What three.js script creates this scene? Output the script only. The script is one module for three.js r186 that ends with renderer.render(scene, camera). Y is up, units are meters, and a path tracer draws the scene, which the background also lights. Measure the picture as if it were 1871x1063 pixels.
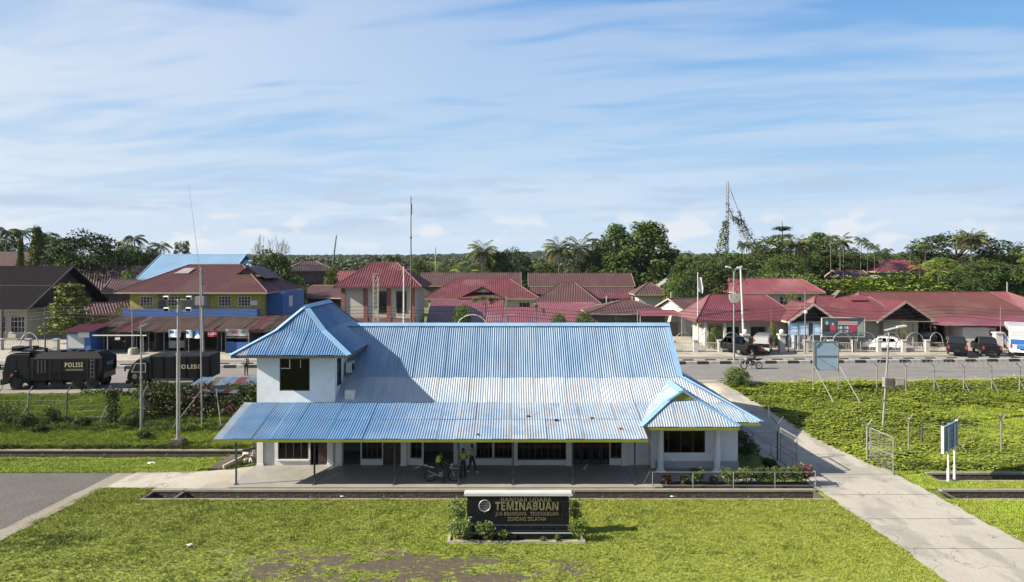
import * as THREE from 'three';
import { mergeGeometries } from 'three/addons/utils/BufferGeometryUtils.js';
import { FontLoader } from 'three/addons/loaders/FontLoader.js';
import { TextGeometry } from 'three/addons/geometries/TextGeometry.js';

// ---------- camera, sky, sun, exposure ----------
const CAM_H = 12.7, FOC = 1300, CX = 935.5, HORIZON = 475;
const scene = new THREE.Scene();
const camera = new THREE.PerspectiveCamera(2 * Math.atan(531.5 / FOC) * 180 / Math.PI, 1871 / 1063, 0.5, 9000);
camera.position.set(0, CAM_H, 0);
camera.lookAt(0, CAM_H, -100);
camera.setViewOffset(1871, 1063, 0, 531.5 - HORIZON, 1871, 1063);
camera.updateProjectionMatrix();
const renderer = new THREE.WebGLRenderer({ antialias: true });
renderer.setSize(1024, 582);
renderer.toneMapping = THREE.LinearToneMapping;
renderer.toneMappingExposure = 3.0;
renderer.shadowMap.enabled = true;
const SUN_DIR = new THREE.Vector3(-1, 0.62, 0.21).normalize();
const sun = new THREE.DirectionalLight(new THREE.Color(1, 0.92, 0.78), 4.5);
sun.position.copy(SUN_DIR).multiplyScalar(150).add(new THREE.Vector3(0, 0, -60));
sun.target.position.set(0, 0, -60);
sun.castShadow = true;
sun.shadow.mapSize.set(4096, 4096);
Object.assign(sun.shadow.camera, { left: -120, right: 120, top: 120, bottom: -120, near: 1, far: 400 });
sun.shadow.radius = 1;
scene.add(sun, sun.target);

// ---------- numbers ----------
function rng(seed) { let a = seed >>> 0; return () => { a = (a + 0x6D2B79F5) >>> 0; let t = a; t = Math.imul(t ^ (t >>> 15), t | 1); t ^= t + Math.imul(t ^ (t >>> 7), t | 61); return ((t ^ (t >>> 14)) >>> 0) / 4294967296; }; }
const PERM = new Uint8Array(512), PVAL = new Float32Array(256);
{ const r = rng(77), p = [...Array(256).keys()]; for (let i = 255; i > 0; i--) { const j = Math.floor(r() * (i + 1)); [p[i], p[j]] = [p[j], p[i]]; } for (let i = 0; i < 512; i++) PERM[i] = p[i & 255]; for (let i = 0; i < 256; i++) PVAL[i] = r(); }
function vn(x, y, per = 256) { // value noise, wraps at per
  const xi = Math.floor(x), yi = Math.floor(y); let fx = x - xi, fy = y - yi; fx = fx * fx * (3 - 2 * fx); fy = fy * fy * (3 - 2 * fy);
  const m = (v) => ((v % per) + per) % per & 255, x0 = m(xi), x1 = m(xi + 1), y0 = m(yi), y1 = m(yi + 1);
  const a = PVAL[PERM[PERM[x0] + y0]], b = PVAL[PERM[PERM[x1] + y0]], c = PVAL[PERM[PERM[x0] + y1]], d = PVAL[PERM[PERM[x1] + y1]];
  return a + (b - a) * fx + (c - a) * fy + (a - b - c + d) * fx * fy;
}
function fbm(x, y, o = 4, per = 256) { let s = 0, a = 0.5, f = 1; for (let i = 0; i < o; i++) { s += a * vn(x * f + i * 17, y * f + i * 31, per * f <= 256 ? per * f : 256); a *= 0.5; f *= 2; } return s / (1 - Math.pow(0.5, o)); }
const clamp = (v, a = 0, b = 1) => Math.max(a, Math.min(b, v)), lerp = (a, b, t) => a + (b - a) * t;
const sstep = (a, b, v) => { const t = clamp((v - a) / (b - a)); return t * t * (3 - 2 * t); };
const mix3 = (a, b, t) => [lerp(a[0], b[0], t), lerp(a[1], b[1], t), lerp(a[2], b[2], t)];
function pl(v, pts) { if (v <= pts[0][0]) return pts[0][1]; for (let i = 1; i < pts.length; i++) if (v <= pts[i][0]) return lerp(pts[i - 1][1], pts[i][1], (v - pts[i - 1][0]) / (pts[i][0] - pts[i - 1][0])); return pts[pts.length - 1][1]; }

// ---------- the sky: air, high cirrus and thin low cloud ----------
{
  const W = 3072, H = 1536, data = new Float32Array(W * H * 4);
  const air = [[0, [0.62, 0.74, 0.88]], [3, [0.60, 0.74, 0.90]], [8, [0.37, 0.60, 0.87]], [14, [0.245, 0.49, 0.83]], [20, [0.16, 0.385, 0.77]], [35, [0.10, 0.27, 0.62]], [90, [0.06, 0.18, 0.46]]];
  for (let j = 0; j < H; j++) {
    const el = ((j + 0.5) / H - 0.5) * Math.PI, ed = el * 180 / Math.PI;
    let base = air[air.length - 1][1];
    for (let k = 1; k < air.length; k++) if (ed <= air[k][0]) { base = mix3(air[k - 1][1], air[k][1], clamp((ed - air[k - 1][0]) / (air[k][0] - air[k - 1][0]))); break; }
    const sy = Math.sin(el), cy = Math.cos(el);
    for (let i = 0; i < W; i++) {
      const az = ((i + 0.5) / W - 0.5) * 2 * Math.PI, dx = cy * Math.cos(az), dz = cy * Math.sin(az);
      let c = base;
      if (ed > -2) {
        const sd = dx * SUN_DIR.x + sy * SUN_DIR.y + dz * SUN_DIR.z;           // haze round the sun
        c = mix3(c, [0.86, 0.88, 0.92], 1.0 * Math.pow(Math.max(0, sd + 0.05), 1.6) * (1 - 0.8 * sstep(14, 50, ed)));
        const k = 1 / (Math.max(sy, 0) + 0.075), px = dx * k, pz = dz * k;       // cirrus sheet far above
        const wx = fbm(px * 0.6 + 3, pz * 0.6 + 9, 3), wz = fbm(px * 0.6 + 41, pz * 0.6 + 2, 3);
        const u = px * 0.8 + pz * 0.28 + wx * 1.1, v = pz * 1.5 - px * 0.42 + wz * 0.9;
        const broad = fbm(u * 0.45 + 7.3, v * 0.55 + 1.7, 4), streak = fbm(u * 1.3 + 20, v * 3.0 + 5, 5), fine = fbm(u * 4.2, v * 9 + 60, 4);
        const wisp = fbm(u * 2.3 + wz * 3 + 11, v * 4.5 + wx * 6, 6); let cov = sstep(0.47, 0.70, broad * 0.52 + streak * 0.12 + fine * 0.16 + wisp * 0.32) * (0.65 + 1.1 * Math.max(0, sd));
        cov *= 0.47 * sstep(-1, 3, ed);
        const veil = 0.07 * sstep(0.35, 0.75, broad);
        c = mix3(c, [0.88, 0.91, 0.95], clamp(cov * 0.8 + veil));
        if (ed < 9) {                                                            // thin flat cloud bars and small cumulus low down
          const bar = sstep(0.56, 0.74, fbm(az * 9 + 11, ed * 1.25 + 4, 4)) * sstep(1.2, 3.2, ed) * (1 - sstep(5.5, 8.5, ed));
          c = mix3(c, [0.50, 0.63, 0.80], bar * 0.75);
          const puff = sstep(0.55, 0.72, fbm(az * 22 + 3, ed * 0.9 + 40, 5)) * sstep(0.2, 1.4, ed) * (1 - sstep(2.8, 4.4, ed));
          c = mix3(c, [0.86, 0.87, 0.90], puff * 0.7);
        }
      }
      const o = (j * W + i) * 4; data[o] = c[0] * 0.334; data[o + 1] = c[1] * 0.334; data[o + 2] = c[2] * 0.334; data[o + 3] = 1;
    }
  }
  const t = new THREE.DataTexture(data, W, H, THREE.RGBAFormat, THREE.FloatType);
  t.mapping = THREE.EquirectangularReflectionMapping; t.magFilter = THREE.LinearFilter; t.minFilter = THREE.LinearFilter; t.colorSpace = THREE.LinearSRGBColorSpace; t.needsUpdate = true;
  scene.background = t; scene.environment = t;
}

// ---------- naming and grouping ----------
const used = new Map(), baseOf = new WeakMap();
function numbered(n) { const k = used.get(n) ?? 0; used.set(n, k + 1); return k ? n + '_' + String(k).padStart(3, '0') : n; }
function tag(o, label, category, group) { o.userData.kind = 'thing'; o.userData.label = label; o.userData.category = category; if (group) o.userData.group = group; return o; }
function thing(name, label, category, at = [0, 0, 0], ry = 0, group) {
  const g = new THREE.Group(); g.name = numbered(name); g.position.set(...at); g.rotation.y = ry; scene.add(g);
  return tag(g, label, category, group);
}
// a thing whose parts are given in world coordinates: base at the given point
function thingW(name, label, category, at, group) { const g = thing(name, label, category, at, 0, group); baseOf.set(g, at); return g; }
function boxUV(g, s = 1) {
  const p = g.attributes.position, n = g.attributes.normal, uv = new Float32Array(p.count * 2);
  for (let i = 0; i < p.count; i++) {
    const ax = Math.abs(n.getX(i)), ay = Math.abs(n.getY(i)), az = Math.abs(n.getZ(i)), x = p.getX(i), y = p.getY(i), z = p.getZ(i);
    const [u, v] = ay >= ax && ay >= az ? [x, z] : ax > az ? [z, y] : [x, y];
    uv[2 * i] = u * s; uv[2 * i + 1] = v * s;
  }
  g.setAttribute('uv', new THREE.BufferAttribute(uv, 2)); return g;
}
const clean = (g) => { const h = g.index ? g.toNonIndexed() : g; for (const k of Object.keys(h.attributes)) if (!['position', 'normal', 'uv', 'color'].includes(k)) h.deleteAttribute(k); if (!h.attributes.normal) h.computeVertexNormals(); return h; };
function fuse(list) {
  if (!Array.isArray(list)) return list;
  list = list.flat(9).map(clean);
  const col = list.some((g) => g.attributes.color);
  for (const g of list) { if (!g.attributes.uv) boxUV(g); if (col && !g.attributes.color) g.setAttribute('color', new THREE.BufferAttribute(new Float32Array(g.attributes.position.count * 3).fill(1), 3)); }
  return list.length === 1 ? list[0] : mergeGeometries(list);
}
// a part: geometry given in the thing's own axes, or in world axes if the thing came from thingW
function part(name, geos, m, parent, o = {}) {
  let g = fuse(geos); if (g.index) g = clean(g); if (!o.keepUV) boxUV(g, o.uv ?? 1);
  const b = baseOf.get(parent); if (b) g.translate(-b[0], -b[1], -b[2]);
  const mesh = new THREE.Mesh(g, m); mesh.name = name; parent.add(mesh); if (b) baseOf.set(mesh, b);
  if (o.label) mesh.userData.label = o.label; if (o.kind) mesh.userData.kind = o.kind;
  return mesh;
}
function solo(name, label, category, geos, m, group, o = {}) {   // a thing that is one mesh, given in world axes
  let g = fuse(geos); if (g.index) g = clean(g); if (!o.keepUV) boxUV(g, o.uv ?? 1);
  g.computeBoundingBox(); const c = g.boundingBox.getCenter(new THREE.Vector3()), y = g.boundingBox.min.y; g.translate(-c.x, -y, -c.z);
  const mesh = new THREE.Mesh(g, m); mesh.name = numbered(name); mesh.position.set(c.x, y, c.z); scene.add(mesh);
  return tag(mesh, label, category, group);
}
function struct(name, geos, m, o = {}) {
  let g = fuse(geos); if (g.index && !o.keepIndex) g = clean(g); if (!o.keepUV) boxUV(g, o.uv ?? 1);
  const mesh = new THREE.Mesh(g, m); mesh.name = numbered(name); mesh.userData.kind = o.kind ?? 'structure'; if (o.label) mesh.userData.label = o.label; if (o.category) mesh.userData.category = o.category; scene.add(mesh); return mesh;
}
function dup(root, name, at, ry, sc, label, group) {
  const r = root.clone(); r.name = numbered(name); r.position.set(...at); r.rotation.y = ry; if (sc) r.scale.set(...(Array.isArray(sc) ? sc : [sc, sc, sc]));
  r.userData = { ...root.userData, label }; if (group) r.userData.group = group; else delete r.userData.group; scene.add(r); return r;
}
const ORD = ['first', 'second', 'third', 'fourth', 'fifth', 'sixth', 'seventh', 'eighth', 'ninth', 'tenth', 'eleventh', 'twelfth', 'thirteenth', 'fourteenth', 'fifteenth', 'sixteenth', 'seventeenth', 'eighteenth', 'nineteenth', 'twentieth'];

// ---------- shapes ----------
const V = (x, y, z) => new THREE.Vector3(x, y, z);
const P = (px, py, d) => [(px - CX) * d / FOC, CAM_H - (py - HORIZON) * d / FOC, -d];   // the point seen at a pixel of the photograph, d metres away
const Xp = (px, d) => (px - CX) * d / FOC, Yp = (py, d) => CAM_H - (py - HORIZON) * d / FOC;
function box(w, h, d, x = 0, y = 0, z = 0, ry = 0, rx = 0, rz = 0) { const g = new THREE.BoxGeometry(w, h, d); if (rx) g.rotateX(rx); if (rz) g.rotateZ(rz); if (ry) g.rotateY(ry); g.translate(x, y, z); return g; }
const bx = (x0, x1, y0, y1, z0, z1) => box(x1 - x0, y1 - y0, Math.abs(z1 - z0), (x0 + x1) / 2, (y0 + y1) / 2, (z0 + z1) / 2);
function cyl(r0, r1, h, x = 0, y = 0, z = 0, n = 12) { const g = new THREE.CylinderGeometry(r1, r0, h, n); g.translate(x, y + h / 2, z); return g; }
function bar(a, b, r0, r1 = r0, n = 7) { const A = V(...a), B = V(...b), d = B.clone().sub(A), L = d.length(); const g = new THREE.CylinderGeometry(r1, r0, L, n); g.translate(0, L / 2, 0); g.applyQuaternion(new THREE.Quaternion().setFromUnitVectors(V(0, 1, 0), d.normalize())); g.translate(...a); return g; }
function beam(a, b, w, h) { const A = V(...a), B = V(...b), d = B.clone().sub(A), L = d.length(); d.normalize(); const g = new THREE.BoxGeometry(w, h, L); const m = new THREE.Matrix4().lookAt(V(0, 0, 0), d, Math.abs(d.y) > 0.99 ? V(1, 0, 0) : V(0, 1, 0)); g.applyMatrix4(m); g.translate((a[0] + b[0]) / 2, (a[1] + b[1]) / 2, (a[2] + b[2]) / 2); return g; }
function poly(...faces) { const pos = []; for (const f of faces) for (let i = 1; i < f.length - 1; i++) pos.push(...f[0], ...f[i], ...f[i + 1]); const g = new THREE.BufferGeometry(); g.setAttribute('position', new THREE.Float32BufferAttribute(pos, 3)); g.computeVertexNormals(); return g; }
function slab(f, t) { // a flat polygon thickened by t downwards along its normal
  const a = V(...f[0]), n = V(...f[1]).sub(a).cross(V(...f[2]).sub(a)).normalize().multiplyScalar(-t), low = f.map((p) => [p[0] + n.x, p[1] + n.y, p[2] + n.z]);
  const sides = f.map((p, i) => { const j = (i + 1) % f.length; return [p, low[i], low[j], f[j]]; });
  return poly(f, low.slice().reverse(), ...sides);
}
function tube(pts, r, seg = 24, n = 6) { return new THREE.TubeGeometry(new THREE.CatmullRomCurve3(pts.map((p) => V(...p))), seg, r, n, false); }
function wallPanel(w, h, t, holes, x, y, z) { // an upright panel facing +z with real openings [x0,x1,y0,y1], x from its left edge
  const s = new THREE.Shape([new THREE.Vector2(0, 0), new THREE.Vector2(w, 0), new THREE.Vector2(w, h), new THREE.Vector2(0, h)]);
  for (const [a, b, c, d] of holes) s.holes.push(new THREE.Path([new THREE.Vector2(a, c), new THREE.Vector2(a, d), new THREE.Vector2(b, d), new THREE.Vector2(b, c)]));
  const g = new THREE.ExtrudeGeometry(s, { depth: t, bevelEnabled: false }); g.translate(x, y, z - t); return g;
}
function extr(pts, depth, bevel = 0, holes = []) { const s = new THREE.Shape(pts.map((p) => new THREE.Vector2(...p))); for (const h of holes) s.holes.push(new THREE.Path(h.map((p) => new THREE.Vector2(...p)))); const g = new THREE.ExtrudeGeometry(s, { depth: depth - 2 * bevel, bevelEnabled: bevel > 0, bevelSize: bevel, bevelThickness: bevel, bevelOffset: -bevel, bevelSegments: 2, curveSegments: 8 }); g.translate(0, 0, -depth / 2 + bevel); return g; }
// corrugated sheet over a flat polygon whose ribs run up the slope; dir: horizontal direction across the ribs
function corrug(face, pitch, amp, o = {}) {
  const F = face.map((p) => V(...p)), nrm = V(0, 0, 0);
  for (let i = 0; i < F.length; i++) { const a = F[i], b = F[(i + 1) % F.length]; nrm.x += (a.y - b.y) * (a.z + b.z); nrm.y += (a.z - b.z) * (a.x + b.x); nrm.z += (a.x - b.x) * (a.y + b.y); }
  nrm.normalize(); if (nrm.y < 0) nrm.negate();
  const U = V(0, 1, 0).cross(nrm).normalize(), W = nrm.clone().cross(U).normalize(), O = F[0];
  const q = F.map((p) => { const e = p.clone().sub(O); return [e.dot(U), e.dot(W)]; });
  const us = q.map((e) => e[0]); let u0 = Math.min(...us), u1 = Math.max(...us); if (o.u) { u0 = Math.max(u0, o.u[0]); u1 = Math.min(u1, o.u[1]); }
  const span = (u) => { let lo = 1e9, hi = -1e9; for (let i = 0; i < q.length; i++) { const a = q[i], b = q[(i + 1) % q.length]; if (Math.abs(a[0] - b[0]) < 1e-6) { if (Math.abs(a[0] - u) < 1e-4) { lo = Math.min(lo, a[1], b[1]); hi = Math.max(hi, a[1], b[1]); } continue; } const t = (u - a[0]) / (b[0] - a[0]); if (t < -1e-6 || t > 1 + 1e-6) continue; const v = a[1] + (b[1] - a[1]) * t; lo = Math.min(lo, v); hi = Math.max(hi, v); } return [lo, hi]; };
  const prof = o.profile ?? [[0, 0], [0.2, 1], [0.4, 1], [0.6, 0]], cols = [];
  const k0 = Math.floor(u0 / pitch) - 1, k1 = Math.ceil(u1 / pitch) + 1, eps = 1e-4;
  const add = (u, a) => cols.push([u, a]);
  for (let k = k0; k <= k1; k++) for (const [f, a] of prof) { const u = (k + f) * pitch; if (u > u0 + eps && u < u1 - eps) add(u, a); }
  for (const e of q) if (e[0] > u0 + eps && e[0] < u1 - eps) add(e[0], 0.5);
  add(u0 + eps, 0.3); add(u1 - eps, 0.3); cols.sort((a, b) => a[0] - b[0]);
  const pos = [], uv = [], lift = o.lift ?? 0;
  const pt = (u, v, a) => { const p = O.clone().addScaledVector(U, u).addScaledVector(W, v).addScaledVector(nrm, a * amp + lift); return [p.x, p.y, p.z]; };
  for (let i = 0; i < cols.length - 1; i++) {
    const [ua, aa] = cols[i], [ub, ab] = cols[i + 1], sa = span(ua), sb = span(ub); if (ub - ua < 1e-6) continue;
    const A = pt(ua, sa[0], aa), B = pt(ub, sb[0], ab), C = pt(ub, sb[1], ab), D = pt(ua, sa[1], aa);
    pos.push(...A, ...B, ...C, ...A, ...C, ...D); uv.push(ua, sa[0], ub, sb[0], ub, sb[1], ua, sa[0], ub, sb[1], ua, sa[1]);
  }
  const g = new THREE.BufferGeometry(); g.setAttribute('position', new THREE.Float32BufferAttribute(pos, 3)); g.setAttribute('uv', new THREE.Float32BufferAttribute(uv, 2)); g.computeVertexNormals(); g.userData.u = [u0, u1]; return g;
}

// ---------- textures and materials ----------
function tex(size, fn, o = {}) { // fn(u, v) -> [r,g,b] in sRGB 0..1 or linear for data; tiles every o.m metres
  const n = size, d = new Uint8Array(n * n * 4);
  for (let j = 0; j < n; j++) for (let i = 0; i < n; i++) { const c = fn(i / n, j / n), k = (j * n + i) * 4; d[k] = clamp(c[0]) * 255; d[k + 1] = clamp(c[1]) * 255; d[k + 2] = clamp(c[2]) * 255; d[k + 3] = 255; }
  const t = new THREE.DataTexture(d, n, n, THREE.RGBAFormat); t.wrapS = t.wrapT = THREE.RepeatWrapping; t.magFilter = THREE.LinearFilter; t.minFilter = THREE.LinearMipmapLinearFilter; t.generateMipmaps = true;
  if (!o.data) t.colorSpace = THREE.SRGBColorSpace; t.repeat.set(1 / (o.m ?? 1), 1 / (o.m ?? 1)); t.needsUpdate = true; return t;
}
const lin = (r, g, b) => new THREE.Color().setRGB(r, g, b);
const s2 = (v) => v <= 0.0031308 ? v * 12.92 : 1.055 * Math.pow(v, 1 / 2.4) - 0.055;      // linear to sRGB
const ALB = 0.68, L3 = (r, g, b) => [s2(r * ALB), s2(g * ALB), s2(b * ALB)];   // all paints and surfaces share one tone scale
const M = (r, g, b, rough = 0.8, o = {}) => new THREE.MeshStandardMaterial({ color: lin(r * ALB, g * ALB, b * ALB), roughness: rough, side: THREE.DoubleSide, ...o });
const T = {};
// mottled tone around white, used to multiply a base colour
const mottle = (seed, f, amt, m, o = {}) => tex(256, (u, v) => { const a = fbm(u * f + seed, v * f + seed * 3, 5, f), b = fbm(u * f * 6 + 9, v * f * 6 + seed, 3, f * 6); const k = s2(clamp(1 - amt + amt * (0.75 * a + 0.5 * b - 0.1) * 1.25)); return [k, k, k]; }, { m, ...o });
T.soft = mottle(3, 6, 0.35, 4); T.hard = mottle(11, 8, 0.6, 3); T.wear = mottle(23, 4, 0.28, 9);
T.bump = tex(256, (u, v) => { const k = fbm(u * 24, v * 24, 4, 24); return [k, k, k]; }, { m: 2, data: true });
// ---------- lie of the land (d = metres away from the camera, along -z) ----------
const roadNear = (x) => 57.9 + 0.074 * x, roadFar = (x) => 73 + 0.045 * x;
const TRENCH = [[-19.7, -18.0, 37.85, 39.05, -1.3], [-18.0, 16.6, 37.85, 39.05, -0.75], [23.6, 60, 37.85, 39.05, -0.75], [24.6, 40, 41.0, 42.2, -0.9]];
function th(x, d, trench = true) {
  const e = roadNear(x);
  const left = pl(d, [[45.9, 0], [46.05, 0.42], [50, 1.2], [e - 0.8, 2.45], [e, 2.5], [80, 2.7]]);
  const mid = pl(d, [[57.6, 0], [e - 0.3, 2.46], [e, 2.5], [80, 2.7]]);
  const right = pl(d, [[42.5, 0], [47, 0.3], [e - 0.5, 2.44], [e, 2.5], [80, 2.7]]);
  let h = x < -10 ? lerp(left, mid, sstep(-17.6, -16.6, x)) : lerp(mid, right, sstep(14.6, 16.5, x));
  if (d < 45 && x < -10) h += 0;
  if (d > 45 && d < 58 && x < -17) h += 0.14 * (fbm(x * 0.5, d * 0.6, 3) - 0.5);
  if (d > 44 && d < 57 && x > 24) h += 0.3 * (fbm(x * 0.4, d * 0.5, 3) - 0.5);
  h += (6.2 * sstep(98, 128, d) * sstep(36, 58, x) + 4 * sstep(105, 140, d) * sstep(-40, -62, x)) * (1 - 0.85 * sstep(142, 200, d));
  if (d > 150) h += 0.012 * (d - 150) * sstep(150, 400, d) * 0.4 + 8 * (fbm(x * 0.004, d * 0.004, 3) - 0.5) * sstep(200, 500, d);
  if (trench) for (const [a, b, c, f, y] of TRENCH) if (x > a && x < b && d > c && d < f) return y;
  return h;
}
const onGround = (px, py) => { let lo = 20, hi = 400; for (let d = 22; d < 400; d += 0.25) { if (Yp(py, d) < th(Xp(px, d), d, false)) { hi = d; break; } lo = d; } const d = (lo + hi) / 2; return [Xp(px, d), th(Xp(px, d), d, false), -d]; };
function axis(list) { const out = []; for (const [a, b, s] of list) { const n = Math.max(1, Math.round((b - a) / s)); for (let i = 0; i < n; i++) out.push(a + (b - a) * i / n); } out.push(list[list.length - 1][1]); return out; }
function sheet(xs, ds, hf, keep, uvScale = 1) { // an open grid of ground, one vertex per crossing
  const pos = [], uv = [], idx = [], nx = xs.length;
  for (const d of ds) for (const x of xs) { pos.push(x, hf(x, d), -d); uv.push(x * uvScale, -d * uvScale); }
  for (let j = 0; j < ds.length - 1; j++) for (let i = 0; i < nx - 1; i++) { if (keep && !keep((xs[i] + xs[i + 1]) / 2, (ds[j] + ds[j + 1]) / 2)) continue; const a = j * nx + i; idx.push(a, a + 1, a + nx + 1, a, a + nx + 1, a + nx); }
  const g = new THREE.BufferGeometry(); g.setAttribute('position', new THREE.Float32BufferAttribute(pos, 3)); g.setAttribute('uv', new THREE.Float32BufferAttribute(uv, 2)); g.setIndex(idx); g.computeVertexNormals(); return g;
}
// sheet between two edges, each a list of [x, d]; lies o metres over the land
function strip(L, R, o, nu = 4, nv = 40, hf = (x, d) => th(x, d, false)) {
  const at = (E, t) => { const k = t * (E.length - 1), i = Math.min(E.length - 2, Math.floor(k)), f = k - i; return [lerp(E[i][0], E[i + 1][0], f), lerp(E[i][1], E[i + 1][1], f)]; };
  const pos = [], uv = [], idx = [];
  for (let j = 0; j <= nv; j++) { const a = at(L, j / nv), b = at(R, j / nv); for (let i = 0; i <= nu; i++) { const x = lerp(a[0], b[0], i / nu), d = lerp(a[1], b[1], i / nu); pos.push(x, hf(x, d) + o, -d); uv.push(x, -d); } }
  for (let j = 0; j < nv; j++) for (let i = 0; i < nu; i++) { const a = j * (nu + 1) + i; idx.push(a, a + 1, a + nu + 2, a, a + nu + 2, a + nu + 1); }
  const g = new THREE.BufferGeometry(); g.setAttribute('position', new THREE.Float32BufferAttribute(pos, 3)); g.setAttribute('uv', new THREE.Float32BufferAttribute(uv, 2)); g.setIndex(idx); g.computeVertexNormals();
  const n = g.attributes.normal; let up = 0; for (let i = 0; i < n.count; i++) up += n.getY(i); if (up < 0) { g.setIndex(idx.reverse()); g.computeVertexNormals(); } return g;
}
const GREEN = [0.105, 0.16, 0.018], SOIL = [0.085, 0.062, 0.046];
T.grass = tex(512, (u, v) => { const a = fbm(u * 8, v * 8, 5, 8), b = fbm(u * 64, v * 64, 3, 64); const c = mix3([0.08, 0.115, 0.014], [0.19, 0.24, 0.03], clamp(0.6 * a + 0.7 * b - 0.15)); return L3(...c); }, { m: 8 });
const soilAt = (x, d) => { // bare muddy patches in the front lawn
  const e = Math.exp(-Math.pow((x + 4.5) / 7.5, 4) - Math.pow((d - 28.7) / 1.9, 4)) + 0.6 * Math.exp(-Math.pow((x + 9.5) / 5, 4) - Math.pow((d - 31.2 + 0.05 * (x + 10)) / 0.5, 2)) + 0.4 * Math.exp(-Math.pow((x - 10) / 1.2, 2) - Math.pow((d - 30.4) / 0.7, 2));
  return sstep(0.5, 0.66, fbm(x * 0.8 + 5, d * 1.9, 5) * 0.95 + fbm(x * 4, d * 7 + 3, 4) * 0.75 - 0.56 + 0.4 * Math.min(1, e)) * Math.min(1, 2.2 * e);
};
const M_ground = new THREE.MeshStandardMaterial({ map: T.grass, roughness: 1, bumpMap: T.bump, bumpScale: 0.05, side: THREE.DoubleSide });
{
  const xs = axis([[-3500, -900, 260], [-900, -200, 50], [-200, -60, 7], [-60, -20, 0.8], [-20, -19.72, 0.28], [-19.72, -19.69, 0.03], [-19.69, -18.02, 0.6], [-18.02, -17.98, 0.04], [-17.98, 16.55, 0.7], [16.55, 16.62, 0.07], [16.62, 23.58, 0.6], [23.58, 23.62, 0.04], [23.62, 24.58, 0.4], [24.58, 24.62, 0.04], [24.62, 60, 0.8], [60, 200, 7], [200, 900, 50], [900, 3500, 260]]);
  const ds = axis([[-60, 20, 8], [20, 37.84, 0.6], [37.84, 37.87, 0.03], [37.87, 39.03, 0.5], [39.03, 39.06, 0.03], [39.06, 40.98, 0.6], [40.98, 41.02, 0.04], [41.02, 42.18, 0.6], [42.18, 42.22, 0.04], [42.22, 45.9, 0.6], [45.9, 46.08, 0.06], [46.08, 64, 0.45], [64, 82, 2], [82, 200, 4], [200, 1000, 40], [1000, 6000, 250]]);
  struct('ground', sheet(xs, ds, (x, d) => th(x, d) - 0.03, (x, d) => !(x > -3000 && false)), M_ground, { keepUV: true, keepIndex: true });
}
// front lawn with its mud
{
  const X0 = -34, X1 = 24, D0 = 22, D1 = 38, N = 1024, d = new Uint8Array(N * N * 4);
  for (let j = 0; j < N; j++) for (let i = 0; i < N; i++) {
    const x = lerp(X0, X1, i / N), dd = lerp(D1, D0, j / N), s = soilAt(x, dd), t = fbm(x * 1.4, dd * 1.4, 4), f = fbm(x * 9, dd * 9, 3), dry = sstep(0.55, 0.75, fbm(x * 0.5 + 30, dd * 0.6, 4));
    let c = mix3([0.17, 0.22, 0.024], [0.31, 0.36, 0.042], clamp(0.5 * t + 0.6 * f)); c = mix3(c, [0.34, 0.34, 0.07], dry * 0.25);
    c = mix3(c, mix3([0.036, 0.027, 0.017], [0.13, 0.097, 0.058], f), s); c = L3(...c); const k = (j * N + i) * 4;
    d[k] = c[0] * 255; d[k + 1] = c[1] * 255; d[k + 2] = c[2] * 255; d[k + 3] = 255;
  }
  const t = new THREE.DataTexture(d, N, N); t.colorSpace = THREE.SRGBColorSpace; t.magFilter = THREE.LinearFilter; t.needsUpdate = true;
  const g = sheet(axis([[X0, X1, 0.5]]), axis([[D0, 37.6, 0.4]]), (x, dd) => 0.03 * (fbm(x * 0.8, dd * 0.8, 3) - 0.5) - 0.004, (x, dd) => !(x > 17.3 && x < 22.8) && !(x < -22.9 && dd > 30));
  const p = g.attributes.position, uv = g.attributes.uv; for (let i = 0; i < p.count; i++) uv.setXY(i, (p.getX(i) - X0) / (X1 - X0), (D1 + p.getZ(i)) / (D1 - D0));
  struct('lawn', g, new THREE.MeshStandardMaterial({ map: t, roughness: 1, bumpMap: T.bump, bumpScale: 0.03, side: THREE.DoubleSide }), { keepUV: true, keepIndex: true });
}
// paved surfaces
T.conc = tex(1024, (u, v) => { const a = fbm(u * 9, v * 9, 6, 9), b = fbm(u * 90, v * 90, 3, 90), st = sstep(0.55, 0.72, fbm(u * 14 + 3, v * 6 + 8, 6, 14)); let c = mix3([0.36, 0.325, 0.27], [0.50, 0.455, 0.385], clamp(a * 0.8 + b * 0.5 - 0.15)); c = mix3(c, [0.26, 0.24, 0.21], st * 0.6); const cr = Math.abs(fbm(u * 6 + 40, v * 6 + 7, 5, 6) - 0.5); if (cr < 0.0035) c = mix3(c, [0.12, 0.11, 0.095], 0.7); return L3(...c); }, { m: 17 });
T.asph = tex(512, (u, v) => { const a = fbm(u * 6, v * 6, 5, 6), b = fbm(u * 90, v * 90, 2, 90); const c = mix3([0.13, 0.122, 0.112], [0.28, 0.262, 0.24], clamp(a * 0.55 + b * 0.75 - 0.25)); return L3(...c); }, { m: 6 });
T.sand = tex(512, (u, v) => { const a = fbm(u * 6, v * 6, 5, 6), b = fbm(u * 50, v * 50, 3, 50), s = sstep(0.58, 0.7, fbm(u * 9 + 5, v * 9, 4, 9)); let c = mix3([0.33, 0.29, 0.235], [0.47, 0.425, 0.35], clamp(a * 0.7 + b * 0.5 - 0.1)); c = mix3(c, [0.20, 0.18, 0.15], s * 0.5); return L3(...c); }, { m: 14 });
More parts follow.
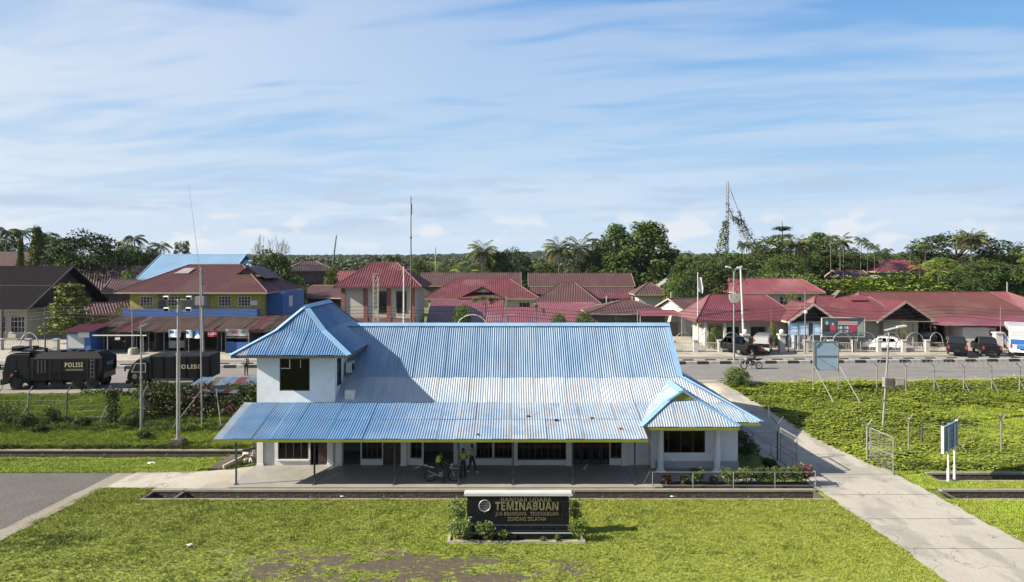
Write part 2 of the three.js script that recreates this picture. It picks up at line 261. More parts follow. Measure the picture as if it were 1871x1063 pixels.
T.dirtwall = tex(512, (u, v) => { const a = fbm(u * 6, v * 6, 5, 6), b = fbm(u * 40, v * 40, 3, 40), m = sstep(0.5, 0.68, fbm(u * 10 + 2, v * 10, 5, 10)); let c = mix3([0.05, 0.035, 0.026], [0.13, 0.095, 0.075], clamp(a * 0.6 + b * 0.6 - 0.1)); c = mix3(c, [0.045, 0.055, 0.02], m * 0.5); c = mix3(c, [0.26, 0.23, 0.2], sstep(0.72, 0.8, fbm(u * 16, v * 16 + 6, 4, 16)) * 0.6); return L3(...c); }, { m: 4 });
const MAPM = (map, rough, bump = 0.006) => new THREE.MeshStandardMaterial({ map, roughness: rough, bumpMap: T.bump, bumpScale: bump, side: THREE.DoubleSide });
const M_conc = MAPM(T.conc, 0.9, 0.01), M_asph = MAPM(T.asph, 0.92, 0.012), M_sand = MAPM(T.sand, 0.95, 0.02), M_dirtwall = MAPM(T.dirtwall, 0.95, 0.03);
const M_strip = new THREE.MeshStandardMaterial({ map: T.conc, color: lin(0.62, 0.6, 0.55), roughness: 0.9, side: THREE.DoubleSide });
// road, its two carriageways, shoulder and the plaza beyond
const span = (f, o = 0, x0 = -150, x1 = 150) => [...Array(31)].map((_, i) => { const x = lerp(x0, x1, i / 30); return [x, f(x) + o]; });
struct('road', strip(span(roadNear), span(roadFar), 0.03, 6, 60), M_asph, { keepUV: true });
struct('road_shoulder', strip(span(roadNear, -0.75), span(roadNear, 0.5), 0.045, 2, 60), M_strip, { keepUV: true });
struct('roadside_paving', strip(span(roadFar, -0.2), span((x) => 100, 0, -58, 110).map(([x], i) => [lerp(-150, 150, i / 30), 96]), 0.04, 14, 60), M_sand, { keepUV: true });
struct('road_edge_line', strip(span(roadNear, 1.1), span(roadNear, 1.25), 0.05, 1, 60), M(0.5, 0.48, 0.44, 0.8, { map: T.hard }), { keepUV: true });
// airfield side: asphalt apron with its concrete edge, path to the terrace, driveway
{
  const drv = [[17.2, 20], [17.2, 26], [17.15, 32], [17.0, 37.3], [16.7, 42.7], [14.9, 48.5], [13.1, 54.3], [11.4, 60.2]], wob = (i, s) => 0.07 * Math.sin(i * 2.1 + s) + 0.05 * Math.sin(i * 5.3 + s);
  const fine = (E) => { const out = []; for (let k = 0; k <= 70; k++) { const t = k / 70 * (E.length - 1), i = Math.min(E.length - 2, Math.floor(t)), f = t - i; out.push([lerp(E[i][0], E[i + 1][0], f), lerp(E[i][1], E[i + 1][1], f)]); } return out; };
  const L = fine(drv).map(([x, d], i) => [x + wob(i, 1), d]), R = fine(drv.map(([x, d], i) => [[22.8, 22.8, 22.9, 22.85, 22.7, 20.8, 18.95, 17.2][i], d + (i > 4 ? -0.1 : 0)])).map(([x, d], i) => [x + wob(i, 4), d]);
  const dw = struct('driveway', strip(L, R, 0.035, 8, 70), M_conc, { keepUV: true }), jm = M(0.17, 0.155, 0.13, 0.95); for (const d of [24, 27.6, 31.2, 34.8, 38.4, 42, 45.6, 49.2, 52.8, 56.4]) { const k = clamp((d - 42.7) / 17.4), x0 = 17.3 - 5.5 * k - (d > 37 && d < 43 ? 0.4 : 0), x1 = 22.7 - 5.5 * k; part('joint', strip([[x0, d], [x1, d + 0.05]], [[x0, d + 0.045], [x1, d + 0.095]], 0.041, 1, 12), jm, dw, { keepUV: true }); }
  const ap = fine([[-23.4, 20], [-23.3, 28], [-23.2, 32], [-22.6, 42.4]]).map(([x, d], i) => [x + wob(i, 2) * 0.6, d]);
  struct('apron', strip(ap.map(([x, d]) => [-80, d]), ap, 0.02, 6, 40), new THREE.MeshStandardMaterial({ map: T.asph, color: lin(0.5, 0.49, 0.48), roughness: 0.95, bumpMap: T.bump, bumpScale: 0.02, side: THREE.DoubleSide }), { keepUV: true });
  struct('apron_edge', strip(ap.map(([x, d]) => [x - 0.9, d]), ap.map(([x, d]) => [x + 0.1, d]), 0.03, 2, 40), M_strip, { keepUV: true });
  struct('path', strip([[-23.0, 39.7], [-19.8, 39.55], [-15.4, 39.5]], [[-22.4, 42.5], [-18.4, 42.7], [-15.4, 43.9]], 0.028, 4, 20), M_conc, { keepUV: true });
}
// trench linings: near kerb, far wall, floor are concrete
function trenchLining(label, x0, x1, d0, d1, y, rim = true) {
  const t = thingW('drain_channel', label, 'drain', [(x0 + x1) / 2, y, -(d0 + d1) / 2], 'concrete drain channels');
  part('near_kerb', bx(x0 - 0.15, x1 + 0.15, y, 0.03, -d0 + 0.22, -d0), M_strip, t);
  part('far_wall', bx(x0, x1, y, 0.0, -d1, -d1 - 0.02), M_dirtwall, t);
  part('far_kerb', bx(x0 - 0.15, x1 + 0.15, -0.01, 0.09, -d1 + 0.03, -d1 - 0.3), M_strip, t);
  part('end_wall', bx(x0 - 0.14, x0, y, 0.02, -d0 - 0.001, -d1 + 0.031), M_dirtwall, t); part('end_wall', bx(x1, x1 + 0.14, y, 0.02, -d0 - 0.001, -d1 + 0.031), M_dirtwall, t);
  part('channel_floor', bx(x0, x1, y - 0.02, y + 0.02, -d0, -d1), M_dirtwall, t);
}
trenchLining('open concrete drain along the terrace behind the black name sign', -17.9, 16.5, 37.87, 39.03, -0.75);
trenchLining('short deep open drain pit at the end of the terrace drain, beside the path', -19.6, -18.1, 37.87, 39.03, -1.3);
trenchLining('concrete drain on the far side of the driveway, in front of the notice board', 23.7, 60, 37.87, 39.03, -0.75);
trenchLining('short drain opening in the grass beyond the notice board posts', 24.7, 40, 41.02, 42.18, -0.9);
// low mossy retaining wall on the grass side of the path
{
  const t = thingW('retaining_wall', 'long low mossy concrete retaining wall between two grass strips left of the terrace', 'wall', [-32, 0, -46]);
  part('wall_face', [bx(-70, -17.2, -0.1, 0.4, -45.82, -46.02)], M_dirtwall, t); part('coping', bx(-70, -17.1, 0.4, 0.47, -45.76, -46.1), M_strip, t);
  part('return_wall', [beam([-17.3, 0.2, -45.9], [-16.2, 0.2, -44.6], 0.2, 0.45)], M_conc, t);
  const r = thingW('ramp_block', 'sloping broken concrete block beside the grass at the terrace corner', 'ramp', [-17.6, 0, -43.6]);
  part('ramp_slab', slab([[-18.4, 0.12, -43.0], [-17.6, 0.12, -43.0], [-16.9, 0.5, -44.6], [-17.6, 0.5, -44.7]], 0.3), M_dirtwall, r); part('edge', beam([-17.45, 0.2, -43.0], [-16.5, 0.52, -44.6], 0.12, 0.2), M_conc, r);
}
// median kerb, blocks painted black and white in turn
{
  const t = new THREE.Group(); t.name = 'median_kerb'; t.userData.kind = 'structure'; t.userData.label = 'raised median kerb of black and white painted blocks along the road'; scene.add(t);
  const med = (x) => 68 + 0.055 * x, w = M(0.62, 0.6, 0.56, 0.85, { map: T.hard }), b = M(0.03, 0.03, 0.032, 0.8), step = 1.12;
  for (let i = -52; i < 62; i++) { const x = i * step; if (x > -36 + 0 && x < -15 && false) continue; const g = new THREE.BoxGeometry(step - 0.05, 0.3, 0.28); const m = part('kerb_block', g, i & 1 ? w : b, t); m.position.set(x + step / 2, 2.62 + 0.12, -med(x)); m.rotation.y = 0.055; }
  struct('median_fill', strip(span((x) => med(x) + 0.14, 0, -60, 70), span((x) => med(x) + 1.1, 0, -60, 70), 0.2, 2, 40), M_sand, { keepUV: true });
  const t2 = new THREE.Group(); t2.name = 'median_kerb_001'; t2.userData.kind = 'structure'; t2.userData.label = 'far side of the median kerb'; scene.add(t2);
  for (let i = -52; i < 62; i++) { const x = i * step; const m = part('kerb_block', new THREE.BoxGeometry(step - 0.05, 0.3, 0.28), i & 1 ? b : w, t2); m.position.set(x + step / 2, 2.62 + 0.12, -med(x) - 1.25); m.rotation.y = 0.055; }
}
// ---------- the blue-roofed terminal ----------
T.roofblue = tex(1024, (u, v) => { // uv in metres / 32: u across, v up the slope; sun-bleached and rust-freckled paint
  const x = u * 32, y = v * 32, X = ((u * 32 + 8) % 32) - 16, a = fbm(x * 0.5, y * 0.35, 4, 16), b = fbm(x * 6, y * 0.8, 3, 192), r = sstep(0.60, 0.74, fbm(x * 2 + 5, y * 1.4, 5, 64)), worn = sstep(-10, 1, X) * clamp(0.25 + 1.1 * fbm(x * 0.6 + 2, y * 0.9, 5, 19));
  let c = mix3([0.075, 0.19, 0.38], [0.15, 0.30, 0.50], clamp(a * 0.9 + b * 0.5 - 0.3));
  c = mix3(c, [0.32, 0.42, 0.54], sstep(0.5, 0.8, fbm(x * 0.4 + 20, y * 0.5 + 3, 4, 13)) * 0.3); c = mix3(c, [0.43, 0.50, 0.57], worn * 0.85); c = mix3(c, [0.40, 0.33, 0.26], worn * 0.5 * sstep(0.5, 0.72, fbm(x * 3.5 + 9, y * 0.8 + 3, 5, 112)));
  c = mix3(c, [0.22, 0.16, 0.11], r * 0.22); return L3(...c);
}, { m: 32 });
T.roofpale = tex(1024, (u, v) => {
  const x = u * 32, y = v * 32, a = fbm(x * 0.5, y * 0.35, 4, 16), b = fbm(x * 5, y * 0.7, 3, 160), r = sstep(0.46, 0.72, fbm(x * 3.2 + 5, y * 0.7, 5, 102) * 0.75 + 0.25 * b);
  let c = mix3([0.29, 0.39, 0.51], [0.56, 0.59, 0.62], clamp(a * 1.0 + b * 0.6 - 0.25)); c = mix3(c, [0.46, 0.38, 0.30], r * 0.45); return L3(...c);
}, { m: 32 });
const M_roofB = new THREE.MeshStandardMaterial({ map: T.roofblue, roughness: 0.6, metalness: 0.1, side: THREE.DoubleSide });
T.roofup = tex(1024, (u, v) => { const x = u * 32, y = v * 32, a = fbm(x * 0.5, y * 0.35, 4, 16), b = fbm(x * 5, y * 0.5, 3, 160), r = sstep(0.56, 0.74, fbm(x * 2.2 + 5, y * 0.5, 5, 70)); let c = mix3([0.18, 0.31, 0.48], [0.38, 0.48, 0.59], clamp(a + b * 0.7 - 0.4)); c = mix3(c, [0.33, 0.30, 0.27], r * 0.2); return L3(...c); }, { m: 32 });
const M_roofU = new THREE.MeshStandardMaterial({ map: T.roofup, roughness: 0.6, metalness: 0.1, side: THREE.DoubleSide });
const M_roofP = new THREE.MeshStandardMaterial({ map: T.roofpale, roughness: 0.6, metalness: 0.1, side: THREE.DoubleSide });
const M_cap = M(0.26, 0.45, 0.68, 0.45, { map: T.wear }), M_lime = M(0.24, 0.27, 0.022, 0.6, { map: T.soft }), M_darkfascia = M(0.05, 0.05, 0.055, 0.7);
const M_white = M(0.84, 0.83, 0.80, 0.85, { map: T.wear }), M_bluewall = M(0.90, 0.94, 0.97, 0.85, { map: T.wear }), M_glass = new THREE.MeshPhysicalMaterial({ color: lin(0.012, 0.014, 0.017), roughness: 0.08, specularIntensity: 0.6, side: THREE.DoubleSide });
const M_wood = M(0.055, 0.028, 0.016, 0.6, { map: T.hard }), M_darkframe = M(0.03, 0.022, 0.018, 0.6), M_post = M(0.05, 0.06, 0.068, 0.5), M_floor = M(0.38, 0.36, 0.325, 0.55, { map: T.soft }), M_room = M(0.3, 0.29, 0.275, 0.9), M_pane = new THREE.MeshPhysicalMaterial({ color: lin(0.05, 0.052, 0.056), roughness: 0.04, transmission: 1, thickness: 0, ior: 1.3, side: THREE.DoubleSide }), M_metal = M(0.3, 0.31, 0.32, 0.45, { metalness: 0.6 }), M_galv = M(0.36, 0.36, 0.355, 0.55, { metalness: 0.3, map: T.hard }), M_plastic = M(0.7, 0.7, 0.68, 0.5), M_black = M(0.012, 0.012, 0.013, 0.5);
const terminal = thingW('terminal_building', 'white airfield terminal with corrugated blue roofs, an upper storey and a front terrace', 'building', [-1, 0, -48]);
{
  const t = terminal, fz = -43.8;
  // terrace and floors
  part('terrace_floor', [bx(-15.75, 8.4, -0.2, 0.09, -39.55, -43.8), bx(8.4, 14.2, -0.2, 0.088, -39.7, -43.2)], M_floor, t);
  const jm = M(0.16, 0.15, 0.14); for (const x of [-11.1, -6.6, -3.0, 0.06, 3.4, 6.9]) part('floor_joint', bx(x - 0.012, x + 0.012, 0.088, 0.094, -39.6, -43.75), jm, t);
  part('terrace_edge', bx(-15.8, 8.4, -0.22, 0.03, -39.36, -39.548), M_dirtwall, t);
  // front wall with its openings
  const W0 = -15.7, H = 3.35;
  const win = [[-14.4, -12.52, 0.35, 2.35], [-9.25, -8.0, 0.38, 2.35], [-6.25, -5.55, 0.42, 2.35], [-2.2, -1.2, 0.42, 2.4], [-1.1, 0.05, 0.42, 2.4], [0.3, 3.35, 0.32, 2.4], [6.05, 6.75, 0.42, 2.35]];
  const door = [[-12.42, -11.38, 0, 2.4], [-10.4, -9.32, 0, 2.4], [-7.95, -6.85, 0, 2.4], [-5.45, -3.6, 0, 2.45], [3.65, 6.0, 0, 2.45]];
  part('wall', wallPanel(24.3, H, 0.18, [...win, ...door].map(([a, b, c, d]) => [a - W0, b - W0, c, d]), W0, 0.09, fz), M_white, t, { label: 'white ground floor front wall with dark windows' });
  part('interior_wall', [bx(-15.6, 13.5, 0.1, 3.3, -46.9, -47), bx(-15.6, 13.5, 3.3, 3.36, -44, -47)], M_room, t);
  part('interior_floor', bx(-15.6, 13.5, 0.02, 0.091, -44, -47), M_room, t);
  for (const x of [-15.45, -11.15, -10.62, -6.65, -3.15, 0.17, 3.5, 6.9]) part('pilaster', [bx(x - 0.17, x + 0.17, 0.09, 3.3, fz - 0.01, fz + 0.14), bx(x - 0.21, x + 0.21, 0.09, 0.2, fz, fz + 0.18)], M_white, t);
  win.forEach(([a, b, c, d], i) => {
    const f = part('window', [bx(a, b, c + 0.09, c + 0.16, fz - 0.14, fz - 0.02), bx(a, b, d + 0.02, d + 0.09, fz - 0.14, fz - 0.02), bx(a, a + 0.06, c + 0.16, d + 0.02, fz - 0.14, fz - 0.02), bx(b - 0.06, b, c + 0.16, d + 0.02, fz - 0.14, fz - 0.02)], i < 1 ? M_wood : M_darkframe, t);
    const n = i === 5 ? 4 : b - a > 1 ? 2 : 1; for (let k = 1; k < n * 2; k++) { const x = lerp(a, b, k / (n * 2)); part('mullion', bx(x - 0.025, x + 0.025, c + 0.16, d + 0.02, fz - 0.12, fz - 0.05), i < 1 ? M_wood : M_darkframe, f); }
    part('transom', bx(a + 0.06, b - 0.06, lerp(c, d, 0.55) - 0.02, lerp(c, d, 0.55) + 0.04, fz - 0.125, fz - 0.045), i < 1 ? M_wood : M_darkframe, f);
    part('pane', bx(a + 0.06, b - 0.06, c + 0.16, d + 0.02, fz - 0.1, fz - 0.09), M_pane, f);
    part('sill', bx(a - 0.06, b + 0.06, c + 0.0, c + 0.088, fz - 0.1, fz + 0.09), M_white, f);
  });
  // wooden door leaves (the others stand open)
  for (const [a, b] of [[-11.95, -11.4], [-7.9, -7.4], [-7.38, -6.88]]) { const dl = part('door', bx(a, b, 0.1, 2.45, fz - 0.14, fz - 0.08), M_wood, t); part('door_panel', [bx(a + 0.08, b - 0.08, 0.25, 1.1, fz - 0.079, fz - 0.06), bx(a + 0.08, b - 0.08, 1.25, 2.3, fz - 0.079, fz - 0.06)], M_wood, dl); part('handle', box(0.03, 0.14, 0.05, b - 0.06, 1.15, fz - 0.05), M_metal, dl); }
  for (const x of [3.7, 4.3, 4.9, 5.5]) { const f = part('glazed_door', [bx(x, x + 0.05, 0.1, 2.45, fz - 0.13, fz - 0.06), bx(x + 0.47, x + 0.52, 0.1, 2.45, fz - 0.13, fz - 0.06), bx(x + 0.05, x + 0.47, 0.1, 0.4, fz - 0.12, fz - 0.07), bx(x + 0.05, x + 0.47, 2.35, 2.45, fz - 0.12, fz - 0.07)], M_darkframe, t); part('pane', bx(x + 0.05, x + 0.47, 0.4, 2.35, fz - 0.1, fz - 0.09), M_pane, f); }
  // counter windows behind the glazing: light picture frames on the back wall
  for (const [x, w] of [[-2.1, 0.7], [-1.0, 0.8], [0.6, 0.6], [1.3, 0.6], [2.0, 0.6]]) part('notice_frame', [bx(x, x + w, 1.9, 1.94, -46.86, -46.89), bx(x, x + w, 1.3, 1.34, -46.86, -46.89), bx(x, x + 0.04, 1.34, 1.9, -46.86, -46.89), bx(x + w - 0.04, x + w, 1.34, 1.9, -46.86, -46.89)], M_plastic, t);
  for (const x of [-2.6, -2.0]) part('counter_box', box(0.5, 0.12, 0.3, x + 0.2, 0.9 + (x + 2.6) * 0.2, -45.2), M_plastic, t);
  // side and back walls
  part('side_wall', [bx(-15.7, -15.52, 0, 3.4, -44, -56), bx(13.52, 13.7, 0, 3.3, -43.4, -57), bx(-15.7, 13.7, 0, 3.3, -56.9, -57.1)], M_white, t);
  // projecting room on the right with round columns
  part('wall', wallPanel(5.1, 3.1, 0.16, [[0.55, 3.12, 0.92, 2.25]], 8.6, 0.09, -43.2), M_bluewall, t, { label: 'pale wall of the projecting room with one wide window' });
  part('wall', bx(8.45, 8.6, 0.09, 3.2, -43.2, -43.8), M_bluewall, t);
  { const f = part('window', [bx(9.15, 11.72, 0.97, 1.04, -43.32, -43.22), bx(9.15, 11.72, 2.27, 2.34, -43.32, -43.22), bx(9.15, 9.22, 1.04, 2.27, -43.32, -43.22), bx(11.65, 11.72, 1.04, 2.27, -43.32, -43.22)], M_darkframe, t, { label: 'wide dark window in four lights' }); for (const x of [9.5, 10.25, 11.0]) part('mullion', bx(x - 0.03, x + 0.03, 1.04, 2.27, -43.31, -43.24), M_darkframe, f); part('pane', bx(9.22, 11.65, 1.04, 2.27, -43.28, -43.27), M_pane, f); }
  for (const x of [8.87, 12.25]) part('column', [cyl(0.19, 0.18, 3.05, x, 0.09, -42.5, 20), cyl(0.3, 0.2, 0.18, x, 0.09, -42.5, 20), box(0.5, 0.12, 0.5, x, 3.05, -42.5)], M_bluewall, t);
  part('wall_base', bx(8.7, 13.75, 0.0, 0.5, -43.17, -43.199), M(0.45, 0.48, 0.52, 0.9, { map: T.wear }), t);
  // slim terrace posts and their beam
  for (const x of [-15.5, -11.1, -6.6, -3.0, 0.06, 3.4, 6.9]) part('terrace_post', [box(0.085, 2.66, 0.085, x, 1.41, -40), box(0.2, 0.03, 0.2, x, 0.105, -40)], M_post, t);
  part('eave_beam', bx(-16.2, 7.4, 2.6, 2.72, -39.95, -40.05), M_post, t);
  const raf = []; for (let x = -15.9; x < 7.3; x += 1.15) raf.push(beam([x, 2.74, -39.3], [x, 3.72, -43.75], 0.06, 0.08)); part('rafter', raf, M_post, t, { kind: 'stuff' });
  // ---- roofs: sheets of corrugated metal, one strip at a time ----
  const RW = 1.02, pitch = 0.15, amp = 0.026;
  const sheets = (name, face, mat, amp2 = amp, sw = RW) => { const r = rng(Math.round(face[0][0] * 31 + face[1][2] * 7) + 999); const full = corrug(face, pitch, amp2).userData.u; let first = null; for (let u = full[0]; u < full[1] - 0.05; u += sw) { const g = corrug(face, pitch, amp2, { u: [u, Math.min(full[1], u + sw + 0.03)], lift: 0.012 * r() + 0.006 + 0.02 * (Math.round(u / sw) & 1) }); const uv = g.attributes.uv, ox = face[0][0] + 40, oy = Math.floor(r() * 3) * 2; for (let i = 0; i < uv.count; i++) uv.setXY(i, uv.getX(i) + ox, uv.getY(i) + oy * 0.2); if (!first) first = part(name, g, mat, t, { keepUV: true }); else part('roof_sheet', g, mat, first, { keepUV: true }); } return first; };
  const A = 39.2, B = 43.8, C = 46, D = 50, yA = 2.82, yB = 3.9, yC = 5.1, yD = 8.16, XL = -16.45, XR = 7.5, GX = 10.95, EX = 14.4, ED = 41.2, yE = 3.28;
  sheets('terrace_roof', [[XL, yA, -A], [XR, yA, -A], [XR, 3.4, -41.67], [XL, 3.4, -41.67]], M_roofB); sheets('terrace_roof', [[XL, 3.385, -41.52], [XR, 3.385, -41.52], [XR, yB + 0.015, -B], [XL, yB + 0.015, -B]], M_roofB);
  sheets('terrace_roof', [[XR + 0.001, yE, -ED], [EX, yE, -ED], [13.2, yB, -B], [XR + 0.001, yB, -B]], M_roofB);
  sheets('middle_roof', [[-10.9, yB, -B], [13.2, yB, -B], [GX, yC, -C], [-10.9, yC, -C]], M_roofP);
  sheets('upper_roof', [[-10.9, yC, -C], [GX, yC, -C], [GX, yD, -D], [-12.6, yD, -D], [-12.6, 6.9, -48.35], [-10.9, 6.9, -48.35]], M_roofU, 0.05);
  sheets('back_roof', [[GX, yC, -54], [-10.9, yC, -54], [-10.9, yD, -D], [GX, yD, -D]], M_roofB);
  sheets('back_roof', [[EX, yE, -58.8], [-15, yE, -58.8], [-15, yC, -54], [GX, yC, -54]], M_roofB);
  sheets('side_roof', [[EX, yE, -ED], [EX, yE, -58.8], [GX, yC, -54], [GX, yC, -C]], M_roofB);
  part('gable', poly([[GX - 0.06, yC - 0.1, -C], [GX - 0.06, yC - 0.1, -54], [GX - 0.06, yD - 0.02, -D]]), M_cap, t);
  // ridge, hip and barge flashings
  const flash = (a, b, w, out) => { const A_ = V(...a), B_ = V(...b), dir = B_.clone().sub(A_).normalize(), o = V(...out).normalize(), s = dir.clone().cross(o).normalize().multiplyScalar(w / 2), lift = o.multiplyScalar(0.07); const q = (p, k) => { const v = p.clone().add(lift).addScaledVector(s, k); return [v.x, v.y, v.z]; }; return slab([q(A_, 1), q(B_, 1), q(B_, -1), q(A_, -1)], 0.03); };
  part('ridge_cap', [flash([-12.4, yD - 0.02, -D + 0.14], [GX + 0.1, yD - 0.02, -D + 0.14], 0.34, [0, 0.8, 0.6]), flash([-12.4, yD - 0.02, -D - 0.14], [GX + 0.1, yD - 0.02, -D - 0.14], 0.34, [0, 0.8, -0.6])], M_cap, t);
  part('barge_flashing', [flash([GX - 0.12, yC + 0.02, -C + 0.02], [GX - 0.12, yD - 0.02, -D], 0.36, [0, 0.8, 0.6]), beam([GX + 0.05, yC, -C], [GX + 0.05, yD, -D], 0.06, 0.2), beam([GX + 0.05, yC, -54], [GX + 0.05, yD, -D], 0.06, 0.2)], M_cap, t);
  part('hip_cap', [flash([GX, yC + 0.02, -C], [13.2, yB + 0.02, -B], 0.42, [0.2, 1, 0.35]), flash([13.2, yB + 0.02, -B], [EX, yE + 0.02, -ED], 0.42, [0.2, 1, 0.3]), flash([GX, yC + 0.03, -C], [13.25, yB + 0.0, -B], 0.34, [0.7, 1, 0]), flash([13.25, yB, -B], [EX, yE + 0.02, -ED], 0.3, [0.7, 1, 0])], M_cap, t);
  part('fascia', [bx(XL, XR, yA - 0.16, yA + 0.0, -A + 0.0, -A - 0.03), bx(12.6, EX, yE - 0.18, yE + 0.0, -ED, -ED - 0.03)], M_lime, t, { label: 'lime green fascia board under the blue eave' });
  part('fascia', [beam([EX - 0.02, yE - 0.1, -ED - 0.031], [EX - 0.02, yE - 0.1, -58.8], 0.03, 0.16), beam([XL + 0.015, yA - 0.06, -A - 0.031], [XL + 0.015, yB - 0.06, -B], 0.03, 0.12), beam([XR - 0.016, yA - 0.06, -A - 0.031], [XR - 0.016, yE - 0.05, -ED], 0.03, 0.12)], M_lime, t);
  part('soffit', poly([[12.6, yE - 0.1, -ED - 0.04], [EX - 0.04, yE - 0.1, -ED - 0.04], [EX - 0.04, yE - 0.1, -57], [13.6, yE - 0.1, -57], [13.6, yE - 0.1, -43.3]]), M(0.4, 0.4, 0.36), t);
  // porch roof over the projecting room: hipped, with a small lime gablet
  const pl_ = 7.34, pr = 12.97, pm = 10.13, pd = 40.6, py = 3.17, gd = 42.35, gy = 4.42, ry = 4.9, rb = 45.65;
  sheets('porch_roof', [[pl_, py, -pd], [pr, py, -pd], [10.85, gy, -gd], [9.42, gy, -gd]], M_roofB);
  sheets('porch_roof', [[pl_, py, -44.8], [pl_, py, -pd], [9.42, gy, -gd], [pm, ry, -gd], [pm, ry, -rb]], M_roofB, 0.03);
  sheets('porch_roof', [[pr, py, -pd], [pr, py, -43.4], [pm, ry, -rb], [pm, ry, -gd], [10.85, gy, -gd]], M_roofB, 0.03);
  part('gablet', [poly([[9.38, gy - 0.02, -gd + 0.16], [10.88, gy - 0.02, -gd + 0.16], [pm, ry, -gd + 0.16]])], M_lime, t, { label: 'small lime green gablet' });
  part('gablet_eave', [beam([9.2, gy - 0.06, -gd + 0.2], [pm, ry + 0.05, -gd + 0.2], 0.09, 0.1), beam([11.06, gy - 0.06, -gd + 0.2], [pm, ry + 0.05, -gd + 0.2], 0.09, 0.1)], M_cap, t);
  part('hip_cap', [flash([pl_, py + 0.02, -pd], [9.42, gy + 0.02, -gd], 0.3, [-0.35, 1, 0.5]), flash([pr, py + 0.02, -pd], [10.85, gy + 0.02, -gd], 0.3, [0.35, 1, 0.5]), flash([pm - 0.12, ry, -gd + 0.2], [pm - 0.12, ry, -rb], 0.3, [-0.5, 1, 0]), flash([pm + 0.12, ry, -gd + 0.2], [pm + 0.12, ry, -rb], 0.3, [0.5, 1, 0]), flash([9.42, gy + 0.02, -gd], [pm, ry + 0.02, -gd - 0.03], 0.2, [-0.6, 1, 0.2]), flash([pl_ + 0.05, py + 0.04, -43.0], [pm, ry, -rb], 0.5, [-0.3, 1, 0.4])], M_cap, t);
  part('fascia', [bx(pl_, pr, py - 0.18, py, -pd + 0.002, -pd - 0.03), bx(pl_, pl_ + 0.03, py - 0.18, py, -pd - 0.031, -43.7), bx(pr - 0.03, pr, py - 0.18, py, -pd - 0.031, -43.1)], M_lime, t, { label: 'lime green porch fascia' });
  part('soffit', poly([[pl_ + 0.04, py - 0.12, -pd - 0.04], [pr - 0.04, py - 0.12, -pd - 0.04], [pr - 0.04, py - 0.12, -43.2], [pl_ + 0.04, py - 0.12, -43.2]]), M(0.42, 0.42, 0.38), t);
  // ---- upper storey ----
  const ub = 3.4, ut = 6.9, ux0 = -15.7, ux1 = -10.9, ub_ = -54;
  part('upper_wall', wallPanel(4.8, ut - ub, 0.16, [[1.4, 3.25, 1.25, 3.25]], ux0, ub, fz), M_bluewall, t, { label: 'pale blue upper storey wall with one large dark window' });
  part('upper_side_wall', [bx(ux1 - 0.16, ux1, ub, ut, fz - 0.161, -44.35), bx(ux1 - 0.16, ux1, ub, 4.8, -44.351, -45.55), bx(ux1 - 0.16, ux1, 6.55, ut, -44.351, -45.55), bx(ux1 - 0.16, ux1, ub, ut, -45.551, ub_), bx(ux0, ux0 + 0.16, ub, ut, fz - 0.161, ub_), bx(ux0 + 0.161, ux1 - 0.161, ub, ut, ub_ + 0.15, ub_)], M_bluewall, t);
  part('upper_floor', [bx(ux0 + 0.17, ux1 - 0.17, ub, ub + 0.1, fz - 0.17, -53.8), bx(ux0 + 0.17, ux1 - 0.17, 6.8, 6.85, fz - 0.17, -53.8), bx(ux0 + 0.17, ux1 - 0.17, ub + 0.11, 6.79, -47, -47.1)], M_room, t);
  { const f = part('window', [bx(-14.3, -14.24, 4.65, 6.65, fz - 0.12, fz - 0.03), bx(-12.51, -12.45, 4.65, 6.65, fz - 0.12, fz - 0.03), bx(-14.24, -12.51, 4.65, 4.72, fz - 0.12, fz - 0.03), bx(-14.24, -12.51, 6.58, 6.65, fz - 0.12, fz - 0.03)], M_darkframe, t, { label: 'large black upper storey window' }); part('mullion', [bx(-13.72, -13.67, 6.0, 6.58, fz - 0.1, fz - 0.05), bx(-14.24, -13.72, 6.0, 6.05, fz - 0.1, fz - 0.05), bx(-13.05, -13.02, 6.05, 6.58, fz - 0.1, fz - 0.05)], M_plastic, f); part('pane', bx(-14.24, -12.51, 4.72, 6.58, fz - 0.09, fz - 0.08), M_pane, f); }
  { const f = part('window', [bx(ux1 - 0.1, ux1 - 0.03, 4.8, 6.55, -44.351, -44.42), bx(ux1 - 0.1, ux1 - 0.03, 4.8, 6.55, -45.48, -45.549), bx(ux1 - 0.1, ux1 - 0.03, 4.8, 4.87, -44.42, -45.48)], M_darkframe, t, { label: 'narrow side window of the upper storey' }); part('pane', bx(ux1 - 0.08, ux1 - 0.07, 4.87, 6.55, -44.42, -45.48), M_pane, f); }
  { const ac = part('air_conditioner', [box(0.36, 0.66, 0.9, ux1 + 0.33, 5.75, -46.5)], M_plastic, t, { label: 'outdoor air conditioner on the upper side wall' }); part('fan_grille', [new THREE.TorusGeometry(0.24, 0.03, 6, 20).rotateY(Math.PI / 2).translate(ux1 + 0.52, 5.75, -46.4), cyl(0.2, 0.2, 0.02, 0, 0, 0, 16).rotateZ(Math.PI / 2).translate(ux1 + 0.53, 5.75, -46.4)], M_darkframe, ac); part('bracket', [beam([ux1, 5.4, -46.2], [ux1 + 0.55, 5.4, -46.2], 0.05, 0.05), beam([ux1, 5.4, -46.8], [ux1 + 0.55, 5.4, -46.8], 0.05, 0.05)], M_metal, ac); part('pipe', tube([[ux1 + 0.1, 5.5, -46.1], [ux1 + 0.06, 4.8, -45.9], [ux1 + 0.1, 4.2, -45.4]], 0.03), M_post, ac); }
  part('roof_box', box(0.6, 0.55, 0.5, -10.05, 4.35, -44.3), M_plastic, t, { label: 'white box standing on the blue roof beside the tower' });
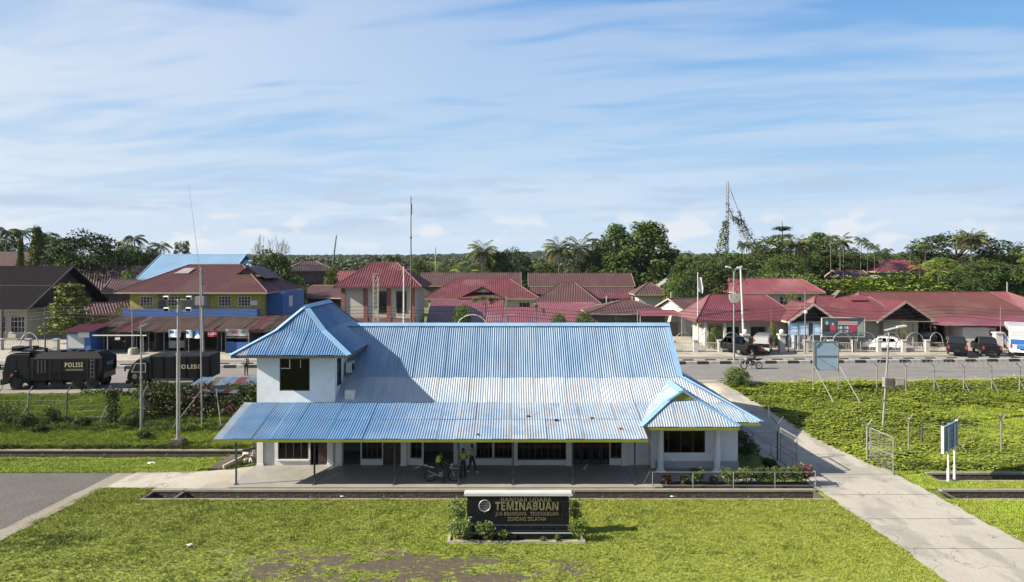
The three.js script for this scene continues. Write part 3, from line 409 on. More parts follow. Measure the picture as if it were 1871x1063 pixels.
  const ex0 = -16.9, ex1 = -9.8, e0 = 42.75, e1 = 55.2, ey = 6.96, kx0 = -14.86, kx1 = -11.84, k0 = 44.75, k1 = 53.2, ky = 8.22, mx = -13.35, r0 = 46.05, r1 = 52.0, ty = 9.68;
  const rp = (n, f) => sheets(n, f, M_roofB, 0.035);
  rp('tower_roof', [[ex0, ey, -e0], [ex1, ey, -e0], [kx1, ky, -k0], [kx0, ky, -k0]]); rp('tower_roof', [[kx0, ky, -k0], [kx1, ky, -k0], [mx, ty, -r0]]);
  rp('tower_roof', [[ex1, ey, -e0], [ex1, ey, -e1], [kx1, ky, -k1], [kx1, ky, -k0]]); rp('tower_roof', [[kx1, ky, -k0], [kx1, ky, -k1], [mx, ty, -r1], [mx, ty, -r0]]);
  rp('tower_roof', [[ex0, ey, -e1], [ex0, ey, -e0], [kx0, ky, -k0], [kx0, ky, -k1]]); rp('tower_roof', [[kx0, ky, -k1], [kx0, ky, -k0], [mx, ty, -r0], [mx, ty, -r1]]);
  rp('tower_roof', [[ex1, ey, -e1], [ex0, ey, -e1], [kx0, ky, -k1], [kx1, ky, -k1]]); rp('tower_roof', [[kx1, ky, -k1], [kx0, ky, -k1], [mx, ty, -r1]]);
  const cap = (a, b, o) => flash(a, b, 0.34, o);
  part('hip_cap', [cap([ex0, ey, -e0], [kx0, ky, -k0], [-0.4, 1, 0.4]), cap([kx0, ky, -k0], [mx, ty, -r0], [-0.5, 1, 0.5]), cap([ex1, ey, -e0], [kx1, ky, -k0], [0.25, 1, 0.6]), cap([kx1, ky, -k0], [mx, ty, -r0], [0.3, 1, 0.7]), cap([ex1, ey, -e1], [kx1, ky, -k1], [0.4, 1, -0.4]), cap([kx1, ky, -k1], [mx, ty, -r1], [0.5, 1, -0.5]), cap([ex0, ey, -e1], [kx0, ky, -k1], [-0.4, 1, -0.4]), cap([kx0, ky, -k1], [mx, ty, -r1], [-0.5, 1, -0.5]), cap([mx - 0.1, ty, -r0 + 0.1], [mx - 0.1, ty, -r1], [-0.7, 1, 0]), cap([mx + 0.1, ty, -r0 + 0.1], [mx + 0.1, ty, -r1], [0.7, 1, 0])], M_cap, t);
  part('tower_fascia', [bx(ex0, ex1, ey - 0.16, ey - 0.005, -e0 + 0.0, -e0 - 0.03), bx(ex1 - 0.03, ex1, ey - 0.16, ey - 0.005, -e0 - 0.031, -e1), bx(ex0, ex0 + 0.03, ey - 0.16, ey - 0.005, -e0 - 0.031, -e1)], M_darkfascia, t);
  part('tower_soffit', poly([[ex0 + 0.04, ey - 0.08, -e0 - 0.04], [ex1 - 0.04, ey - 0.08, -e0 - 0.04], [ex1 - 0.04, ey - 0.08, -e1], [ex0 + 0.04, ey - 0.08, -e1]]), M(0.35, 0.37, 0.38), t);
}
// ---------- leaves, grass, trees ----------
const M_leaf = new THREE.MeshPhysicalMaterial({ color: 0xffffff, vertexColors: true, roughness: 0.85, side: THREE.DoubleSide, transmission: 0.25, thickness: 0, specularIntensity: 0.25 });
const M_crown = new THREE.MeshPhysicalMaterial({ color: 0xffffff, vertexColors: true, roughness: 0.75, side: THREE.DoubleSide, transmission: 0.1, thickness: 0, specularIntensity: 0.3 });
const M_leafS = new THREE.MeshStandardMaterial({ color: 0xffffff, vertexColors: true, roughness: 0.8, side: THREE.DoubleSide });
const M_bark = M(0.10, 0.08, 0.06, 0.95, { map: T.hard }), M_palmbark = M(0.17, 0.15, 0.125, 0.95, { map: T.hard });
class Leaves { // collects leaf-sized faces with a tone each
  constructor() { this.p = []; this.c = []; this.n = []; }
  leaf(x, y, z, dx, dy, dz, sx, sy, sz, l, w, col) { // point, direction along, direction across
    const a = [x, y, z], b = [x + dx * l * 0.5 + sx * w * 0.5, y + dy * l * 0.5 + sy * w * 0.5, z + dz * l * 0.5 + sz * w * 0.5], c = [x + dx * l, y + dy * l - 0.12 * l, z + dz * l], e = [x + dx * l * 0.5 - sx * w * 0.5, y + dy * l * 0.5 - sy * w * 0.5, z + dz * l * 0.5 - sz * w * 0.5];
    this.p.push(...a, ...b, ...c, ...a, ...c, ...e); for (let i = 0; i < 6; i++) this.c.push(...col);
  }
  tri(a, b, c, col) { this.p.push(...a, ...b, ...c); for (let i = 0; i < 3; i++) this.c.push(...col); }
  rand(r, x, y, z, l, w, col, up = 0.4) { let dx = r() * 2 - 1, dy = (r() * 2 - 1) * 0.7, dz = r() * 2 - 1; let k = 1 / Math.hypot(dx, dy, dz); dx *= k; dy *= k; dz *= k; let nx = (r() * 2 - 1), ny = up + r(), nz = r() * 2 - 1; let sx = dy * nz - dz * ny, sy = dz * nx - dx * nz, sz = dx * ny - dy * nx; k = 1 / (Math.hypot(sx, sy, sz) || 1); this.leaf(x, y, z, dx, dy, dz, sx * k, sy * k, sz * k, l, w, col); }
  geo() { const g = new THREE.BufferGeometry(); g.setAttribute('position', new THREE.Float32BufferAttribute(this.p, 3)); g.setAttribute('color', new THREE.Float32BufferAttribute(this.c, 3)); g.setAttribute('uv', new THREE.Float32BufferAttribute(new Float32Array(this.p.length / 3 * 2), 2)); g.computeVertexNormals(); return g; }
}
const toneOf = (r, base, v = 0.35, warm = 0.25) => { const k = 1 - v + 2 * v * r(), w = (r() - 0.5) * warm; return [base[0] * k * (1 + w), base[1] * k, base[2] * k * (1 - w)]; };
function clumpLeaves(L, r, cx, cy, cz, R, n, size, base, o = {}) { for (let i = 0; i < n; i++) { let x = r() * 2 - 1, y = r() * 2 - 1, z = r() * 2 - 1; const q = Math.hypot(x, y, z) || 1, k = (0.45 + 0.55 * Math.cbrt(r())) / q * R; const s = size * (0.6 + 0.8 * r()); L.rand(r, cx + x * k, cy + y * k * (o.flat ?? 0.8), cz + z * k, s, s * (o.ratio ?? 0.55), toneOf(r, base, o.v ?? 0.35)); } }
// unit broadleaf tree, 1 m tall: crown outline from a list of lobes; returned as trunk and crown geometries
function broadleafGeo(seed, o = {}) {
  const r = rng(seed), L = new Leaves(), W = o.w ?? 0.4, lo = o.lo ?? 0.3, base = o.base ?? [0.05, 0.085, 0.018], lobes = [], n = o.lobes ?? 34, limb = [];
  const prof = o.prof ?? ((t) => Math.sqrt(Math.max(0, 1 - Math.pow(2 * t - 0.9, 2) / 1.25)));
  for (let i = 0; i < n; i++) { const t = Math.pow((i + 0.5) / n, 0.9), a = i * 2.4 + r() * 1.1, y = lo + (1 - lo) * t * 0.93, R = W * prof(t) * (0.35 + 0.62 * Math.sqrt(r())); lobes.push([Math.cos(a) * R, y, Math.sin(a) * R, (o.lobe ?? 0.115) * (0.65 + 0.7 * r())]); }
  for (const [x, y, z, R] of lobes) { const tone = toneOf(r, base, 0.22, 0.3); clumpLeaves(L, r, x, y, z, R, o.leaves ?? 190, o.size ?? 0.03, tone, { flat: o.flat ?? 0.72, ratio: o.ratio ?? 0.75 }); if (r() < 0.55) limb.push(bar([0, Math.max(lo * 0.6, y * 0.55), 0], [x * 0.9, y - 0.02, z * 0.9], 0.010, 0.003, 5)); }
  const trunk = [bar([0, -0.02, 0], [0.01, lo + 0.08, 0.005], 0.026, 0.017, 8), bar([0.01, lo + 0.08, 0.005], [0, lo + (1 - lo) * 0.65, 0], 0.017, 0.006, 6), ...limb];
  return { crown: L.geo(), trunk: boxUV(fuse(trunk)) };
}
function palmGeo(seed, o = {}) { // unit palm, 1 m tall to the heart of the crown
  const r = rng(seed), L = new Leaves(), n = o.n ?? 20, len = o.len ?? 0.34, base = o.base ?? [0.06, 0.085, 0.02], bend = o.bend ?? 0.05, ba = r() * 6.3;
  const pts = []; for (let i = 0; i <= 6; i++) { const t = i / 6; pts.push([Math.cos(ba) * bend * t * t, t * 0.985, Math.sin(ba) * bend * t * t]); } const top = pts[6];
  const trunk = []; for (let i = 0; i < 6; i++) trunk.push(bar(pts[i], pts[i + 1], (o.tr ?? 0.016) * (1 - i * 0.07), (o.tr ?? 0.016) * (0.93 - i * 0.07), 7));
  for (let i = 0; i < n; i++) {
    const a = i * 2.4 + r() * 0.5, e = o.up !== undefined ? lerp(o.up, -0.5, i / n) + 0.25 * (r() - 0.5) : lerp(1.4, -0.75, Math.pow(i / n, 0.9)) + 0.2 * (r() - 0.5), l = len * (0.8 + 0.35 * r()), droop = (o.droop ?? 1) * (0.9 + 0.5 * r()), tone = toneOf(r, e < -0.2 && r() < 0.5 ? [0.13, 0.10, 0.04] : base, 0.3, 0.4), k = 11;
    let p = [top[0], top[1], top[2]]; const q = [p]; for (let s = 0; s < k; s++) { const el = e - droop * 1.35 * Math.pow((s + 0.5) / k, 1.3); const step = l / k; p = [p[0] + Math.cos(a) * Math.cos(el) * step, p[1] + Math.sin(el) * step, p[2] + Math.sin(a) * Math.cos(el) * step]; q.push(p); }
    const sx = -Math.sin(a), sz = Math.cos(a);
    for (let s = 0; s < k; s++) { const A = q[s], B = q[s + 1]; L.tri([A[0] - sx * 0.004, A[1], A[2] - sz * 0.004], [A[0] + sx * 0.004, A[1], A[2] + sz * 0.004], B, [tone[0] * 1.2, tone[1] * 1.1, tone[2]]);
      if (s < 1) continue; const lw = l * (o.leaflet ?? 0.34) * Math.sin(Math.PI * clamp((s + 0.6) / (k + 1.2))) ; for (const sd of [-1, 1]) for (const h of [0, 0.5]) { const X = lerp(A[0], B[0], h), Y = lerp(A[1], B[1], h), Z = lerp(A[2], B[2], h), f = 0.55 + 0.2 * r(), dr = -(0.45 + 0.5 * r()) * lw * (o.hang ?? 0.8); const dx = (B[0] - A[0]) / (l / k), dz = (B[2] - A[2]) / (l / k), tip = [X + sd * sx * lw * 0.8 + dx * lw * f, Y + dr + (B[1] - A[1]) / (l / k) * lw * f * 0.4, Z + sd * sz * lw * 0.8 + dz * lw * f]; const w = l / k * 0.75; L.tri([X - dx * w * 0.5, Y, Z - dz * w * 0.5], [X + dx * w * 0.6, Y, Z + dz * w * 0.6], tip, toneOf(r, tone, 0.18, 0.1)); } }
  }
  if (o.nuts) for (let i = 0; i < 7; i++) { const a = i * 0.9; trunk.push(new THREE.IcosahedronGeometry(0.013, 1).translate(top[0] + Math.cos(a) * 0.025, top[1] - 0.03, top[2] + Math.sin(a) * 0.025)); }
  return { crown: L.geo(), trunk: boxUV(fuse(trunk)) };
}
function plantTree(proto, name, label, cat, at, h, o = {}) { // proto {crown, trunk} of unit height
  const g = thing(name, label, cat, at, o.ry ?? 0, o.group); g.scale.set(h * (o.sx ?? 1), h, h * (o.sx ?? 1));
  const t = new THREE.Mesh(proto.trunk, o.bark ?? M_bark); t.name = 'trunk'; g.add(t);
  if (proto.crown) { const c = new THREE.Mesh(proto.crown, o.mat ?? M_crown); c.name = 'crown'; g.add(c); }
  return g;
}
function scatter(name, label, geo, mat, items, category) { // items: [x,y,z,scaleXZ,scaleY,turn,[r,g,b]]
  const im = new THREE.InstancedMesh(geo, mat, items.length), m = new THREE.Matrix4(), q = new THREE.Quaternion(), c = new THREE.Color(), up = V(0, 1, 0);
  items.forEach(([x, y, z, s, sy, t, col], i) => { m.compose(V(x, y, z), q.setFromAxisAngle(up, t), V(s, sy, s)); im.setMatrixAt(i, m); if (col) im.setColorAt(i, c.setRGB(...col)); });
  im.name = numbered(name); im.userData.kind = 'stuff'; im.userData.label = label; if (category) im.userData.category = category; scene.add(im); return im;
}
// shrub as a thing: stem and foliage
function shrub(label, at, R, H, base, o = {}) {
  const r = rng(Math.round(at[0] * 97 + at[2] * 13) + (o.seed ?? 0)), L = new Leaves(), n = o.n ?? 7, g = thing(o.name ?? 'shrub', label, o.cat ?? 'shrub', at, 0, o.group);
  for (let i = 0; i < n; i++) { const a = i * 2.4, k = R * 0.62 * Math.sqrt(r()), y = H * (0.38 + 0.42 * r()); clumpLeaves(L, r, Math.cos(a) * k, y, Math.sin(a) * k, Math.min(R, H * 0.5) * 0.62, o.leaves ?? 90, o.size ?? 0.11, toneOf(r, base, 0.2), { ratio: 0.5 }); }
  const f = new THREE.Mesh(L.geo(), M_leaf); f.name = 'foliage'; g.add(f);
  const st = []; for (let i = 0; i < 4; i++) st.push(bar([0.03 * i - 0.05, -0.04, 0.02 * i], [(r() - 0.5) * R, H * 0.55, (r() - 0.5) * R], 0.018, 0.008, 5)); part('stem', st, M_bark, g, { kind: 'stuff' });
  if (o.flower) { const F = new Leaves(); for (let i = 0; i < (o.nf ?? 10); i++) { const a = r() * 6.3, k = R * (0.5 + 0.5 * r()), y = H * (0.5 + 0.5 * r()); for (let j = 0; j < 5; j++) F.rand(r, Math.cos(a) * k, y, Math.sin(a) * k, 0.075, 0.06, toneOf(r, o.flower, 0.15, 0.1)); } const fm = new THREE.Mesh(F.geo(), M_leafS); fm.name = 'blossom_and_highlight'; fm.userData.kind = 'stuff'; g.add(fm); }  // blossoms; on the sign shrubs these flecks are painted leaf highlights
  return g;
}
// ---------- things on the airfield side ----------
const font = await new FontLoader().loadAsync('fonts/droid/droid_sans_bold.typeface.json');
const fontThin = await new FontLoader().loadAsync('fonts/droid/droid_sans_regular.typeface.json');
function text(str, size, depth, fit, f = font) { const g = new TextGeometry(str, { font: f, size, depth, curveSegments: 3, bevelEnabled: false }); g.computeBoundingBox(); const b = g.boundingBox, w = b.max.x - b.min.x; g.translate(-(b.min.x + b.max.x) / 2, 0, 0); if (fit) g.scale(fit / w, 1, 1); return g; }
// name sign
{
  const z = -32.75, t = thingW('name_sign', 'black tiled monument sign with gold lettering and a white cap on the front lawn', 'sign', [0.3, 0, -33]);
  const granite = new THREE.MeshPhysicalMaterial({ color: lin(0.009, 0.01, 0.013), roughness: 0.25, specularIntensity: 0.5 }), gold = M(0.42, 0.36, 0.20, 0.45, { metalness: 0.5, map: T.hard }), silver = M(0.4, 0.4, 0.38, 0.45, { metalness: 0.4 }), grout = M(0.16, 0.16, 0.17, 0.8);
  part('panel', bx(-2.07, 2.42, 0.52, 1.86, z, z - 0.34), granite, t, { label: 'black polished name panel' });
  part('body', bx(-2.05, 2.62, 0.0, 1.85, z - 0.341, z - 0.4), granite, t);
  const tile = (x0, x1, y0, y1) => part('tile', bx(x0 + 0.008, x1 - 0.008, y0 + 0.008, y1 - 0.008, z + 0.02, z - 0.02), granite, t);
  for (let i = 0; i < 8; i++) { tile(-2.07 + i * 0.5875, -2.07 + (i + 1) * 0.5875, 0.28, 0.51); }
  part('grout', bx(-2.06, 2.62, 0.02, 0.515, z + 0.008, z - 0.34), grout, t);
  for (let j = 0; j < 4; j++) part('tile', bx(2.43, 2.625, 0.54 + j * 0.315, 0.84 + j * 0.315, z - 0.005, z - 0.3), granite, t);
  part('plinth', bx(-2.15, 2.72, -0.05, 0.26, z + 0.38, z + 0.021), granite, t, { label: 'low black tiled plinth step' });
  for (let i = 0; i < 8; i++) part('tile', bx(-2.13 + i * 0.605, -2.13 + (i + 1) * 0.605 - 0.016, 0.0, 0.255, z + 0.396, z + 0.381), granite, t);
  part('plinth_edge', bx(-2.16, 2.73, 0.262, 0.29, z + 0.40, z + 0.33), M(0.35, 0.35, 0.35), t);
  part('cap', [bx(-2.2, 2.78, 1.86, 1.965, z + 0.07, z - 0.42), bx(-2.16, 2.74, 1.965, 2.0, z + 0.03, z - 0.38)], M(0.62, 0.62, 0.6, 0.7, { map: T.wear }), t, { label: 'white capping slab' });
  const dull = M(0.30, 0.26, 0.15, 0.6, { metalness: 0.3, map: T.hard }), words = (s, size, cx, y, fit, m) => part('lettering', text(s, size, 0.03, fit, m === gold ? font : fontThin).translate(cx, y, z + 0.001), m, t, { label: 'raised letters reading ' + s });
  words('BANDAR UDARA', 0.21, 0.66, 1.575, 2.33, dull); words('TEMINABUAN', 0.37, 0.68, 1.2, 2.9, gold); words('JLN BRAWIJAYA   TEMINABUAN', 0.16, 0.68, 0.95, 2.9, dull); words('SORONG SELATAN', 0.16, 0.68, 0.71, 1.75, dull);
  const em = part('emblem', [new THREE.TorusGeometry(0.26, 0.028, 6, 28).translate(-1.25, 1.4, z + 0.02)], silver, t, { label: 'round silver wheel emblem' });
  const sp = []; for (const dy of [-0.12, 0, 0.12]) sp.push(bx(-1.25 - Math.sqrt(0.0676 - dy * dy), -1.25 + Math.sqrt(0.0676 - dy * dy), 1.4 + dy - 0.01, 1.4 + dy + 0.01, z + 0.012, z)); for (const k of [0.1, 0.2]) sp.push(new THREE.TorusGeometry(0.26, 0.01, 5, 28).scale(k * 3, 1, 1).translate(-1.25, 1.4, z + 0.014)); part('grid', sp, silver, em); part('pennant', extr([[-1.33, 1.17], [-1.17, 1.17], [-1.25, 1.06]], 0.02).translate(0, 0, z + 0.012), silver, em); part('disc', cyl(0.245, 0.245, 0.006, 0, 0, 0, 28).rotateX(Math.PI / 2).translate(-1.25, 1.4, z + 0.001), M(0.1, 0.11, 0.12, 0.5, { metalness: 0.3 }), em);
  const bed = thingW('flower_bed_edging', 'low concrete edging round the flower bed at the foot of the black sign', 'edging', [0.3, 0, -32.6]);
  part('edge', bx(-2.9, 3.3, -0.05, 0.07, -31.95, -32.06), M_conc, bed); part('edge', bx(-2.9, -2.8, -0.05, 0.07, -32.061, -33.3), M_conc, bed); part('edge', bx(3.2, 3.3, -0.05, 0.07, -32.061, -33.3), M_conc, bed);
  part('bench_step', [bx(-0.75, 0.2, 0.02, 0.22, -32.0 - 0.07, -32.35)], granite, bed);
  const G1 = [0.085, 0.12, 0.03], W = [0.24, 0.26, 0.10];  // pale second tone paints leaf highlights on the sign shrubs, no flowers
  const S = (l, x, d, R, H, o = {}) => shrub(l, [x, 0, -d], R, H, o.g ?? G1, { size: 0.1, ...o });
  S('large round shrub with painted pale leaf highlights at the left end of the black sign', -2.25, 32.2, 0.55, 1.0, { flower: W, nf: 26, n: 10 });
  S('low dark shrub in the corner of the bed beside the large round shrub', -2.6, 32.6, 0.4, 0.7, { flower: W, nf: 8 });
  S('rounded shrub just left of the gold lettering, second from the sign end', -1.2, 32.15, 0.48, 0.85, { flower: W, nf: 14, n: 9 });
  S('small yellow-green ball shrub in front of the sign plinth', -0.42, 32.2, 0.27, 0.5, { g: [0.14, 0.17, 0.03], n: 6 });
  S('tall pale shrub behind the left end of the black sign', -2.5, 33.5, 0.45, 1.6, { flower: W, nf: 26, n: 9 });
  S('round green shrub at the right front end of the black sign', 3.02, 32.3, 0.42, 1.0, { g: [0.11, 0.15, 0.03], n: 10 });
  S('tall thin shrub with painted pale leaf highlights behind the right end of the black sign', 2.95, 33.4, 0.36, 1.7, { flower: W, nf: 14 });
  S('tiny sprout in the bed beneath the lettering, near the right shrub', 2.05, 32.1, 0.12, 0.3, { n: 3 });
  S('tiny sprout on the bed edge under the middle of the sign', 1.4, 32.1, 0.1, 0.22, { n: 3 });
}
// shrubs and rail along the planter right of the terrace
{
  const t = thingW('planter_rail', 'thin grey pipe railing along the flower planter before the projecting room', 'railing', [12, 0, -39.5]);
  for (const x of [7.8, 10.05, 12.3, 14.6, 16.85]) part('post', bar([x, 0, -39.5], [x, 0.95, -39.5], 0.022), M_galv, t);
  part('top_rail', bar([7.8, 0.93, -39.5], [16.85, 0.93, -39.5], 0.018), M_galv, t); part('bottom_rail', bar([7.8, 0.2, -39.5], [16.85, 0.2, -39.5], 0.014), M_galv, t);
  part('side_rail', [bar([16.85, 0.93, -39.5], [16.3, 0.95, -50.5], 0.028), bar([16.85, 0.25, -39.5], [16.3, 0.25, -50.5], 0.02)], M_galv, t);
  for (const d of [42.4, 45.5, 48.5]) part('post', bar([16.85 - (d - 39.5) * 0.05, 0, -d], [16.85 - (d - 39.5) * 0.05, 0.95, -d], 0.03), M_galv, t);
  const soil = struct('planter_soil', bx(8.4, 16.7, -0.1, 0.1, -39.62, -40.5), M(0.045, 0.035, 0.028, 1, { map: T.hard }));
  const r = rng(5), pink = [0.26, 0.035, 0.06], yel = [0.26, 0.26, 0.07], wh = [0.28, 0.28, 0.16];
  const list = [[8.7, 0.22, 0.5, 'small reddish plant at the terrace end of the planter', [0.09, 0.05, 0.03], null], [9.7, 0.2, 0.4, 'thin sprout second from the terrace in the planter', [0.08, 0.07, 0.03], null], [10.4, 0.42, 0.95, 'leafy planter shrub with a red bloom beneath the wide window', null, pink], [11.35, 0.2, 0.45, 'thin low plant between two leafy shrubs in the planter', [0.08, 0.07, 0.03], null], [12.2, 0.5, 0.95, 'full planter shrub with yellow flowers in front of the right round column', null, yel], [13.1, 0.52, 1.0, 'broad planter shrub right of the round column', null, yel], [13.9, 0.45, 1.05, 'dark upright planter shrub at the building corner', [0.04, 0.06, 0.02], null], [14.6, 0.45, 0.95, 'planter shrub with pink flowers past the building corner', null, pink], [15.3, 0.5, 1.0, 'green and white flowered planter shrub, third from the driveway end', null, wh], [15.95, 0.48, 1.0, 'yellow flowered planter shrub, second from the driveway end', null, yel], [16.5, 0.45, 1.15, 'reddish shrub at the driveway end of the planter', [0.11, 0.05, 0.035], pink]];
  list.forEach(([x, R, H, l, g, f], i) => shrub(l, [x, 0.1, -40.0 - 0.1 * r()], R, H, g ?? [0.065, 0.095, 0.022], { flower: f, nf: 6, n: 10, size: 0.11, leaves: 130, group: 'planter shrubs' }));
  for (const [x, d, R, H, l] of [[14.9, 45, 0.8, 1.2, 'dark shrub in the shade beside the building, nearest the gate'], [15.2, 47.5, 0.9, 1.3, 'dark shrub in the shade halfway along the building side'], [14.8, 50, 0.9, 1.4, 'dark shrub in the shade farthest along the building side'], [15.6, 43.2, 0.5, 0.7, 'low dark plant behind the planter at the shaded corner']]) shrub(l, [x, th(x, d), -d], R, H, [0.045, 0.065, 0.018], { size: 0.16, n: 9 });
}
// gate leaves of wire mesh and their posts
function wireGate(label, x, d0, d1, dx) {
  const y = 0.08, t = thingW('wire_gate', label, 'gate', [x, 0, -(d0 + d1) / 2], 'driveway gate leaves'), H = 2.15, a = [x + dx, d0], b = [x, d1], at = (k, h) => [lerp(a[0], b[0], k), y + h, -lerp(a[1], b[1], k)];
  part('frame', [bar(at(0, 0), at(0, H), 0.035), bar(at(1, 0), at(1, H), 0.035), bar(at(0, H), at(1, H), 0.035), bar(at(0, 0.03), at(1, 0.03), 0.035), bar(at(0, H * 0.5), at(1, H * 0.5), 0.022)], M_galv, t);
  const w = []; for (let k = 1; k < 16; k++) w.push(bar(at(k / 16, 0), at(k / 16, H), 0.006, 0.006, 4)); for (let h = 0.15; h < H; h += 0.16) w.push(bar(at(0, h), at(1, h), 0.006, 0.006, 4)); part('wire_mesh', w, M_galv, t, { kind: 'stuff' }); part('latch', box(0.06, 0.12, 0.16, ...at(0.04, 1.0)), M_galv, t);
}
wireGate('open wire mesh gate leaf standing on the right edge of the driveway', 22.35, 42.0, 44.4, 0.15); wireGate('open wire mesh gate leaf on the building side of the driveway', 16.75, 42.1, 44.4, 0.1);
function yPost(label, x, y, d, H, o = {}) {
  const t = thingW('fence_post', label, 'fence post', [x, y, -d], o.group), lean = o.lean ?? 0, top = [x + lean, y + H * 0.82, -d];
  part('shaft', bar([x, y - 0.2, -d], top, o.r ?? 0.05), o.m ?? M_galv, t); const k = H * 0.18;
  if (o.one) part('arm', bar(top, [top[0] + k * 0.6, top[1] + k, -d], 0.035), o.m ?? M_galv, t); else for (const s of [-1, 1]) part('arm', bar(top, [top[0] + s * k * 0.75, top[1] + k, -d - 0.03 * s], 0.035), o.m ?? M_galv, t);
  if (o.strut) part('strut', bar([x + o.strut, y - 0.1, -d + 0.4], [x, y + H * 0.45, -d], 0.035), o.m ?? M_galv, t); return t;
}
const M_postc = M(0.26, 0.25, 0.235, 0.9, { map: T.hard });
yPost('forked metal post at the hinge of the building side gate leaf', 16.6, 0.05, 44.5, 2.85, { m: M_post }); yPost('forked post at the hinge of the right gate leaf, first along the plot fence', 22.2, 0.05, 44.5, 2.75, { strut: 0.7 });
[[1660, 45.8], [1746, 45.8], [1829, 45.8], [1915, 45.8]].forEach(([px, d], i) => { const x = Xp(px, d); if (i < 3) yPost(['forked concrete fence post between the gate and the notice board', 'forked concrete fence post directly behind the notice board', 'forked concrete fence post at the right of the notice board'][i], x, th(x, d), d, 2.55, { m: M_postc, strut: i === 1 ? 0.7 : 0 }); });
{ const x = Xp(1683, 47.5); solo('wooden_stake', 'short weathered stake among the plants behind the notice board', 'stake', bar([x, 0.2, -47.5], [x + 0.05, 1.75, -47.5], 0.07, 0.06), M_bark); const x2 = Xp(1404, 52); solo('white_stake', 'small pale marker stake in the plants by the upper driveway', 'stake', bar([x2, th(x2, 52), -52], [x2 + 0.03, th(x2, 52) + 0.8, -52], 0.06), M_plastic); }
// long wires of the plot fence
{ const t = thingW('fence_wire', 'strands of plain wire strung between the forked posts of the plot fence', 'wire', [32, 0, -45.8]); for (const h of [0.5, 1.0, 1.5, 2.0, 2.3]) part('strand', bar([22.2, h + 0.1, -44.6], [46, h + 0.3, -45.9], 0.006, 0.006, 4), M_galv, t); }
// notice board on two white legs
{
  const a = [24.75, -40.7], b = [26.05, -41.9], t = thingW('notice_board', 'blue-grey notice board on two white legs beside the driveway', 'notice board', [25.4, 0, -41.3]), dx = b[0] - a[0], dz = b[1] - a[1], L = Math.hypot(dx, dz), ux = dx / L, uz = dz / L, white = M(0.66, 0.67, 0.68, 0.6), grey = M(0.24, 0.34, 0.46, 0.6, { map: T.wear });
  const ang = Math.atan2(-dz, dx), at = (k, y, o = 0) => [a[0] + dx * k - uz * o, y, a[1] + dz * k + ux * o];
  const slabAt = (k0, k1, y0, y1, o, th_) => box(L * (k1 - k0), y1 - y0, th_, ...at((k0 + k1) / 2, (y0 + y1) / 2, o), ang);
  part('board', slabAt(-0.18, 1.18, 1.75, 3.2, 0, 0.1), grey, t, { label: 'blue-grey back of the board' }); part('edge', [slabAt(-0.24, -0.181, 1.7, 3.25, 0, 0.14), slabAt(1.181, 1.24, 1.7, 3.25, 0, 0.14)], white, t);
  for (let k = 0; k < 5; k++) part('rail', slabAt(-0.16, 1.16, 1.85 + k * 0.3, 1.89 + k * 0.3, 0.07, 0.04), M(0.22, 0.27, 0.33), t);
  for (const k of [0.15, 0.8]) part('leg', [bar(at(k, -0.1, 0.1), at(k, 3.1, 0.1), 0.05, 0.05, 8), bar(at(k, -0.1, 0.1), at(k, 0.75, 0.1), 0.085, 0.08, 8)], white, t);
}
// billboard seen from behind, by the road
{
  const d = 57, x0 = Xp(1488, d), x1 = Xp(1530, d), y0 = Yp(675, d), y1 = Yp(624, d), t = thingW('billboard', 'pale blue billboard seen from behind on two thin legs by the road', 'billboard', [(x0 + x1) / 2, 2, -d]), fr = M(0.3, 0.3, 0.3, 0.6, { map: T.hard });
  part('panel', bx(x0, x1, y0, y1, -d + 0.03, -d - 0.03), M(0.34, 0.47, 0.62, 0.6, { map: T.wear }), t, { label: 'pale blue sheet metal back' });
  part('frame', [bx(x0 - 0.06, x0, y0, y1, -d + 0.07, -d - 0.05), bx(x1, x1 + 0.06, y0, y1, -d + 0.07, -d - 0.05), bx(x0, x1, y1, y1 + 0.05, -d + 0.07, -d - 0.05), bx(x0, x1, y0 - 0.05, y0, -d + 0.07, -d - 0.05), bx(x0, x1, (y0 + y1) / 2 - 0.03, (y0 + y1) / 2 + 0.03, -d + 0.08, -d + 0.031)], fr, t);
  part('brace', [beam([x0 + 0.1, (y0 + y1) / 2 - 0.04, -d + 0.06], [x1 - 0.1, y0 + 0.05, -d + 0.06], 0.05, 0.04), beam([x0 + 0.05, y1 - 0.4, -d + 0.06], [x0 + 0.4, y1 - 0.02, -d + 0.06], 0.05, 0.04), beam([x1 - 0.05, y1 - 0.4, -d + 0.06], [x1 - 0.4, y1 - 0.02, -d + 0.06], 0.05, 0.04)], fr, t);
  for (const x of [x0 - 0.1, x1 + 0.08]) { part('leg', bar([x, th(x, d) - 0.3, -d], [x, y1, -d], 0.04), fr, t); part('strut', bar([x + 0.55, th(x, d - 3) - 0.2, -d + 3], [x + 0.06, y0 + 0.3, -d + 0.05], 0.035), fr, t); }
}
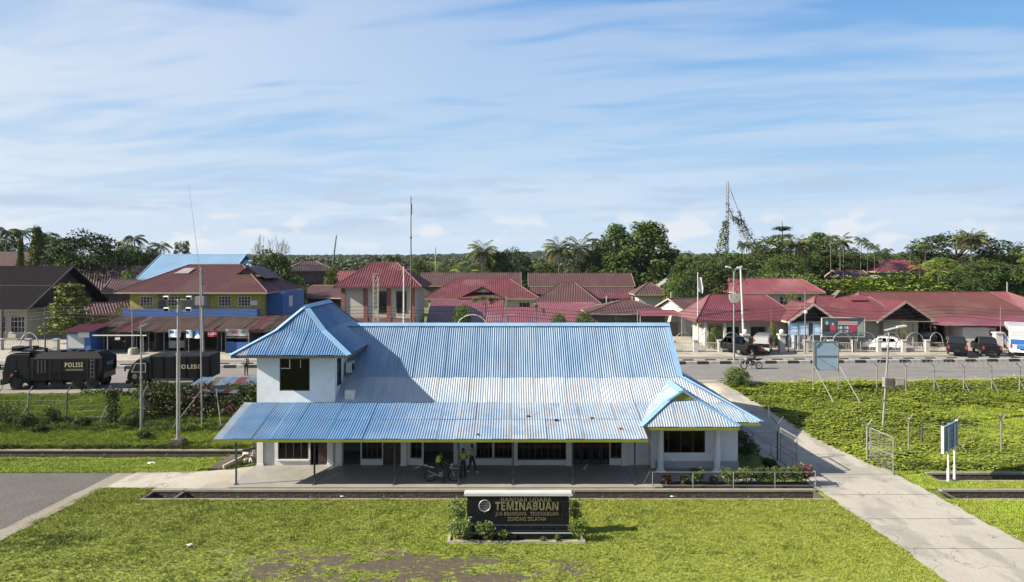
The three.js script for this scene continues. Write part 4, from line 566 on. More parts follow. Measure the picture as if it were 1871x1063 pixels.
// leaning street lamp with two meter boxes, right
{
  const d = 50, xb = Xp(1612, d), yb = th(xb, d), xt = Xp(1624.5, d), yt = Yp(603, d), t = thingW('street_lamp', 'leaning street lamp with two meter boxes rising from the overgrown plot', 'street lamp', [xb, yb, -d]), at = (y) => xb + (xt - xb) * (y - yb) / (yt - yb);
  part('pole', bar([xb, yb - 0.3, -d], [xt, yt, -d], 0.085, 0.055, 10), M_galv, t); part('arm', [bar([at(yt - 0.15), yt - 0.15, -d], [at(yt) + 0.7, yt + 0.22, -d], 0.03), bar([at(yt - 0.9), yt - 0.9, -d], [at(yt) + 0.5, yt + 0.12, -d], 0.022)], M_galv, t);
  part('lamp_head', box(0.65, 0.1, 0.24, at(yt) + 0.85, yt + 0.27, -d, 0, 0, 0.12), M_plastic, t); part('solar_panel', box(0.75, 0.04, 0.5, at(yt) + 0.1, yt + 0.08, -d, 0, 0, 0.25), M(0.35, 0.36, 0.36, 0.3), t);
  const y = Yp(697, d); for (const [dx, w, h, l] of [[0.08, 0.62, 0.66, 'grey open meter box'], [0.85, 0.72, 0.5, 'pale meter box']]) { const b = part('meter_box', box(w, h, 0.35, at(y) + dx, y, -d + 0.15), M(0.36, 0.34, 0.3, 0.7, { map: T.hard }), t, { label: l }); part('door_panel', box(w * 0.75, h * 0.7, 0.02, at(y) + dx, y, -d + 0.335), dx < 0.5 ? M(0.12, 0.11, 0.1) : M(0.42, 0.4, 0.36), b); } part('strut', bar([at(2.9) - 0.6, 2.9, -d + 0.06], [at(2.9) + 0.5, 2.9, -d + 0.06], 0.03), M_galv, t);
}
// roadside fence posts with coiled wire, right
{
  const px = [1602, 1655, 1707, 1760, 1812, 1862];
  px.forEach((p, i) => { const d = 57.4, x = Xp(p, d); yPost(`${ORD[i]} forked roadside fence post right of the leaning street lamp`.replace('first forked', 'forked').replace('forked roadside fence post right', i ? 'forked roadside fence post right' : 'roadside fence post just left'), x, th(x, d), d, 2.5, { m: M_postc, lean: 0.08 * Math.sin(i * 3), strut: i > 1 ? 0.35 : 0 }); });
  const d = 57.4, x0 = Xp(1655, d), x1 = Xp(1871, d), pts = []; for (let i = 0; i <= 300; i++) { const a = i * 0.62, x = lerp(x0, x1 + 2, i / 300); pts.push([x, th(x, d) + 2.32 + 0.24 * Math.sin(a), -d + 0.24 * Math.cos(a)]); }
  solo('coiled_wire', 'coil of barbed wire along the top of the roadside fence', 'barbed wire', tube(pts, 0.012, 900, 4), M_galv);
  const t = thingW('roadside_wire', 'thin wire strands low on the roadside fence at the right', 'wire', [36, 2, -d]); for (const h of [0.5, 0.9, 1.3, 1.7]) part('strand', bar([x0 - 2.3, th(x0, d) + h, -d], [x1 + 3, th(x1, d) + h, -d], 0.007, 0.007, 4), M_galv, t);
}
// poles on the left grass slope
{
  let d = 48, x = Xp(258, d), y = th(x, d); const yt = Yp(592, d);
  const t = thingW('solar_street_lamp', 'thin solar street lamp on the grass slope, nearer the trucks', 'street lamp', [x, y, -d]); part('pole', bar([x, y - 0.2, -d], [x, yt, -d], 0.075, 0.05, 10), M_galv, t);
  part('clamp', [cyl(0.1, 0.1, 0.06, x, Yp(690, d), -d)], M_galv, t); part('solar_panel', box(0.9, 0.04, 0.62, x + 0.35, yt + 0.28, -d, 0.5, 0, 0.5), M(0.03, 0.05, 0.09, 0.25), t); part('panel_back', box(0.86, 0.03, 0.58, x + 0.36, yt + 0.24, -d, 0.5, 0, 0.5), M_plastic, t); part('lamp_head', box(0.5, 0.08, 0.18, x + 0.12, yt - 0.1, -d, 0.3, 0, 0.45), M_plastic, t);
  d = 46.6; x = Xp(326, d); y = th(x, d); const y2 = Yp(546, d), f = thingW('floodlight_pole', 'tall floodlight pole on a dark concrete block in the left grass', 'light pole', [x, y, -d]);
  part('base_block', [box(0.85, 0.45, 0.8, x, y + 0.15, -d), box(0.7, 0.1, 0.65, x, y + 0.42, -d)], M_dirtwall, f); part('pole', [bar([x, y + 0.4, -d], [x, lerp(y, y2, 0.62), -d], 0.12, 0.12, 12), bar([x, lerp(y, y2, 0.62), -d], [x, y2, -d], 0.085, 0.08, 12), cyl(0.15, 0.15, 0.1, x, lerp(y, y2, 0.62), -d)], M_galv, f); part('flange', cyl(0.2, 0.2, 0.05, x, y + 0.47, -d), M_galv, f);
  for (const [yy, w] of [[y2 - 0.05, 0.75], [y2 - 0.8, 0.72]]) { part('crossarm', bar([x - w, yy, -d], [x + w, yy, -d], 0.03), M_galv, f); for (const s of [-1, 1]) { const h = part('floodlight', box(0.32, 0.24, 0.14, x + s * w, yy + 0.12, -d + 0.1, 0, 0.5), M_plastic, f); part('lens', box(0.27, 0.19, 0.01, x + s * w, yy + 0.09, -d + 0.185, 0, 0.5), M_glass, h); } }
  d = 49.2; x = Xp(369, d); y = th(x, d); const m = thingW('guyed_mast', 'very thin mast with a long whip antenna behind the vine-grown shed', 'mast', [x, y, -d]); part('pole', [bar([x, y - 0.2, -d], [x - 0.12, Yp(498, d), -d], 0.05, 0.04)], M_galv, m); part('whip_antenna', bar([x - 0.14, Yp(498, d), -d], [Xp(345, d), Yp(335, d), -d], 0.018, 0.007, 5), M_galv, m); part('guy_wire', bar([x - 0.1, y + 2.6, -d], [x - 1.8, y + 0.2, -d + 0.5], 0.012, 0.012, 4), M_galv, m); part('guy_wire', bar([Xp(395, d), y + 2.8, -d], [Xp(410, d), y + 0.4, -d + 0.6], 0.03, 0.03, 5), M_galv, m);
}
// left boundary fence
[[-2, 'first'], [50, 'second'], [122, 'third'], [196, 'fourth'], [262, 'fifth']].forEach(([p, o], i) => { const d = 50.2, x = Xp(p, d), names = ['boundary fence post at the left picture edge below the big truck', 'leaning boundary fence post below the cab of the big truck', 'dark boundary fence post below the middle of the big truck', 'boundary fence post smothered in vines below the tail of the big truck', 'boundary fence post beside the thin solar lamp']; yPost(names[i], x, th(x, d), d, 2.6, { m: i === 2 ? M_post : M_postc, one: true, lean: i === 1 ? 0.12 : 0.03, strut: i === 1 || i === 3 ? -0.35 : 0 }); });
{ const d = 50.2, t = thingW('boundary_wire', 'sagging wire strands of the left boundary fence', 'wire', [-32, 1, -d]); for (const h of [0.4, 0.8, 1.2, 1.6, 2.0, 2.3]) part('strand', tube([...Array(9)].map((_, i) => { const x = lerp(-42, -25.5, i / 8); return [x, th(x, d) + h - 0.06 * (i & 1), -d]; }), 0.008, 24, 4), M_galv, t); const w = []; for (let x = -37; x < -25.6; x += 0.18) w.push(bar([x, th(x, d) + 0.1, -d], [x, th(x, d) + 2.1, -d], 0.004, 0.004, 3)); part('wire_mesh', w, M_galv, t, { kind: 'stuff' }); const xg = Xp(128, d), yg = th(xg, d) + 2.3; }
// patched shed overgrown with vines
T.rust = tex(512, (u, v) => { const a = fbm(u * 10, v * 6, 5, 10), b = fbm(u * 60, v * 8, 3, 60); return L3(...mix3([0.05, 0.033, 0.025], [0.22, 0.125, 0.09], clamp(a * 0.9 + b * 0.5 - 0.25))); }, { m: 5 });
const M_rust = MAPM(T.rust, 0.85), M_rustdark = new THREE.MeshStandardMaterial({ map: T.rust, color: lin(0.55, 0.5, 0.5), roughness: 0.9, side: THREE.DoubleSide }), M_patch = [M(0.17, 0.27, 0.40, 0.6, { map: T.hard }), M(0.24, 0.045, 0.06, 0.65, { map: T.hard }), M(0.32, 0.33, 0.34, 0.6, { map: T.hard }), M(0.2, 0.15, 0.13, 0.75, { map: T.hard }), M(0.24, 0.34, 0.47, 0.6, { map: T.hard })];
{
  const t = thingW('overgrown_shed', 'low shed of patched red, blue and grey metal sheets smothered in vines', 'shed', [-22.5, 1.2, -52.5]), r = rng(40), dark = M(0.06, 0.045, 0.035, 0.95, { map: T.hard });
  const gy = (x, d) => th(x, d) - 0.2;
  for (let i = 0; i < 12; i++) { const x = -26.6 + i * 0.72; part('wall_sheet', box(0.7, 2.3 + 0.2 * r(), 0.05, x, gy(x, 51.8) + 1.0, -51.8 + 0.06 * r()), i % 4 === 1 ? M_rustdark : dark, t); }
  part('side_wall', [bx(-26.95, -26.9, 0.9, 3.0, -51.8, -54.5), bx(-18.3, -18.25, 0.9, 3.3, -51.8, -54.5), bx(-26.9, -18.3, 0.9, 3.3, -54.5, -54.55)], dark, t);
  const seq = [2, 2, 1, 1, 1, 1, 1, 2]; seq.forEach((k, i) => { const x = -27.6 + i * 0.72; part('roof_sheet', corrug([[x, 2.95, -51.0], [x + 0.78, 2.95, -51.0], [x + 1.0, 3.22, -53.2], [x + 0.22, 3.22, -53.2]], 0.16, 0.03, { lift: 0.02 * r() }), M_patch[k], t); });
  const seq2 = [0, 4, 3, 4, 0, 1, 4, 0, 1, 2, 4]; seq2.forEach((k, i) => { const x = -24.0 + i * 0.6; part('roof_sheet', corrug([[x, 3.08 + 0.04 * r(), -51.2], [x + 0.66, 3.08, -51.2], [x + 1.0, 3.72, -54.3], [x + 0.34, 3.72, -54.3]], 0.16, 0.03, { lift: 0.03 + 0.03 * r() }), M_patch[k], t); });
  for (let i = 0; i < 5; i++) { const x = -21.9 + i * 0.16 + (i > 2 ? 0.35 : 0); part('leaning_board', beam([x - 0.25, 1.2, -51.35], [x + 0.15, 2.35, -51.6], 0.1, 0.03), i > 2 ? M_patch[1] : M(0.36, 0.34, 0.3, 0.9, { map: T.hard }), t); }
  const L = new Leaves(); for (let i = 0; i < 5200; i++) { const x = -27.2 + 9.6 * r(), hole = Math.exp(-Math.pow((x + 21.6) / 0.9, 2)); let h = Math.pow(r(), 0.8) * (2.2 + 0.5 * fbm(x * 1.1, 2, 3)); if (r() < hole * 0.75) h = h * 0.3 + (r() < 0.4 ? 1.8 : 0); const dens = fbm(x * 0.9, h * 1.1 + 4, 4); if (dens < 0.36) continue; const y = th(x, 51.4) - 0.1 + h, s = 0.13 + 0.12 * r(); L.rand(r, x, y, -51.55 + 0.75 * r() * (1 - 0.25 * h) + 0.2, s, s * 0.75, toneOf(r, fbm(x * 0.8 + 9, h, 3) > 0.56 ? [0.10, 0.075, 0.05] : [0.06, 0.085, 0.022], 0.35)); }
  part('creeper', L.geo(), M_leaf, t, { keepUV: true, kind: 'stuff' });
}
// vine-grown column on the fence and bushes along its foot
{
  const r = rng(61), d = 50.1, L = new Leaves(), x0 = Xp(206, d); for (let i = 0; i < 900; i++) { const h = 2.4 * r(), y = th(x0, d) + h, s = 0.12 + 0.1 * r(); L.rand(r, x0 + (r() - 0.5) * (0.9 - 0.15 * h + (h > 2 ? 0.5 : 0)), y, -d + (r() - 0.5) * 0.7, s, s * 0.7, toneOf(r, [0.055, 0.07, 0.022], 0.35)); }
  for (let i = 0; i < 500; i++) { const k = r(), x = lerp(Xp(150, d), Xp(260, d), k), y = th(x, d) + 2.2 + 0.25 * (r() - 0.5) - (k > 0.7 ? 1.4 * (k - 0.7) * r() : 0), s = 0.12 + 0.1 * r(); L.rand(r, x, y, -d + (r() - 0.5) * 0.5, s, s * 0.7, toneOf(r, [0.065, 0.085, 0.025], 0.35)); }
  const vine = new THREE.Mesh(L.geo(), M_leaf); vine.name = 'fence_vine'; vine.userData = { kind: 'stuff', label: 'vines climbing the left boundary fence' }; scene.add(vine);
  [[10, 775, 1.0, 1.9, 'leafy weedy bush at the left picture edge by the fence'], [45, 782, 0.8, 1.0, 'low dark bush against the fence by the left picture edge'], [92, 772, 0.6, 1.3, 'spindly bush in front of the leaning boundary post'], [150, 778, 0.7, 0.6, 'low dark weeds between the dark boundary post and the vines'], [235, 778, 0.9, 0.8, 'dark bush between the vine column and the thin solar lamp'], [262, 800, 0.45, 0.5, 'weed tuft at the foot of the thin solar lamp'], [70, 790, 0.8, 0.5, 'low shaded weeds under the leaning boundary post']].forEach(([px, py, R, H, l]) => { const p = onGround(px, py); shrub(l, p, R, H, [0.06, 0.08, 0.022], { size: 0.15, n: 8 }); });
}
// litter
for (const [px, py, s, l] of [[348, 997, 0.13, 'scrap of white litter on the muddy front lawn'], [277, 847, 0.2, 'white crumpled litter on the grass by the retaining wall'], [625, 909, 0.07, 'pale scrap lying on the drain kerb'], [1228, 909, 0.08, 'pale scrap on the drain kerb below the planter']]) { const p = onGround(px, py), g = new THREE.IcosahedronGeometry(s, 1); { const q = rng(Math.round(px)), pp = g.attributes.position; for (let i = 0; i < pp.count; i++) { const f = 0.6 + 0.8 * vn(pp.getX(i) * 31 + px, pp.getZ(i) * 37 + pp.getY(i) * 23); pp.setXYZ(i, pp.getX(i) * f * 1.3, pp.getY(i) * f * 0.35, pp.getZ(i) * f * 0.7); } g.computeVertexNormals(); } g.translate(p[0], p[1] + 0.05, p[2]); solo('litter', l, 'litter', g, M_plastic); }

// bits lying on the blue roof
[[965, 761, 0.09, [0.03, 0.03, 0.035], 'dark scrap on the pale middle of the blue roof'], [1016, 768, 0.10, [0.04, 0.03, 0.025], 'dark leaf scrap right of the roof centre'], [1081, 764, 0.08, [0.04, 0.035, 0.03], 'dark scrap on the blue roof toward the porch'], [873, 794, 0.07, [0.03, 0.03, 0.03], 'tiny dark scrap near the eave above the standing people'], [1133, 783, 0.08, [0.5, 0.06, 0.03], 'small red object on the blue roof near the porch']].forEach(([px, py, s, c, l]) => { let d = 39.3; while (d < 46 && Yp(py, d) > pl(d, [[39.2, 2.82], [43.8, 3.9], [46, 5.1]]) + 0.06) d += 0.02; const g = new THREE.IcosahedronGeometry(s, 1); g.scale(1.4, 0.6, 0.9); g.translate(Xp(px, d), Yp(py, d) + s * 0.4, -d); solo('roof_scrap', l, 'scrap', g, M(...c, 0.8)); });
// ---------- the town across the road ----------
const TOWN = 2.72;
const redTex = (seed, a, b, c) => tex(512, (u, v) => { const n = fbm(u * 8 + seed, v * 8, 5, 8), s = fbm(u * 70, v * 5 + seed, 3, 70), p = sstep(0.58, 0.75, fbm(u * 5 + 9, v * 5 + seed, 4, 5)); return L3(...mix3(mix3(a, b, clamp(n * 0.8 + s * 0.6 - 0.2)), c, p * 0.75)); }, { m: 14 });
T.red = redTex(1, [0.09, 0.017, 0.021], [0.17, 0.033, 0.039], [0.22, 0.085, 0.08]); T.brown = redTex(5, [0.055, 0.024, 0.022], [0.12, 0.05, 0.042], [0.15, 0.08, 0.07]); T.maroon = redTex(8, [0.07, 0.018, 0.016], [0.13, 0.034, 0.026], [0.13, 0.065, 0.045]); T.pink = redTex(12, [0.15, 0.032, 0.042], [0.24, 0.062, 0.072], [0.27, 0.12, 0.115]);
const roofM = (map) => new THREE.MeshStandardMaterial({ map, roughness: 0.55, side: THREE.DoubleSide });
T.crim = redTex(21, [0.085, 0.014, 0.022], [0.16, 0.028, 0.04], [0.2, 0.05, 0.06]); const R_crim = roofM(T.crim), R_red = roofM(T.red), R_brown = roofM(T.brown), R_maroon = roofM(T.maroon), R_pink = roofM(T.pink), R_dark = new THREE.MeshPhysicalMaterial({ color: lin(0.016, 0.013, 0.015), map: T.hard, roughness: 0.95, specularIntensity: 0.15, side: THREE.DoubleSide }), R_blue = M(0.26, 0.42, 0.60, 0.5, { map: T.wear });
const W_cream = M(0.60, 0.55, 0.46, 0.9, { map: T.wear }), W_white = M(0.62, 0.60, 0.56, 0.9, { map: T.wear }), W_yellow = M(0.45, 0.40, 0.07, 0.85, { map: T.wear }), W_blue = M(0.035, 0.13, 0.42, 0.7, { map: T.wear }), W_dark = M(0.16, 0.135, 0.115, 0.9, { map: T.hard }), W_grey = M(0.28, 0.27, 0.25, 0.9, { map: T.wear }), W_rose = M(0.30, 0.13, 0.11, 0.9, { map: T.wear }), F_white = M(0.62, 0.61, 0.58, 0.7), F_trim = M(0.36, 0.3, 0.24, 0.8);
function house(name, label, o) {
  const g = thing(name, label, o.cat ?? 'house', [o.c[0], o.y ?? TOWN, -o.c[1]], o.ry ?? 0, o.group), { w, dp, h } = o, ov = o.ov ?? 0.8, W = w / 2 + ov, D = dp / 2 + ov, H = h, T_ = h + o.rise, rl = o.ridge ?? Math.max(0, W - D), rib = o.rib ?? 0.3, amp = o.amp ?? 0.045, rm = o.roof, u2 = { keepUV: true };
  part('wall', bx(-w / 2, w / 2, -0.4, h + (o.lift ?? 0.05), dp / 2, -dp / 2), o.wall, g);
  const sl = (f, m = rm) => part('roof_slope', corrug(f, rib, amp), m, g, u2), off = o.shift ?? 0;
  const caps = [], cap = (a, b) => caps.push(bar(a, b, 0.1, 0.1, 6));
  if (o.type === 'gable') { sl([[-W, H, D], [W, H, D], [W, T_, 0], [-W, T_, 0]]); sl([[W, H, -D], [-W, H, -D], [-W, T_, 0], [W, T_, 0]], o.roofBack ?? rm); for (const s of [-1, 1]) part('gable_wall', poly([[s * w / 2, h, dp / 2], [s * w / 2, h, -dp / 2], [s * w / 2, T_ - 0.15, 0]]), o.gable ?? o.wall, g); cap([-W, T_, 0], [W, T_, 0]); part('barge_board', [beam([-W, H, D], [-W, T_, 0], 0.06, 0.22), beam([-W, H, -D], [-W, T_, 0], 0.06, 0.22)], o.trim ?? F_trim, g); part('barge_board', [beam([W, H, D], [W, T_, 0], 0.06, 0.22), beam([W, H, -D], [W, T_, 0], 0.06, 0.22)], o.trim ?? F_trim, g); }
  else if (o.type === 'gableZ') { sl([[-W, H, -D], [-W, H, D], [0, T_, D], [0, T_, -D]]); sl([[W, H, D], [W, H, -D], [0, T_, -D], [0, T_, D]]); for (const s of [-1, 1]) part('gable_wall', poly([[-w / 2, h, s * dp / 2], [w / 2, h, s * dp / 2], [0, T_ - 0.15, s * dp / 2]]), o.gable ?? o.wall, g); cap([0, T_, -D], [0, T_, D]); part('barge_board', [beam([-W, H, D], [0, T_, D], 0.06, 0.22), beam([W, H, D], [0, T_, D], 0.06, 0.22)], o.trim ?? F_trim, g); }
  else { sl([[-W, H, D], [W, H, D], [rl + off, T_, 0], [-rl + off, T_, 0]]); sl([[W, H, -D], [-W, H, -D], [-rl + off, T_, 0], [rl + off, T_, 0]]); sl([[-W, H, -D], [-W, H, D], [-rl + off, T_, 0]]); sl([[W, H, D], [W, H, -D], [rl + off, T_, 0]]); if (rl) cap([-rl + off, T_, 0], [rl + off, T_, 0]); cap([-W, H, D], [-rl + off, T_, 0]); cap([W, H, D], [rl + off, T_, 0]); cap([-W, H, -D], [-rl + off, T_, 0]); cap([W, H, -D], [rl + off, T_, 0]); }
  part('ridge_cap', caps, o.capm ?? rm, g, { kind: 'stuff' });
  const fa = (q) => part('fascia', q, o.trim ?? F_trim, g); if (o.type !== 'gableZ') { fa(bx(-W, W, H - 0.2, H - 0.01, D, D - 0.04)); fa(bx(-W, W, H - 0.2, H - 0.01, -D + 0.04, -D)); } if (o.type !== 'gable') { fa(bx(-W, -W + 0.04, H - 0.2, H - 0.01, D - 0.041, -D + 0.041)); fa(bx(W - 0.04, W, H - 0.2, H - 0.01, D - 0.041, -D + 0.041)); }
  part('soffit', poly([[-W + 0.05, H - 0.06, D - 0.05], [W - 0.05, H - 0.06, D - 0.05], [W - 0.05, H - 0.06, -D + 0.05], [-W + 0.05, H - 0.06, -D + 0.05]]), o.trim ?? F_trim, g);
  for (const q of o.win ?? []) window_(g, dp / 2, ...q); for (const q of o.doors ?? []) door_(g, dp / 2, ...q);
  return g;
}
function window_(g, z, x, y, w, h, fm = F_white, nx = 2, ny = 2) { const f = part('window', [bx(x, x + w, y, y + 0.08, z - 0.02, z + 0.07), bx(x, x + w, y + h - 0.08, y + h, z - 0.02, z + 0.07), bx(x, x + 0.08, y + 0.08, y + h - 0.08, z - 0.02, z + 0.07), bx(x + w - 0.08, x + w, y + 0.08, y + h - 0.08, z - 0.02, z + 0.07)], fm, g); part('pane', bx(x + 0.08, x + w - 0.08, y + 0.08, y + h - 0.08, z + 0.01, z + 0.025), M_glass, f); const b = []; for (let i = 1; i < nx; i++) b.push(bx(x + w * i / nx - 0.03, x + w * i / nx + 0.03, y + 0.08, y + h - 0.08, z + 0.026, z + 0.055)); for (let i = 1; i < ny; i++) b.push(bx(x + 0.08, x + w - 0.08, y + h * i / ny - 0.025, y + h * i / ny + 0.025, z + 0.056, z + 0.068)); if (b.length) part('glazing_bar', b, fm, f); }
function door_(g, z, x, y, w, h, m = W_dark) { const d = part('door', bx(x, x + w, y, y + h, z - 0.02, z + 0.05), m, g); part('door_frame', [bx(x - 0.08, x, y, y + h, z - 0.02, z + 0.08), bx(x + w, x + w + 0.08, y, y + h, z - 0.02, z + 0.08), bx(x - 0.08, x + w + 0.08, y + h, y + h + 0.08, z - 0.02, z + 0.08)], F_trim, d); }
// left: long dark-roofed building with yellowish piers
{
  const g = house('long_hall', 'long low hall with a near-black roof and yellow piers at the left picture edge', { cat: 'building', c: [-78.2, 97], ry: -0.06, w: 36, dp: 14, h: 3.9, rise: 5.2, ov: 1.2, type: 'gable', wall: W_cream, roof: R_dark, trim: M(0.09, 0.075, 0.06, 0.9), gable: M(0.08, 0.06, 0.045, 0.9, { map: T.hard }), rib: 0.35 });
  part('roof_seam', beam([-19, 6.7, 3.9], [19, 6.7, 3.9], 0.08, 0.05), M(0.12, 0.11, 0.1), g);
  for (let i = 0; i < 7; i++) { const x = 0.6 + i * 2.5; part('pier', bx(x - 0.18, x + 0.18, -0.3, 3.9, 8.0, 8.3), i % 2 ? W_dark : W_dark, g); window_(g, 7, x + 0.35, 0.9, 1.9, 2.1, F_white, 4, 3); }
  part('veranda_floor', bx(-18, 18, -0.3, 0.25, 7.01, 8.6), W_grey, g);
}
{ const g = house('brown_house', 'house with a weathered brown roof and pale barge board behind the layered tree', { c: [-63.5, 109], ry: 0.45, w: 12, dp: 10, h: 5.2, rise: 3.9, ov: 0.9, type: 'gable', wall: W_dark, roof: R_brown, trim: M(0.42, 0.4, 0.37), rib: 0.35, win: [[2.5, 3.2, 1.2, 1.2, F_white, 2, 1]] }); }
house('gabled_house', 'small house with a reddish brown roof and dark gable left of the yellow building', { c: [-53, 101], ry: 0.2, w: 6, dp: 5.5, h: 5.6, rise: 1.6, ov: 0.7, type: 'gable', wall: W_dark, roof: R_brown, gable: M(0.11, 0.12, 0.13, 0.9), rib: 0.35 });
// yellow and blue two-storey building
{
  const g = house('yellow_house', 'two-storey yellow house with blue balcony and maroon roof behind the stalls', { c: [Xp(357, 83) , 88.5], w: 15.2, dp: 11, h: 6.3, rise: 3.1, ov: 1.25, ridge: 3.3, shift: 0.2, type: 'hip', wall: W_yellow, roof: R_maroon, trim: F_trim, rib: 0.3 }), z = 5.5;
  for (const x of [-6.4, -3.2, 2.7, 5.0]) window_(g, z, x, 4.6, x === -3.2 ? 1.6 : 1.5, 1.15, F_white, 4, 3); door_(g, z, -4.3, 4.1, 0.9, 2.0); part('upper_panel', bx(-1.3, 1.6, 4.0, 6.2, z, z + 0.05), W_grey, g); door_(g, z + 0.05, 1.0, 4.1, 0.6, 1.95, W_grey);
  part('balcony', [bx(-7.9, 7.6, 3.45, 4.35, z + 1.0, z + 1.12), bx(-7.9, -7.78, 3.45, 4.35, z, z + 0.999), bx(7.48, 7.6, 3.45, 4.35, z, z + 0.999)], W_blue, g, { label: 'solid blue balcony front' }); part('balcony_floor', bx(-7.78, 7.48, 3.42, 3.55, z, z + 0.999), W_grey, g); part('ground_floor_wall', bx(-7.7, 7.7, -0.3, 3.44, z + 0.005, z + 0.1), W_dark, g);
  part('side_wall', bx(7.61, 9.6, -0.3, 6.1, 3.5, -5), W_blue, g, { label: 'blue side wing' }); part('side_window', bx(9.6, 9.65, 4.3, 5.6, 0, 1.3), F_white, g);
  part('roof_patch', slab([[-3.9, 8.38, 2.55], [-2.2, 8.38, 2.55], [-1.9, 9.02, 1.3], [-3.2, 9.02, 1.3]], 0.03), M(0.33, 0.31, 0.29, 0.7, { map: T.hard }), g, { label: 'pale grey patch of replaced sheets' });
  part('air_conditioner', box(0.8, 0.55, 0.3, 6.9, 5.0, z + 0.16), M_plastic, g); part('roof_gable', [poly([[3.4, 8.0, 2.4], [6.6, 8.0, 2.4], [5.0, 9.1, 2.0]])], W_dark, g); part('gable_roof', [slab([[3.0, 7.8, 2.6], [5.0, 9.2, 2.6], [5.0, 9.2, -3], [3.0, 7.8, -3]], 0.06), slab([[5.0, 9.2, 2.6], [7.2, 7.8, 2.6], [7.2, 7.8, -3], [5.0, 9.2, -3]], 0.06)], R_maroon, g);
}
